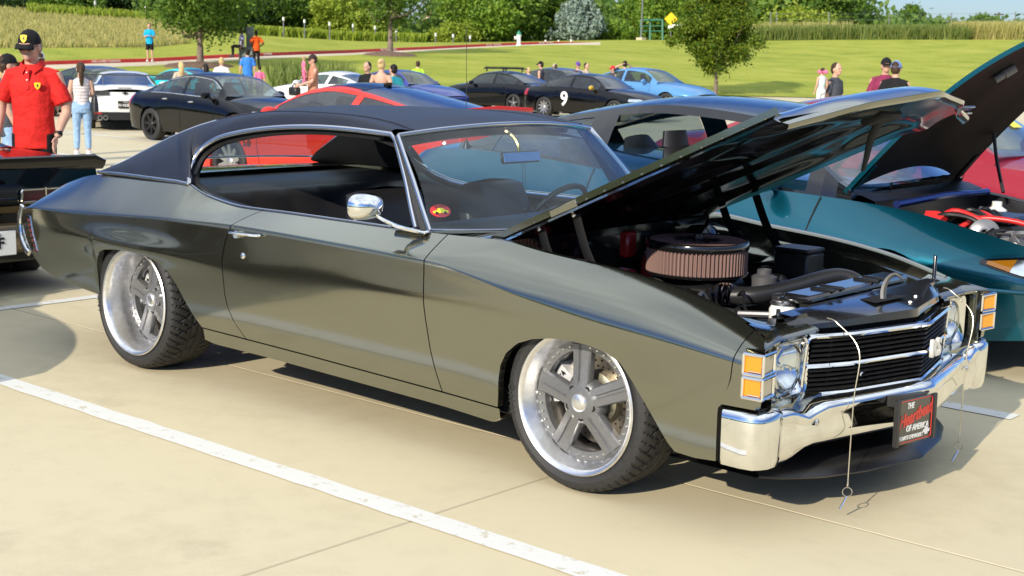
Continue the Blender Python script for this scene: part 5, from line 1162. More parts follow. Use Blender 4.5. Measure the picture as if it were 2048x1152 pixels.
    # interior
    m = MB(); zb = float(bt(0)); m.grid([[(x, y, zb-.06) for y in (-W*.7, W*.7)] for x in (x3+.05, x2-.25)], flip=True); m.build('parcel_shelf', CARPET, t); m = MB(); m.grid([[(x, y, zb-.04+.03*(x > x0-.35)) for y in (-W*.72, W*.72)] for x in (x0-.50, x0-.05)], flip=True)
    m.grid([[(x0-.5, y, z) for y in (-W*.72, W*.72)] for z in (.3, zb-.04)])
    m.build('dashboard', CARPET, t)
    sx_ = (x1+x2)/2+.05
    for dx in (0, -.85):
        for y in (-.36, .36):
            if dx and x2 > -.7: continue

            m = MB(); P = [(sx_+dx+.05, y, zb-.35), (sx_+dx-.06, y, zb+.05), (sx_+dx-.12, y, zb+.16)]; m.tube(P, [.25, .22, .14], 12, fl=.35, up=(1, 0, 0)); m.tube([(sx_+dx-.13, y, zb+.17), (sx_+dx-.14, y, zb+.27)], [.13, .11], 10, fl=.45, up=(1, 0, 0)) if not dx else None; m.build('seat', S.get('seatm', LEATHER), t, 60)
    c = np.array((x0-.62, .36, zb+.03)); ax = nrm((-.85, 0, .5)); a_, b_, _ = rot_to(ax); m = MB(); m.tube([c+.18*(a_*math.cos(q)+b_*math.sin(q)) for q in np.linspace(0, 6.2832, 20, endpoint=False)], .016, 6, closed=True); m.tube([c+.17*a_, c-.17*a_], .014, 5); m.build('steering_wheel', BLACK, t)
    # details
    def patch(nm, xa, xb, za, zb_, mm, off=.006, sides=(-1, 1), n=(10, 5), skew=0.0):
        for s in sides:
            m = MB(); Gp = []
            for i, u in enumerate(np.linspace(0, 1, n[0])):
                row = []
                for v in np.linspace(0, 1, n[1]):
                    z = za(u)+(zb_(u)-za(u))*v if callable(za) else za+(zb_-za)*v; x = xa+(xb-xa)*u+skew*(v-.5); z = min(z, float(bt(x))-.004); row.append((x, s*(float(yw(x, z))+off), z))
                Gp.append(row)
            Gp = np.array(Gp); m.grid(Gp, flip=(s > 0) != (xb < xa)); rim_ = np.concatenate([Gp[:, 0], Gp[-1, 1:], Gp[::-1, -1][1:], Gp[0, ::-1][1:]])
            m.grid([rim_, rim_-np.array([0, s*(off+.004), 0])]); m.build(nm, mm, t, 50)
    for xa in (ar, af):
        for s in (-1, 1): gwheel(t, (xa, s*(W-.125), r), r, .23, s, nsp, rimm or GUN)
    if detail:
        for s in (-1, 1):
            for xd in S.get('doors', []):
                m = MB(); m.tube([(xd+.05*math.sin((z-.3)*3), s*(float(yw(xd, z))+.0005), z) for z in np.linspace(zlb+.08, float(bt(xd))-.005, 10)], .005, 4); m.build('door_seam', DARK, t)
            for xh in S.get('handles', []):
                z = float(bt(xh))-.11; y = s*(float(yw(xh, z))+.012); m = MB(); m.tube([(xh-.09, y, z), (xh, y+s*.02, z+.004), (xh+.09, y, z+.006)], [.010, .016, .010], 6); m.build('door_handle', S.get('handlem', paint), t)
            xm = S.get('mirx', x0-.42); zb2 = float(bt(xm))+.07; yb2 = s*(float(yt(xm))+.13); m = MB(); m.ell((xm, yb2, zb2), (.06, .12, .075)); m.tube([(xm, s*float(yt(xm)), zb2-.06), (xm, yb2, zb2-.03)], .02, 6); m.build('door_mirror', S.get('mirm', paint), t, 60)
    t['_'] = 0; del t['_']
    return t, dict(patch=patch, yw=yw, bt=bt, yt=yt, ym=ym, zd=zd, ye=ye, zp=zp, ze=ze, side=side, top=top)
def paintm(nm, col, metal=.3, rough=.28): return mat(nm, col, rough, metal, 1.0, spec=.5 if metal > .35 else .0)
P_BLK = paintm('black_paint', (.0028, .0028, .0036), .1, .2); P_WHT = paintm('white_car_paint', (.72, .72, .70), 0, .3); P_RED = paintm('red_car_paint', (.60, .030, .018), 0, .3)
P_TEAL = paintm('teal_pearl_paint', (.003, .115, .17), .85, .34); P_BLUE = paintm('deep_blue_paint', (.02, .04, .28), .5, .3); P_LBL = paintm('light_blue_paint', (.10, .27, .52), .2, .3); P_CYA = paintm('cyan_paint', (.02, .50, .55), .1, .3)
P_CRM = paintm('crimson_paint', (.30, .010, .025), .3, .3); P_GRY = paintm('dark_grey_paint', (.015, .018, .026), .5, .3); P_ROOF = paintm('black_roof_panel', (.003, .0035, .005), .0, .15)
RIMB = mat('black_rim', (.015, .015, .016), .3, .3); RIMS = mat('silver_rim', (.45, .46, .47), .3, .8)
SEDAN = dict(xr=-2.42, xf=2.45, ax=(-1.43, 1.43), W=.92, wr=.34, belt=[(-2.42, .86), (-2.3, .95), (-1.9, 1.0), (-1.2, 1.0), (0, .965), (1.0, .93), (1.7, .86), (2.2, .74), (2.45, .62)], deck=[(-2.42, .92), (-2.3, 1.03), (-1.75, 1.07), (-1.2, 1.06), (0, 1.02), (.95, 1.01), (1.7, .94), (2.2, .82), (2.45, .66)],
  gh=dict(x=(.98, .28, -.95, -1.78), zr=1.455, z1=1.41, z2=1.38, yr=.56), win=[(-1.42, -.44), (-.34, .72)], doors=[-1.12, -.40, .72], handles=[-.92, -.02], zc=[(-2.42, .74), (-1, .70), (2.45, .58)])
COUPE = dict(SEDAN, win=[(-1.35, -.62), (-.50, .72)], doors=[-.56, .78], handles=[-.36], gh=dict(x=(.98, .18, -.85, -1.80), zr=1.375, z1=1.335, z2=1.30, yr=.55))
FAST = dict(SEDAN, xr=-2.35, xf=2.42, win=[(-1.55, -.72), (-.60, .70)], doors=[-.66, .80], handles=[-.46], belt=[(-2.35, .88), (-2.2, .97), (-1.8, 1.0), (-1.2, .985), (0, .93), (1.0, .915), (1.7, .865), (2.2, .76), (2.42, .64)],
  deck=[(-2.35, .95), (-2.2, 1.04), (-1.75, 1.05), (-1.2, 1.03), (0, 1.0), (.95, .985), (1.7, .94), (2.2, .83), (2.42, .68)], gh=dict(x=(.98, .20, -.55, -2.0), zr=1.37, z1=1.33, z2=1.335, yr=.545, zq=1.22))
# --- teal coupe in the next stall, its hood up
TX, TY = -1.67, 3.02
TEAL = dict(xr=-2.52, xf=2.44, ax=(-1.42, 1.39), W=.925, wr=.300, sill=.20,
  belt=[(-2.52, .86), (-2.35, .93), (-1.9, .965), (-1.2, .95), (-.4, .90), (.6, .88), (1.0, .862), (1.4, .825), (1.8, .745), (2.15, .66), (2.44, .58)],
  deck=[(-2.52, .90), (-2.35, .98), (-1.9, 1.01), (-1.2, .99), (0, .96), (.9, .925), (1.4, .90), (1.9, .80), (2.2, .72), (2.44, .62)], zc=[(-2.52, .72), (-1.0, .68), (1.0, .62), (2.44, .52)], pw=1.6,
  yt=[(-2.52, .60), (-2.2, .70), (-1.42, .79), (0, .81), (.8, .77), (1.4, .70), (1.8, .66), (2.2, .60), (2.44, .52)],
  gh=dict(x=(1.08, .34, -.95, -1.98), zr=1.385, z1=1.345, z2=1.31, yr=.57, yb0=.74), win=[(-1.62, -.86), (-.66, .80)], open=[1], doors=[-.74, .86], handles=[-.5], hood_open=True, framem=BLACKG, mirx=.62)
teal, tk = gcar('teal_coupe', 'teal coupe with raised hood and open side window parked beyond the charcoal coupe', (TX, TY, 0), 0, 1.0, TEAL, P_TEAL, roof=paintm('navy_roof_paint', (.002, .016, .042), .3, .2), gl=glass('teal_car_glass', (.34, .42, .46), 1.6), rimm=RIMS, nsp=6)  # roof coloured navy to stand in for the dark sky mirrored in teal paint
for s in (-1, 1):
    hl = obj('headlight', None, teal, (0, 0, 0))
    for nm, xa, xb, mm, of in (('lamp_surround', 1.90, 2.40, BLACKG, .003), ('amber_reflector', 1.935, 2.06, AMBER, .008), ('lamp_reflector', 2.06, 2.36, LENSB, .008)):
        m = MB(); G = []
        for u in np.linspace(0, 1, 12):
            x = xa+(xb-xa)*u; k = (x-1.90)/.50; z0, z1 = .605-.055*min(1, k*2.2)+.0*k, .625+.045*math.sin(min(1, k*1.6)*math.pi/2)-.05*k
            if nm != 'lamp_surround': z0 += .010; z1 -= .010
            z1 = min(z1, float(tk['bt'](x))-.006); G.append([(x, s*(float(tk['yw'](x, z))+of), z) for z in np.linspace(z0, max(z1, z0+.004), 5)])
        m.grid(G, flip=s > 0); m.build(nm, mm, hl)
m = MB()
for s in (-1, 1): m.tube([(x, s*(float(tk['yw'](x, .475))+.004), .475) for x in np.linspace(1.85, 2.43, 14)], .012, 6)
m.tube([(2.50, y, .475) for y in (-.45, 0, .45)], .012, 6); m.build('bumper_strip', P_TEAL, teal)
# its hood: hinged at the cowl, rising toward the nose
m = MB(); mu = MB(); hx0, hz0 = 1.03, .905; A0 = R_(50)
def th(t, y, n):
    L = 1.36*t; a = A0-R_(24)*t**2.2; x = hx0+L*math.cos(A0-R_(9)*t**2); z = hz0+L*math.sin(A0-R_(9)*t**2)+.05*(1-(y/.74)**2)*(1 if n >= 0 else 1); w = 1-.10*t-.04*t*t
    cut = .10*(1-(y/.74)**2)*(1-t)**8
    return (x-n*math.sin(a)+cut*math.cos(A0), y*w, z+n*math.cos(a)+cut*math.sin(A0))
yv = np.linspace(-.74, .74, 25)
m.grid([[th(t, y, .0) for y in yv] for t in np.linspace(0, 1, 24)], flip=True); thood = m.build('hood', P_TEAL, teal, 50)
mu.grid([[th(t, y*.985, -.022+.012*(1/(1+math.exp((abs(abs(y)-.33)-.2)/.02)))*(1/(1+math.exp((abs(t-.5)-.33)/.03)))) for y in yv] for t in np.linspace(.0, .995, 40)]); mu.build('hood_liner', mat('hood_liner_black', (.004, .0045, .0045), .6, spec=.15), thood, 60)
m = MB(); e = [th(t, -.74, .0) for t in np.linspace(0, 1, 24)]; f_ = [th(t, -.735, -.025) for t in np.linspace(0, 1, 24)]; m.grid([e, f_], flip=False); e = [th(t, .74, .0) for t in np.linspace(0, 1, 24)]; f_ = [th(t, .735, -.025) for t in np.linspace(0, 1, 24)]; m.grid([e, f_]); m.grid([[th(1, y, 0) for y in yv], [th(1, y, -.025) for y in yv]], flip=False); m.build('hood_edge', P_TEAL, thood)
m = MB(); a = np.array(th(.62, -.22, -.03)); ax_ = nrm((.6, .55, .55)); m.lathe([(0, 0), (.022, .002), (.022, .06), (.028, .062), (.028, .13), (0, .13)], a, ax_, n=12); m.build('hood_lamp', mat('lamp_grey', (.16, .16, .17), .4), thood)
m = MB(); m.tube(smooth_path([th(.30, .62, -.03), (1.36, .58, 1.05), (1.45, .50, .86)], 8), .011, 6); m.build('hood_prop', BLACK, teal)
for s in (-.70, .70):
    m = MB(); m.tube([(1.0, s, .86), (1.10, s*.99, .94), th(.16, s, -.03)], .022, 4, fl=.4); m.build('hood_hinge', P_TEAL if s < 0 else BLACK, teal)
# its engine bay
m = MB(); m.grid([[(x, y, z) for y in np.linspace(-.72, .72, 5)] for x, z in ((1.04, .90), (1.14, .885), (1.22, .86), (1.22, .60))], flip=True); m.build('cowl', BLACK, teal)
m = MB(); m.tube([(1.30, -.62, .845), (1.30, .0, .86), (1.30, .62, .845)], .022, 8); m.build('strut_bar', mat('blue_bar', (.03, .05, .20), .2, .6), teal)
m = MB(); m.box((1.75, 0, .48), (1.0, 1.2, .2)); m.build('engine_tray', DARK, teal)
for s in (-1, 1):
    m = MB(); m.grid([[(x, s*(float(tk['yt'](x))), float(tk['bt'](x))), (x, s*(float(tk['yt'](x))-.03), float(tk['bt'](x))-.01), (x, s*(float(tk['yt'](x))-.05), float(tk['bt'](x))-.16), (x, s*(float(tk['yt'](x))-.07), .45)] for x in np.linspace(1.05, 2.42, 16)], flip=s > 0); m.build('bay_wall', BLACK, teal)
rng = np.random.default_rng(21)
REDH = mat('red_silicone', (.55, .02, .02), .35); GREYP = mat('engine_grey', (.22, .22, .23), .35, .6)
m = MB(); m.box((1.62, -.05, .66), (.46, .52, .16), bev=.03); m.box((1.62, -.05, .755), (.34, .42, .05), bev=.02); m.build('engine_cover', ENG, teal)
for k in range(7):
    y0 = -.46+.06*k; m = MB(); m.tube(smooth_path([(1.40+.03*k, y0, .74), (1.52+.02*k, y0-.02, .80+.02*(k % 2)), (1.66, y0+.03, .785), (1.78, y0+.05, .70)], 12), .013, 7); m.build('ignition_lead', REDH if k in (1, 4) else WIRE, teal)
m = MB(); m.tube(smooth_path([(1.58, -.42, .72), (1.66, -.34, .78), (1.85, -.28, .775), (2.02, -.22, .72), (2.12, -.10, .66)], 16), .016, 10); m.build('red_hose', REDH, teal)
m = MB(); m.prism([(-.05, -.025), (.05, -.03), (.07, .01), (.02, .025), (-.05, .02)], (1.46, -.45, .765), (1, 0, 0), (0, .6, .8), (0, -.8, .6), .05); m.build('red_bracket', REDH, teal)
for c, rr in (((1.72, -.40, .70), .085), ((1.86, -.36, .66), .07), ((1.70, .30, .70), .06)):
    m = MB(); m.lathe([(rr*.3, .05), (rr*.5, .052), (rr, .03), (rr, -.05), (rr*.8, -.06)], c, nrm((.5, -.8, .2)), n=22); m.build('pulley', GREYP, teal)
for k in range(14):
    p0 = np.array((rng.uniform(1.35, 2.1), rng.uniform(-.5, .5), rng.uniform(.66, .76))); P = [p0]
    for q in range(3): P.append(P[-1]+rng.normal(size=3)*np.array([.09, .09, .03]))
    m = MB(); m.tube(smooth_path(P, 12), rng.uniform(.008, .02), 6); m.build('engine_hose', [WIRE, ENG, GREYP, TANK][k % 4 if k > 2 else 0], teal)
m = MB(); m.lathe([(.06, 0), (.06, .10), (.03, .12), (.03, .15), (0, .15)], (1.45, .42, .66), n=16); m.build('fluid_tank', TANK, teal)
m = MB()
for s in (-.30, .32): m.tube(smooth_path([(1.10, s, .90), (1.02, s+.2, .945), (.99, s+.45, .955)], 8), .008, 5)
m.build('wiper', BLACK, teal)
m = MB(); m.lathe([(.028, 0), (.024, .02), (.012, .06), (.006, .07)], (-1.90, -.72, .955), n=12); m.tube([(-1.90, -.72, 1.0), (-1.92, -.72, 1.80)], .0022, 5); m.build('aerial', BLACK, teal)
# --- red coupe facing the other way
red, rk_ = gcar('red_coupe', 'red fastback coupe with black glass roof parked nose first toward the aisle', (-8.72, 6.02, 0), math.pi, .93, FAST, P_RED, roof=None, rimm=RIMS, nsp=10)
m = MB(); m.grid([[np.array(rk_['top'](x, y))+np.array([0, 0, .004]) for y in (-.86, -.5, 0, .5, .86)] for x in np.linspace(-.60, .22, 9)], flip=True); m.build('glass_roof_panel', P_ROOF, red, 60)
m = MB(); p = rk_['top'](-.50, .0); m.prism([(-.05, -.03), (.05, -.03), (.03, .03), (-.03, .03)], (p[0], p[1], p[2]), (0, 1, 0), (-1, 0, .2), (0, 0, 1), .035); m.build('roof_aerial', P_ROOF, red)
m = MB(); m.tube([(-2.18, -.62, 1.03), (-2.24, -.60, 1.10), (-2.26, 0, 1.13), (-2.24, .60, 1.10), (-2.18, .62, 1.03)], [.03, .05, .05, .05, .03], 8, fl=.35, up=(1, 0, 0)); m.build('rear_spoiler', P_RED, red)
z = .60; x = 1.02; text('badge', '5.0', (x, float(rk_['yw'](x, z))+.006, z), (-1, 0, 0), (0, 0, 1), .12, BLACKG, red, .004, bold=.002)
rk_['patch']('tail_lamp', -2.34, -2.2, .72, .84, TAIL)
# --- dark red car further along the row
cr, ck = gcar('crimson_car', 'dark red car with yellow lettered windshield behind the teal coupe', (-1.95, 6.05, 0), 0, .95, SEDAN, P_CRM, gl=LGLASS, rimm=RIMB)
m = MB()
for k, (a, b) in enumerate(((-.62, -.30), (-.20, .02), (.10, .45))):
    Gp = [];
    for x, w in ((.66, 0), (.60, .03)):
        Gp.append([np.array(ck['top'](x-w*.4+.02*k, (a+(b-a)*t)))+np.array([.008, 0, .008]) for t in np.linspace(0, 1, 6)])
    m.grid(Gp, flip=False)
m.build('windshield_banner', mat('banner_yellow', (.80, .72, .05), .5), cr)
ck['patch']('headlight', 2.38, 1.95, .62, .70, LENSB)
# --- black seventies coupe at the left edge, its tail toward the camera
OLD = dict(xr=-2.40, xf=2.45, ax=(-1.35, 1.40), W=.93, wr=.34, sill=.22, belt=[(-2.40, .87), (-2.2, .90), (-1.4, .93), (-.6, .86), (.6, .86), (1.6, .84), (2.45, .72)], deck=[(-2.40, .885), (-2.2, .92), (-1.4, .96), (0, .90), (.9, .93), (1.6, .90), (2.45, .76)], zc=[(-2.4, .68), (2.45, .62)], pw=1.8, crown=4,
  yt=[(-2.40, .84), (-1.4, .80), (0, .78), (1.6, .78), (2.45, .70)], ym=[(-2.40, .86), (-2.1, .91), (-1.4, .93), (0, .93), (1.6, .92), (2.2, .88), (2.45, .74)],
  gh=dict(x=(.75, .05, -.75, -1.55), zr=1.27, z1=1.235, z2=1.22, yr=.56), win=[(-1.0, .55)], doors=[-.55, .80], handles=[-.4])
old, ok_ = gcar('black_coupe', 'black and bronze seventies coupe with ducktail spoiler at the left edge', (-5.16-2.42, -.47, -.05), math.pi, 1.0, OLD, P_BLK, rimm=RIMS)
m = MB(); G = []
for y in np.linspace(-.89, .89, 23):
    e = 1-max(0, (abs(y)-.80)/.09)**2*.9; G.append([(-2.15, y, .885), (-2.32, y, .90+.02*e), (-2.44, y, .905+.045*e), (-2.455, y, .90+.04*e), (-2.44, y, .875), (-2.41, y, .845), (-2.36, y, .84)])
m.grid(G, flip=False); m.build('ducktail_spoiler', P_BLK, old, 50)
BRZ = paintm('bronze_lower_paint', (.12, .085, .035), .6, .25)
m = MB(); m.grid([[(-2.475+.0*y, y*.86, z) for y in np.linspace(-1, 1, 9)] for z in (.60, .64)], flip=True); m.grid([[(-2.47-dx, y*.87, z) for y in np.linspace(-1, 1, 9)] for dx, z in ((0, .535), (.05, .525), (.07, .48), (.06, .40), (0, .34))], flip=False); m.build('rear_bumper', BRZ, old)
for s in (-1, 1):
    tl = obj('tail_lamp', None, old, (-2.475, s*.52, .70))
    P = rrect(.54, .082, .018); m = MB(); m.tube([(-.008, q[0], q[1]) for q in P], .008, 6, closed=True); m.tube([(-.008, -.09, -.05), (-.008, -.09, .05)], .006, 5); m.tube([(-.008, .10, -.05), (-.008, .10, .05)], .006, 5); m.build('lamp_bezel', CHROME, tl)
    m = MB(); m.prism([(q[0]*.97, q[1]*.93) for q in P], (0, 0, 0), (0, -1, 0), (0, 0, 1), (-1, 0, 0), .004); m.build('lamp_lens', mat('dark_tail_lens', (.05, .006, .012), .15, 0, .8), tl)
lp = MB(); lp.box((-2.56, .0, .42), (.012, .31, .155), bev=.004); lp = lp.build('number_plate', WHITEP, old)
text('lettering', 'DHF', (-2.568, .02, .42), (0, -1, 0), (0, 0, 1), .095, BLACK, lp, .001, bold=.003); text('lettering', '00 01 42', (-2.568, 0, .475), (0, -1, 0), (0, 0, 1), .028, BLACK, lp, .001)
# --- sedan, white coupe and the rows across the aisle
cts, sk = gcar('black_sedan', 'black four door sedan with chrome window trim across the aisle', (-16.63, 10.18, 0), 0, .83, dict(SEDAN, chrome_win=True, handlem=CHROME, xf=2.5, win=[(-1.52, -1.22), (-1.20, -.44), (-.34, .72)]), P_BLK, gl=LGLASS, rimm=RIMB, nsp=7)
sk['patch']('tail_lamp', -2.41, -2.18, .66, .95, TAIL, skew=.12); sk['patch']('headlight', 2.44, 1.9, .66, .74, LENSB)
p = at(251, 221, 27.0); rx = p[0]
cam_, cmk = gcar('white_muscle_coupe', 'white coupe with tall rear wing and dark number plate seen from behind', (rx+2.42*.84*math.cos(R_(147)), p[1]+2.42*.84*math.sin(R_(147)), 0), R_(147), .84, dict(FAST, xr=-2.42, gh=dict(x=(.98, .20, -.55, -1.75), zr=1.33, z1=1.29, z2=1.29, yr=.55, zq=1.18), win=[(-1.35, -.72), (-.60, .70)]), P_WHT, rimm=RIMB)
m = MB(); m.box((-2.33, 0, 1.27), (.26, 1.66, .025), bev=.01)
for s in (-1, 1): m.box((-2.33, s*.83, 1.255), (.22, .02, .07), bev=.006)
for s in (-.48, .48): m.tube([(-2.2, s, 1.03), (-2.3, s, 1.26)], .03, 4, fl=.3, up=(0, 1, 0))
m.build('rear_wing', BLACKG, cam_)
m = MB(); m.grid([[(-2.50-.01*abs(1-abs(y)), y*.80, z) for y in np.linspace(-1, 1, 7)] for z in (.25, .40, .43)], flip=False); m.build('diffuser', BLACK, cam_)
pl = MB(); pl.box((-2.512, 0, .60), (.012, .33, .165), bev=.004); pl = pl.build('number_plate', BLACK, cam_); text('lettering', '00 REBTL', (-2.520, 0, .585), (0, -1, 0), (0, 0, 1), .085, CAPW, pl, .001); text('lettering', 'TEXAS', (-2.520, 0, .655), (0, -1, 0), (0, 0, 1), .035, CAPW, pl, .001)
m = MB(); m.box((-2.50, 0, .975), (.012, .30, .018)); m.build('brake_lamp', BLACK, cam_)
m = MB(); m.prism([(-.07, -.012), (-.028, -.012), (-.028, -.03), (.024, -.03), (.024, -.012), (.06, -.012), (.07, .012), (.028, .012), (.028, .03), (-.024, .03), (-.024, .012), (-.06, .012)], (-2.50, 0, .86), (0, -1, 0), (0, 0, 1), (-1, 0, 0), .01); m.build('tail_emblem', BLACK, cam_)
for s in (-1, 1):
    m = MB(); m.prism([(-.22, -.05), (.22, -.05), (.19, .055), (-.20, .055)], (-2.475, s*.56, .86), (0, -1, 0), (0, 0, 1), (-1, 0, 0), .02); m.build('tail_lamp', mat('smoked_lamp', (.05, .05, .055), .1, .2, 1.0), cam_)
    m = MB(); m.prism([(-.08, -.02), (.08, -.02), (.08, .02), (-.08, .02)], (-2.505, s*.60, .40), (0, -1, 0), (0, 0, 1), (-1, 0, 0), .006); m.build('reflector_strip', TAIL, cam_)
    for q in (-.06, .06): m = MB(); m.lathe([(.035, -.06), (.05, -.06), (.052, .06), (.04, .06), (.036, -.04)], (-2.50, s*.50+q, .30), (-1, 0, 0), n=16); m.build('tailpipe', CHROME_D, cam_)
def rowcar(name, label, u, v, d, rz, sc, S, paint, **kw):
    p = at(u, v, d); return gcar(name, label, (p[0], p[1], 0), rz, sc, S, paint, detail=kw.pop('detail', True), group=None, **kw)
rowcar('grey_car', 'dark grey car with sloping windshield just behind the white winged coupe', 205, 170, 31.5, 0, .80, SEDAN, P_GRY, gl=LGLASS)
rowcar('cyan_car', 'bright cyan car mostly hidden between the grey car and the black sedan', 372, 172, 37, math.pi, .80, FAST, P_CYA)
rowcar('white_coupe', 'white coupe facing left beyond the man with the baby', 668, 185, 34, math.pi, .83, COUPE, P_WHT, gl=LGLASS)
rowcar('blue_car', 'deep blue car beyond the blonde woman in black', 808, 175, 38, 0, .80, SEDAN, P_BLUE)
rc, rck = rowcar('black_wagon', 'black car with roof rack bars and red tail lamp', 1000, 180, 41, math.pi, .80, SEDAN, P_BLK)
m = MB()
for s in (-.52, .52): m.tube([(-.85, s, 1.53), (.35, s, 1.53)], .022, 6)
for x in (-.6, .2):
    m.tube([(x, -.6, 1.57), (x, .6, 1.57)], .024, 6)
    for s in (-.52, .52): m.tube([(x, s, 1.42), (x, s, 1.57)], .03, 6)
m.build('roof_rack', BLACK, rc); rck['patch']('tail_lamp', -2.40, -2.15, .74, .90, TAIL)
rowcar('black_hatchback', 'black car whose roof shows behind the number nine sedan', 1128, 178, 43, 0, .88, SEDAN, P_GRY)
s9, s9k = gcar('number_nine_sedan', 'black sedan with white number 9 on its door and a yellow mirror', (-20.99+1.43*.82, 23.94+.80*.82, 0), 0, .82, dict(SEDAN, mirm=mat('gold_mirror', (.62, .40, .03), .3, .3, 1.0)), P_BLK, rimm=RIMS, nsp=10)
z = .62; x = -.55; text('race_number', '9', (x, -float(s9k['yw'](x, z))-.012, z), (1, 0, 0), (0, 0, 1), .62, CAPW, s9, .004, bold=.012)
s9k['patch']('tail_lamp', -2.41, -2.15, .72, .92, TAIL); s9k['patch']('headlight', 2.42, 1.95, .64, .72, LENSB)
rowcar('light_blue_sedan', 'light blue sedan at the right end of the far row', 1292, 185, 43, 0, .92, SEDAN, P_LBL, gl=LGLASS)
# the neighbour on the near side, outside the picture: its shadow reaches the coupe's rear wheel
gcar('neighbour_car', 'silver car parked on the near side of the charcoal coupe', (-2.85-2.45, -3.05, 0), 0, 1.0, SEDAN, paintm('silver_paint', (.55, .56, .56), .6, .3), gl=LGLASS)
# ------------------------------------------------------------------ people
def cloth(nm, c, rough=.8, noise=(7, .16)): return mat('cloth_'+nm, c, rough, 0, 0, .2, noise=noise, bump=(11, .8, .03))
def blob(name, m, mt, parent, vox, smooth=6, disp=None):
    o = m.build(name, mt, parent, 0); r = o.modifiers.new('remesh', 'REMESH'); r.mode = 'VOXEL'; r.voxel_size = vox; r.use_smooth_shade = True
    s = o.modifiers.new('smooth', 'SMOOTH'); s.factor = .5; s.iterations = smooth; return o
def rings(m, L, n=20):
    G = [[(xo+hx*math.cos(t), hy*math.sin(t), z) for t in np.linspace(0, 2*math.pi, n, endpoint=False)] for z, hy, hx, xo in L]
    m.grid(G, cv=True); m.add(G[0], [tuple(range(n))[::-1]]); m.add(G[-1], [tuple(range(n))]); return m
def person(label, loc, rz, H, shirt=None, sleeve='short', legs='trousers', legc=None, hair=None, hairst='short', cap=None, skin=None, arms=None, lean=0.0, seated=False, group=None, vox=.014, head_tilt=0.0, head_turn=0.0, shoes=None, sex='m', glasses=False, eyes=True, fine=False, bare_back=False):
    s = H/1.75; t = thing('person', label, 'person', loc, rz, group); t.scale = (s, s, s); skin = skin or SKIN
    a = dict(le=(-.03, .235, 1.14), lw=(.06, .25, .90), re=(-.03, -.235, 1.14), rw=(.06, -.25, .90)); a.update(arms or {})
    W = 1.0 if sex == 'm' else .88
    if seated:
        hip = lambda q: np.array((0, q*.09, .50)); knee = lambda q: np.array((.40, q*.11, .50)); ank = lambda q: np.array((.42, q*.11, .09)); dz = -.42
    else:
        hip = lambda q: np.array((0, q*.09, .92)); knee = lambda q: np.array((.02, q*.10, .50)); ank = lambda q: np.array((-.02, q*.11, .09)); dz = 0
    V = lambda p: np.asarray(p, float)+np.array((0, 0, dz))
    HT = Matrix.Rotation(head_turn, 3, 'Z') @ Matrix.Rotation(head_tilt, 3, 'Y'); hc = np.array((.015, 0, 1.635+dz)); HTn = np.array(HT)
    hp_ = lambda p: HTn@(np.asarray(p, float)+np.array((0, 0, dz))-np.array((0, 0, 1.53+dz)))+np.array((.01, 0, 1.53+dz))
    b = MB()
    hd = MB(); hd.ell((0, 0, 1.645), (.098, .077, .112)); hd.ell((.022, 0, 1.578), (.070, .058, .068)); hd.ell((.082, 0, 1.553), (.018, .026, .022))
    hd.tube([(.088, 0, 1.645), (.114, 0, 1.607)], [.010, .017], 8); hd.ell((.078, 0, 1.572), (.020, .030, .012)); hd.ell((.086, 0, 1.668), (.018, .055, .012))
    for q in (-1, 1): hd.ell((0, q*.078, 1.622), (.024, .010, .034)); hd.ell((.062, q*.042, 1.605), (.024, .022, .025))
    hd.v = [np.array([hp_(p) for p in v]) for v in hd.v]; b.v += hd.v; b.f += [tuple(i+b.n for i in f) for f in hd.f]; b.m += hd.m; b.n += hd.n
    b.tube([V((-.015, 0, 1.42)), hp_((-.005, 0, 1.585))], [.062, .055], 12)
    rings(b, [(z+dz, hy*.92*W, hx*.9, xo) for z, hy, hx, xo in ((.84, .155, .105, 0), (.95, .16, .11, 0), (1.05, .145, .10, 0), (1.2, .16, .105, .005), (1.33, .18, .115, 0), (1.42, .16, .09, -.01), (1.47, .08, .07, -.012))])
    for q, e, w in ((1, a['le'], a['lw']), (-1, a['re'], a['rw'])):
        sh = V((-.01, q*.185*W, 1.415)); e, w = V(e), V(w); b.tube(smooth_path([sh, (sh+e)/2+np.array((0, q*.008, 0)), e, (e*.6+w*.4), w], 12), np.interp(np.linspace(0, 1, 13), [0, .25, .5, .68, 1], [.052, .048, .041, .043, .027]), 12)
        d = nrm(w-e); sd = nrm(np.cross(d, (q*1.0, 0, .01))) if abs(d[0]) < .9 else np.array((0, q, 0)); fwd = nrm(np.cross(np.cross(d, (1, 0, 0)), d)) if abs(d[0]) < .9 else np.array((0, 0, 1.0))
        nv = np.cross(d, fwd)
        b.ell(w+d*.05, (.045, .017, .040), ax=[d, nv, fwd])
        for k, (off, ln) in enumerate(((-.030, .062), (-.010, .075), (.011, .072), (.030, .058))):
            p0 = w+d*.080+fwd*off; p1 = p0+d*ln*.55-nv*q*.006; p2 = p1+d*ln*.4-nv*q*.020; b.tube([p0-d*.02, p0, p1, p2], [.0095, .0095, .009, .007], 8)
        p0 = w+d*.03+fwd*.032; p1 = p0+d*.030+fwd*.026; b.tube([w+d*.02+fwd*.015, p0, p1, p1+d*.028+fwd*.004], [.013, .013, .011, .008], 8)
    for q in (-1, 1):
        h_, k_, f_ = hip(q), knee(q), ank(q); b.tube(smooth_path([h_, (h_+k_)/2, k_, k_*.65+f_*.35, f_], 12), np.interp(np.linspace(0, 1, 13), [0, .25, .5, .65, 1], [.082, .072, .052, .054, .036]), 12); b.ell(f_+np.array((.05, 0, -.045)), (.11, .042, .04))
    blob('body', b, skin, t, .0065 if fine else vox, 3 if fine else 5)
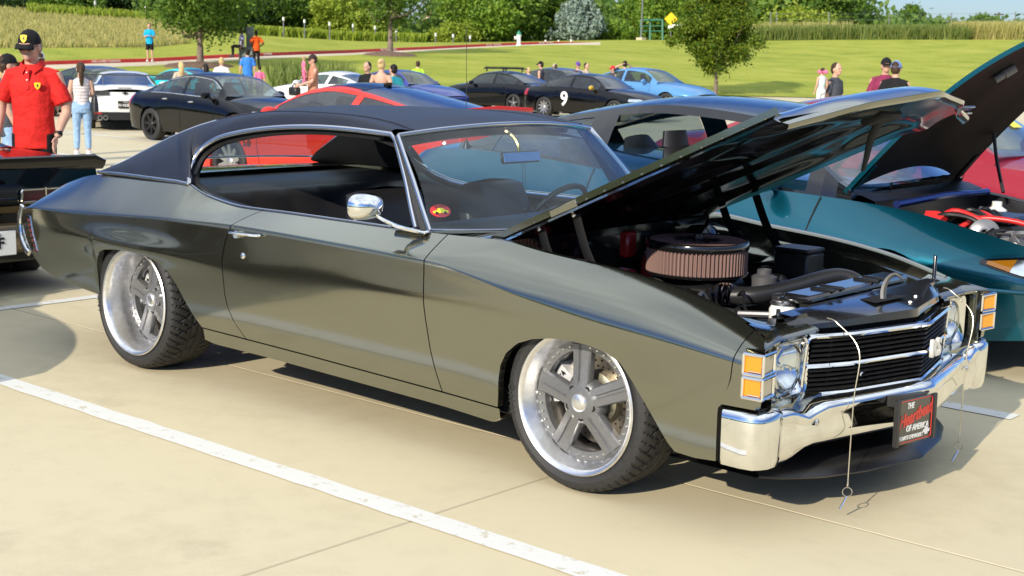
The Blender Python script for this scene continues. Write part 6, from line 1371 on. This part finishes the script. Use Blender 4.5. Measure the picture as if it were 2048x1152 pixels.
    # clothes
    if shirt is not None:
        m = MB(); hem = .80 if not seated else .88
        L = ((hem, .178, .128, 0), (.95, .174, .126, 0), (1.05, .166, .122, .004), (1.2, .174, .122, .006), (1.33, .186, .128, 0), (1.41, .152, .104, -.01), (1.455, .104, .088, -.012), (1.486, .072, .072, -.012))
        if sex == 'f': L = ((hem+.06, .165, .120, 0), (1.0, .146, .108, 0), (1.1, .140, .105, .004), (1.24, .160, .125, .012), (1.35, .172, .112, 0), (1.41, .150, .094, -.01), (1.46, .085, .076, -.012))
        if bare_back: L = L[:-3]
        rings(m, [(z+dz, hy*(W if sex == 'm' else 1), hx, xo) for z, hy, hx, xo in L], 24)
        if sleeve in ('short', 'long'):
            for q, e, w in ((1, a['le'], a['lw']), (-1, a['re'], a['rw'])):
                sh = V((-.01, q*.165*W, 1.40)); e, w = V(e), V(w); end = sh+(e-sh)*.82
                if sleeve == 'short': m.tube([sh-np.array((0, q*.11, -.01)), sh-np.array((0, q*.04, 0)), sh, (sh+end)/2, end], [.058, .066, .068, .071, .075], 14)
                else: m.tube(smooth_path([sh-np.array((0, q*.05, 0)), sh, e, w], 12), [.07, .07, .06, .055, .05, .04], 12)
        if not seated and fine is False: pass
        blob('shirt', m, shirt, t, .008 if fine else vox, 3)
    if legs:
        FW = 1.0 if sex == 'm' else 1.12; lc = legc or cloth('dark', (.015, .015, .018)); m = MB()
        rings(m, [(z+dz, hy*(W if sex == 'm' else 1.02), hx, 0) for z, hy, hx in ((.80, .165*FW, .112), (.88, .166*FW, .120*FW), (.97, .156*FW, .108), (1.04, .140, .098))])
        for q in (-1, 1):
            h_, k_, f_ = hip(q), knee(q), ank(q); tight = .98 if sex == 'f' else 1.0
            if legs == 'shorts': e = h_+(k_-h_)*.92; m.tube([h_, (h_+e)/2, e], [.092, .093, .088], 14)
            else: m.tube(smooth_path([h_, (h_+k_)/2, k_, (k_+f_)/2, f_+np.array((0, 0, .02))], 12), np.interp(np.linspace(0, 1, 13), [0, .25, .5, .75, 1], np.array([.094, .088, .068, .064, .052])*tight), 14)
        blob('shorts' if legs == 'shorts' else 'trousers', m, lc, t, .010 if fine else vox, 4)
    for q in (-1, 1):
        f_ = ank(q); m = MB(); m.ell(f_+np.array((.055, 0, -.045)), (.135, .052, .045)); m.box(f_+np.array((.055, 0, -.078)), (.26, .095, .03), bev=.012); m.build('shoe', shoes or cloth('shoe', (.05, .05, .055)), t, 50)
    if hair is not None:
        m = MB()
        m.ell((-.022, 0, 1.668), (.094, .084, .096)); m.ell((-.045, 0, 1.62), (.070, .080, .085))
        if hairst == 'long': m.tube([(-.06, 0, 1.68), (-.085, .0, 1.58), (-.10, 0, 1.45), (-.105, 0, 1.32)], [.075, .085, .085, .05], 14, fl=1.0); 
        if hairst == 'pony': m.tube([(-.075, 0, 1.70), (-.125, 0, 1.66), (-.135, .0, 1.52), (-.125, 0, 1.38), (-.12, 0, 1.30)], [.04, .048, .050, .04, .015], 12)
        if hairst == 'bun': m.ell((-.10, 0, 1.70), (.045, .05, .045))
        m.v = [np.array([hp_(p) for p in v]) for v in m.v]; blob('hair', m, hair, t, .011, 2)
    if cap is not None:
        m = MB(); G = [[(-.006+.108*math.cos(p)*math.cos(q), .089*math.cos(p)*math.sin(q), 1.662+.108*math.sin(p)) for q in np.linspace(0, 2*math.pi, 22, endpoint=False)] for p in np.linspace(-.05, math.pi/2-.02, 10)]
        m.grid(G, cv=True, flip=False); G = []
        for r_ in (0, .5, 1.0): G.append([(.070+(.020+.090*math.cos(q))*r_+.02*(1-r_), .078*math.sin(q)*(1 if r_ else .95), 1.672-.022*r_-.020*math.sin(q)**2*r_) for q in np.linspace(-math.pi/2, math.pi/2, 13)])
        m.grid(G); G2 = np.array(G)-np.array((0, 0, .006)); m.grid(G2, flip=True); m.ell((-.006, 0, 1.77), (.008, .008, .005))
        m.v = [np.array([hp_(p) for p in v]) for v in m.v]; m.build('cap', cap, t, 60)
    if glasses:
        m = MB()
        for q in (-1, 1): m.ell((.092, q*.034, 1.634), (.010, .031, .021)); m.tube([(.085, q*.064, 1.640), (.0, q*.082, 1.638)], .003, 5)
        m.tube([(.105, -.012, 1.640), (.105, .012, 1.640)], .003, 5); m.v = [np.array([hp_(p) for p in v]) for v in m.v]; m.build('sunglasses', BLACKG, t)
    elif eyes:
        for q in (-1, 1):
            m = MB(); m.ell((.083, q*.033, 1.632), (.009, .015, .008)); m.v = [np.array([hp_(p) for p in v]) for v in m.v]; m.build('eye', mat('eye_dark', (.03, .02, .016), .2), t)
    m = MB(); m.ell((.0905, 0, 1.565), (.006, .024, .0045)); m.v = [np.array([hp_(p) for p in v]) for v in m.v]; m.build('mouth', mat('lips', (.34, .13, .11), .5), t)
    return t, hp_, V
TOC = math.atan2                     # headings: 0 = along the stalls, away from the camera about 139 degrees
def toward(p): return math.atan2(CAMP[1]-p[1], CAMP[0]-p[0])
AWAY = lambda p: toward(p)+math.pi
IMR = math.atan2(AX[0][1], AX[0][0]); IML = IMR+math.pi
H_BLK = cloth('hair_black', (.012, .010, .009), .5); H_BRN = cloth('hair_brown', (.05, .028, .015), .5); H_BLD = cloth('hair_blond', (.55, .40, .19), .5)
C_RED = cloth('red_polo', (.62, .022, .018), .75, (9, .10)); C_BLK = cloth('black', (.012, .012, .014)); C_GRY = cloth('slate', (.06, .065, .08)); C_WHT = cloth('white', (.72, .72, .72)); C_STR = cloth('pale_pink', (.70, .64, .64))
C_JEAN = cloth('light_denim', (.26, .40, .60), .8, (20, .2)); C_CYA = cloth('cyan', (.01, .38, .70)); C_ORG = cloth('orange', (.78, .10, .015)); C_BLU = cloth('blue', (.04, .20, .62)); C_BRN = cloth('clay', (.42, .20, .13)); C_PNK = cloth('pink', (.72, .16, .30))
C_AQU = cloth('aqua', (.06, .52, .58)); C_NEO = cloth('neon', (.42, .75, .05)); C_LPK = cloth('light_pink', (.70, .48, .50)); C_MAR = cloth('maroon', (.22, .03, .08)); C_NVY = cloth('navy', (.02, .035, .08)); C_LGR = cloth('light_grey', (.45, .45, .45)); C_SKY = cloth('sky_cap', (.20, .30, .62)); C_PUR = cloth('purple', (.12, .06, .30)); C_LAV = cloth('lavender', (.40, .40, .58)); C_BGE = cloth('beige', (.50, .42, .32)); C_REDC = cloth('red_cap', (.6, .03, .04))
def spot(u, v, d): p = at(u, v, d); return (p[0], p[1], 0.0), float(p[2])
# the man in red behind the black coupe
L_, H_ = spot(62, 63, 11.2)
man, hpm, Vm = person('tall man in red polo shirt, black cap and sunglasses behind the black coupe', L_, toward(L_)-R_(20), H_, C_RED, 'short', 'trousers', C_BLK, hair=cloth('hair_grey', (.25, .22, .2)), cap=C_BLK, glasses=True, fine=True, head_tilt=.20, head_turn=-.10,
    arms=dict(le=(.00, .275, 1.12), lw=(.13, .235, .905), re=(-.06, -.285, 1.15), rw=(.02, -.30, .90)))
SH = [(-.5, .35), (-.45, .5), (0, .56), (.45, .5), (.5, .35), (.42, -.15), (.2, -.45), (0, -.58), (-.2, -.45), (-.42, -.15)]
YS = mat('shield_yellow', (.85, .62, .02), .5)
HORSE = [(-.10, -.30), (-.02, -.30), (.0, -.05), (.12, -.12), (.14, -.30), (.2, -.30), (.2, 0), (.12, .12), (.10, .30), (.18, .38), (.06, .42), (0, .30), (-.06, .10), (-.22, .16), (-.24, .06), (-.1, .0)]
def shield(parent, o, X, Z, N, sz):
    m = MB(); m.prism([(x*sz, z*sz) for x, z in SH], o, X, Z, N, .003); b = m.build('emblem_shield', YS, parent); m = MB(); m.prism([(x*sz*.9, z*sz*.9) for x, z in HORSE], np.asarray(o)+np.asarray(N)*.003, X, Z, N, .001); m.build('emblem_mark', BLACK, b)
n_ = nrm(np.array(hpm((1, 0, .28)))-np.array(hpm((0, 0, 0)))); o_ = hpm((.093, .0, 1.712)); shield(man, o_, nrm(np.array(hpm((0, 1, 0)))-np.array(hpm((0, 0, 0)))), nrm(np.array(hpm((-.28, 0, 1)))-np.array(hpm((0, 0, 0)))), n_, .058)
shield(man, (.138, .088, 1.315), nrm((-.25, 1, 0)), (0, 0, 1), nrm((1, .25, 0)), .050)
m = MB()
for q in (-1, 1): m.grid([[(-.085, q*.03, 1.515), (-.03, q*.082, 1.525), (.055, q*.070, 1.50), (.088, q*.022, 1.465)], [(-.105, q*.03, 1.475), (-.03, q*.105, 1.475), (.07, q*.092, 1.452), (.112, q*.045, 1.405)]], flip=q > 0)
m.build('collar', C_RED, man, 0); m = MB(); m.box((.121, 0, 1.37), (.006, .030, .17), ax=[(.98, 0, .12), (0, 1, 0), (-.12, 0, 1)]); m.build('placket', C_RED, man)
m = MB()
for z in (1.42, 1.36): m.ell((.128, 0, z), (.003, .007, .007))
m.build('button', C_WHT, man)
w = Vm((.13, .235, .905)); e = Vm((.0, .275, 1.12)); d = nrm(w-e); m = MB(); m.lathe([(.034, -.012), (.036, 0), (.034, .012)], w-d*.03, d, n=18); wt = m.build('watch', cloth('watch_strap', (.05, .03, .02), .4), man); m = MB(); m.lathe([(0, .014), (.016, .012), (.019, 0)], w-d*.03+np.array((.025, .024, .01)), nrm((.7, .7, .1)), n=14); m.build('watch_face', BLACKG, wt)
L_, H_ = spot(14, 110, 14.0); g1 = person('man in slate tee and black cap facing right at the left edge', L_, IMR+R_(25), H_, C_GRY, 'short', 'trousers', C_JEAN, hair=H_BRN, cap=C_BLK, group=None)
L_, H_ = spot(0, 110, 17.5); person('blonde long haired woman at the very left edge behind the slate tee man', L_, AWAY(L_), H_, C_WHT, 'short', hair=H_BLD, hairst='long', sex='f')
L_, H_ = spot(78, 104, 19.0); person('white capped person almost hidden behind the red polo man', L_, AWAY(L_), H_, C_BLK, 'short', cap=C_WHT, hair=H_BRN)
# the woman seen from behind, with her bag
p = ground_at(166, 309); Hw = float((at(156, 124, 21.3))[2]); wm, hpw, Vw = person('woman seen from behind in striped white top and light blue jeans', (p[0], p[1], 0), AWAY(p)+R_(4), Hw, C_STR, 'none', 'trousers', C_JEAN, hair=H_BRN, hairst='pony', sex='f', shoes=C_WHT, eyes=False, vox=.011, arms=dict(le=(.02, .21, 1.15), lw=(.20, .16, 1.08), re=(.02, -.215, 1.15), rw=(.22, -.16, 1.10)))
STP = cloth('stripe_grey', (.45, .40, .42)); m = MB()
for k, z in enumerate((1.02, 1.08, 1.14, 1.20, 1.26, 1.32)):
    hy = np.interp(z, [1.0, 1.1, 1.24, 1.35], [.146, .140, .160, .172])+.004; hx = np.interp(z, [1.0, 1.1, 1.24, 1.35], [.108, .105, .125, .112])+.004; xo = np.interp(z, [1.0, 1.24, 1.35], [0, .012, 0])
    m.grid([[(xo+hx*math.cos(t), hy*math.sin(t), z+q) for t in np.linspace(0, 6.2832, 24, endpoint=False)] for q in (-.009, .009)], cv=True, flip=False)
m.build('stripe', STP, wm, 0)
bag = thing('shoulder_bag', 'black leather bag hanging from the shoulder of the woman in jeans', 'bag', tuple(np.array(wm.matrix_local@Vector((-.02, -.26, .80))*1.0)) if False else (0, 0, 0))
sw_ = Hw/1.75; cr_, sr_ = math.cos(wm.rotation_euler.z), math.sin(wm.rotation_euler.z)
def wl_(q): x, y, z = np.array(q)*sw_; return (p[0]+x*cr_-y*sr_, p[1]+x*sr_+y*cr_, z)
bag.location = wl_((-.03, -.235, .98)); bag.rotation_euler = (0, 0, wm.rotation_euler.z); bag.scale = (sw_,)*3
m = MB(); rings(m, [(-.17, .05, .10, 0), (-.15, .075, .15, 0), (0, .07, .14, 0), (.13, .05, .12, 0), (.16, .03, .10, 0)]); m.build('pouch', LEATHER, bag); m = MB(); m.tube(smooth_path([(-.09, .0, .14), (-.05, .03, .36), (.0, .05, .45), (.05, .03, .36), (.09, 0, .14)], 14), .012, 6); m.build('strap', LEATHER, bag); m = MB(); m.tube([(-.06, -.02, -.15), (-.08, -.03, -.30)], .010, 6); m.build('tassel', LEATHER, bag)
# on the slope
d = 64.0; p = at(300, 123, d); q = at(300, 47, d); person('man in cyan tee and black shorts looking at his phone on the curb', tuple(p), toward(p)-R_(10), float(q[2]-p[2]), C_CYA, 'short', 'shorts', C_BLK, hair=H_BLK, arms=dict(le=(.05, .22, 1.13), lw=(.25, .06, 1.18), re=(.05, -.22, 1.13), rw=(.25, -.06, 1.18)), head_tilt=.2, shoes=C_WHT)
cbm = mat('cabinet_grey', (.16, .18, .17), .5, .2); p = at(494, 134, 61.5); cab = thing('utility_cabinet', 'grey green utility cabinet with taller post on the slope by the curb', 'cabinet', tuple(p)); m = MB(); m.box((0, 0, .42), (.62, .55, .90), bev=.03, ax=[AX[0], nrm((AX[2][0], AX[2][1], 0)), (0, 0, 1)]); m.build('housing', cbm, cab); m = MB(); m.box((.1, .1, 1.25), (.30, .26, 1.0), bev=.02, ax=[AX[0], nrm((AX[2][0], AX[2][1], 0)), (0, 0, 1)]); m.build('riser', cbm, cab)
p = at(484, 134, 61.0); person('person in pale lavender tee sitting on the utility cabinet facing left', (p[0], p[1], p[2]+.42), IML+R_(15), 1.62, C_LAV, 'short', 'trousers', C_BLK, hair=H_BLK, skin=SKIND, seated=True, shoes=C_GRY)
p = at(513, 136, 61.0); person('person in orange tee with hands on hips standing beside the utility cabinet', (p[0], p[1], p[2]), AWAY(p)+R_(20), 1.60, C_ORG, 'short', 'trousers', C_BLK, hair=H_BLK, skin=SKIND, arms=dict(le=(-.1, .32, 1.15), lw=(.05, .18, 1.0), re=(-.1, -.32, 1.15), rw=(.05, -.18, 1.0)), eyes=False)
def stand(u, v, d, label, rz_off, shirt, **kw):
    L, H = spot(u, v, d); z0 = 0.0
    if d > 46: z0 = hill_z(u, d); L = (L[0], L[1], z0)
    return person(label, L, (AWAY(L) if kw.pop('away', False) else toward(L))+R_(rz_off), H-z0, shirt, **kw)
stand(495, 98, 44, 'man in blue tee seen from behind walking toward the slope', 5, C_BLU, away=True, hair=H_BLK, eyes=False)
stand(519, 131, 42, 'small child in pink top beside the blue tee man', 10, C_PNK, away=True, hair=H_BLK, sex='f')
stand(362, 124, 31, 'woman with long blond hair and beige top behind the black sedan', 10, C_BGE, away=True, hair=H_BLD, hairst='long', sex='f')
stand(411, 128, 32, 'dark haired person in black just right of the long haired blonde', 20, C_BLK, away=True, hair=H_BLK, hairst='long', sex='f')
stand(443, 115, 34, 'short haired blond person in white tee behind the black sedan', -10, C_WHT, away=True, hair=H_BLD, eyes=False)
L_, H_ = spot(626, 110, 29.5); mb, hpb, Vb = person('man in clay brown tee, dark cap and grey shorts carrying a baby', L_, IML+R_(25), H_, C_BRN, 'short', 'shorts', C_LGR, hair=H_BRN, cap=cloth('dark_cap', (.04, .025, .025)), glasses=True, vox=.011, arms=dict(le=(.10, .23, 1.12), lw=(.38, .18, 1.03), re=(.06, -.22, 1.15), rw=(.22, -.05, 1.20)))
c0 = np.array(mb.location); f0 = np.array((math.cos(mb.rotation_euler.z), math.sin(mb.rotation_euler.z), 0)); q = c0+f0*.20
person('baby in pink held against the chest of the clay tee man', (q[0], q[1], H_*.57), mb.rotation_euler.z+math.pi, .62, C_PNK, 'short', 'trousers', C_PNK, hair=cloth('hair_baby', (.4, .28, .16)), seated=False, vox=.02, sex='f')
q = c0+f0*.40; bg_ = thing('camera_bag', 'black bag in the hand of the man carrying the baby', 'bag', (q[0], q[1], H_*.50)); m = MB(); m.box((0, 0, 0), (.26, .16, .18), bev=.03); m.build('pouch', BLACK, bg_); m = MB(); m.tube(smooth_path([(-.09, 0, .08), (0, 0, .16), (.09, 0, .08)], 8), .012, 5); m.build('handle', BLACK, bg_)
stand(735, 124, 26.5, 'dark haired man in black just left of the blonde woman', -35, C_BLK, hair=H_BLK, vox=.012)
stand(763, 118, 25, 'blonde woman in low backed black top seen from behind', -20, C_BLK, away=True, hair=H_BLD, hairst='bun', sleeve='none', sex='f', bare_back=True, vox=.012)
stand(787, 129, 25.5, 'boy in aqua tee right of the blonde woman', 40, C_AQU, away=True, hair=H_BLK, vox=.012)
stand(836, 122, 41, 'man in neon yellow green tee beyond the red fastback', 0, C_NEO, away=True, hair=H_BRN)
stand(1057, 135, 42, 'fair haired person just right of the roof rack', 60, C_BGE, away=True, hair=H_BLD)
stand(1082, 123, 42, 'person in black tank top and black cap looking right', 70, C_GRY, away=True, hair=H_BRN, cap=C_BLK, sleeve='none')
stand(1110, 128, 43, 'person with pale cap right of the tank top wearer', 30, C_WHT, away=True, hair=H_BRN, cap=C_BGE)
stand(1156, 124, 43, 'man in light pink shirt with purple cap', 20, C_LPK, hair=H_BRN, cap=C_PUR)
stand(1173, 126, 43, 'curly dark haired man just right of the purple cap', 50, C_BGE, hair=H_BLK)
stand(1226, 132, 43, 'person in red cap and dark tee above the light blue sedan', -60, C_GRY, hair=H_BRN, cap=C_REDC)
stand(1250, 122, 43, 'person with dark hair in a navy jersey raising both hands to the head', 20, C_NVY, away=True, hair=H_BLK, hairst='bun', arms=dict(le=(.10, .34, 1.50), lw=(-.02, .14, 1.62), re=(.10, -.34, 1.50), rw=(-.02, -.14, 1.62)))
stand(1673, 126, 24, 'dark haired man in grey polo holding a child, beyond the raised hood', 60, C_GRY, hair=H_BRN, vox=.011, head_turn=-.1)
L_, H_ = spot(1645, 136, 23.7); person('small child in pale dress with pink bow on the arm of the grey polo man', (L_[0], L_[1], H_-.80), AWAY(L_)+R_(40), .80, cloth('pale_dress', (.62, .70, .72)), 'none', 'trousers', C_WHT, hair=H_BRN, sex='f', vox=.016)
L_, H_ = spot(1646, 139, 23.68); bw = thing('hair_bow', 'bright pink bow in the hair of the child in the pale dress', 'bow', (L_[0], L_[1], H_-.04)); m = MB()
m.ell((.05, 0, 0), (.05, .03, .035)); m.ell((-.05, 0, 0), (.05, .03, .035)); m.ell((0, 0, 0), (.02, .03, .02)); m.build('ribbon', C_PNK, bw)
stand(1773, 117, 22.5, 'person in maroon tee with black cap above the raised hood', 10, C_MAR, hair=H_BRN, cap=C_BLK, vox=.011)
stand(1793, 123, 22, 'person in black with a pale blue cap worn backwards', 165, C_BLK, hair=H_BRN, cap=C_SKY, vox=.011, eyes=False)
bpy.context.view_layer.update()
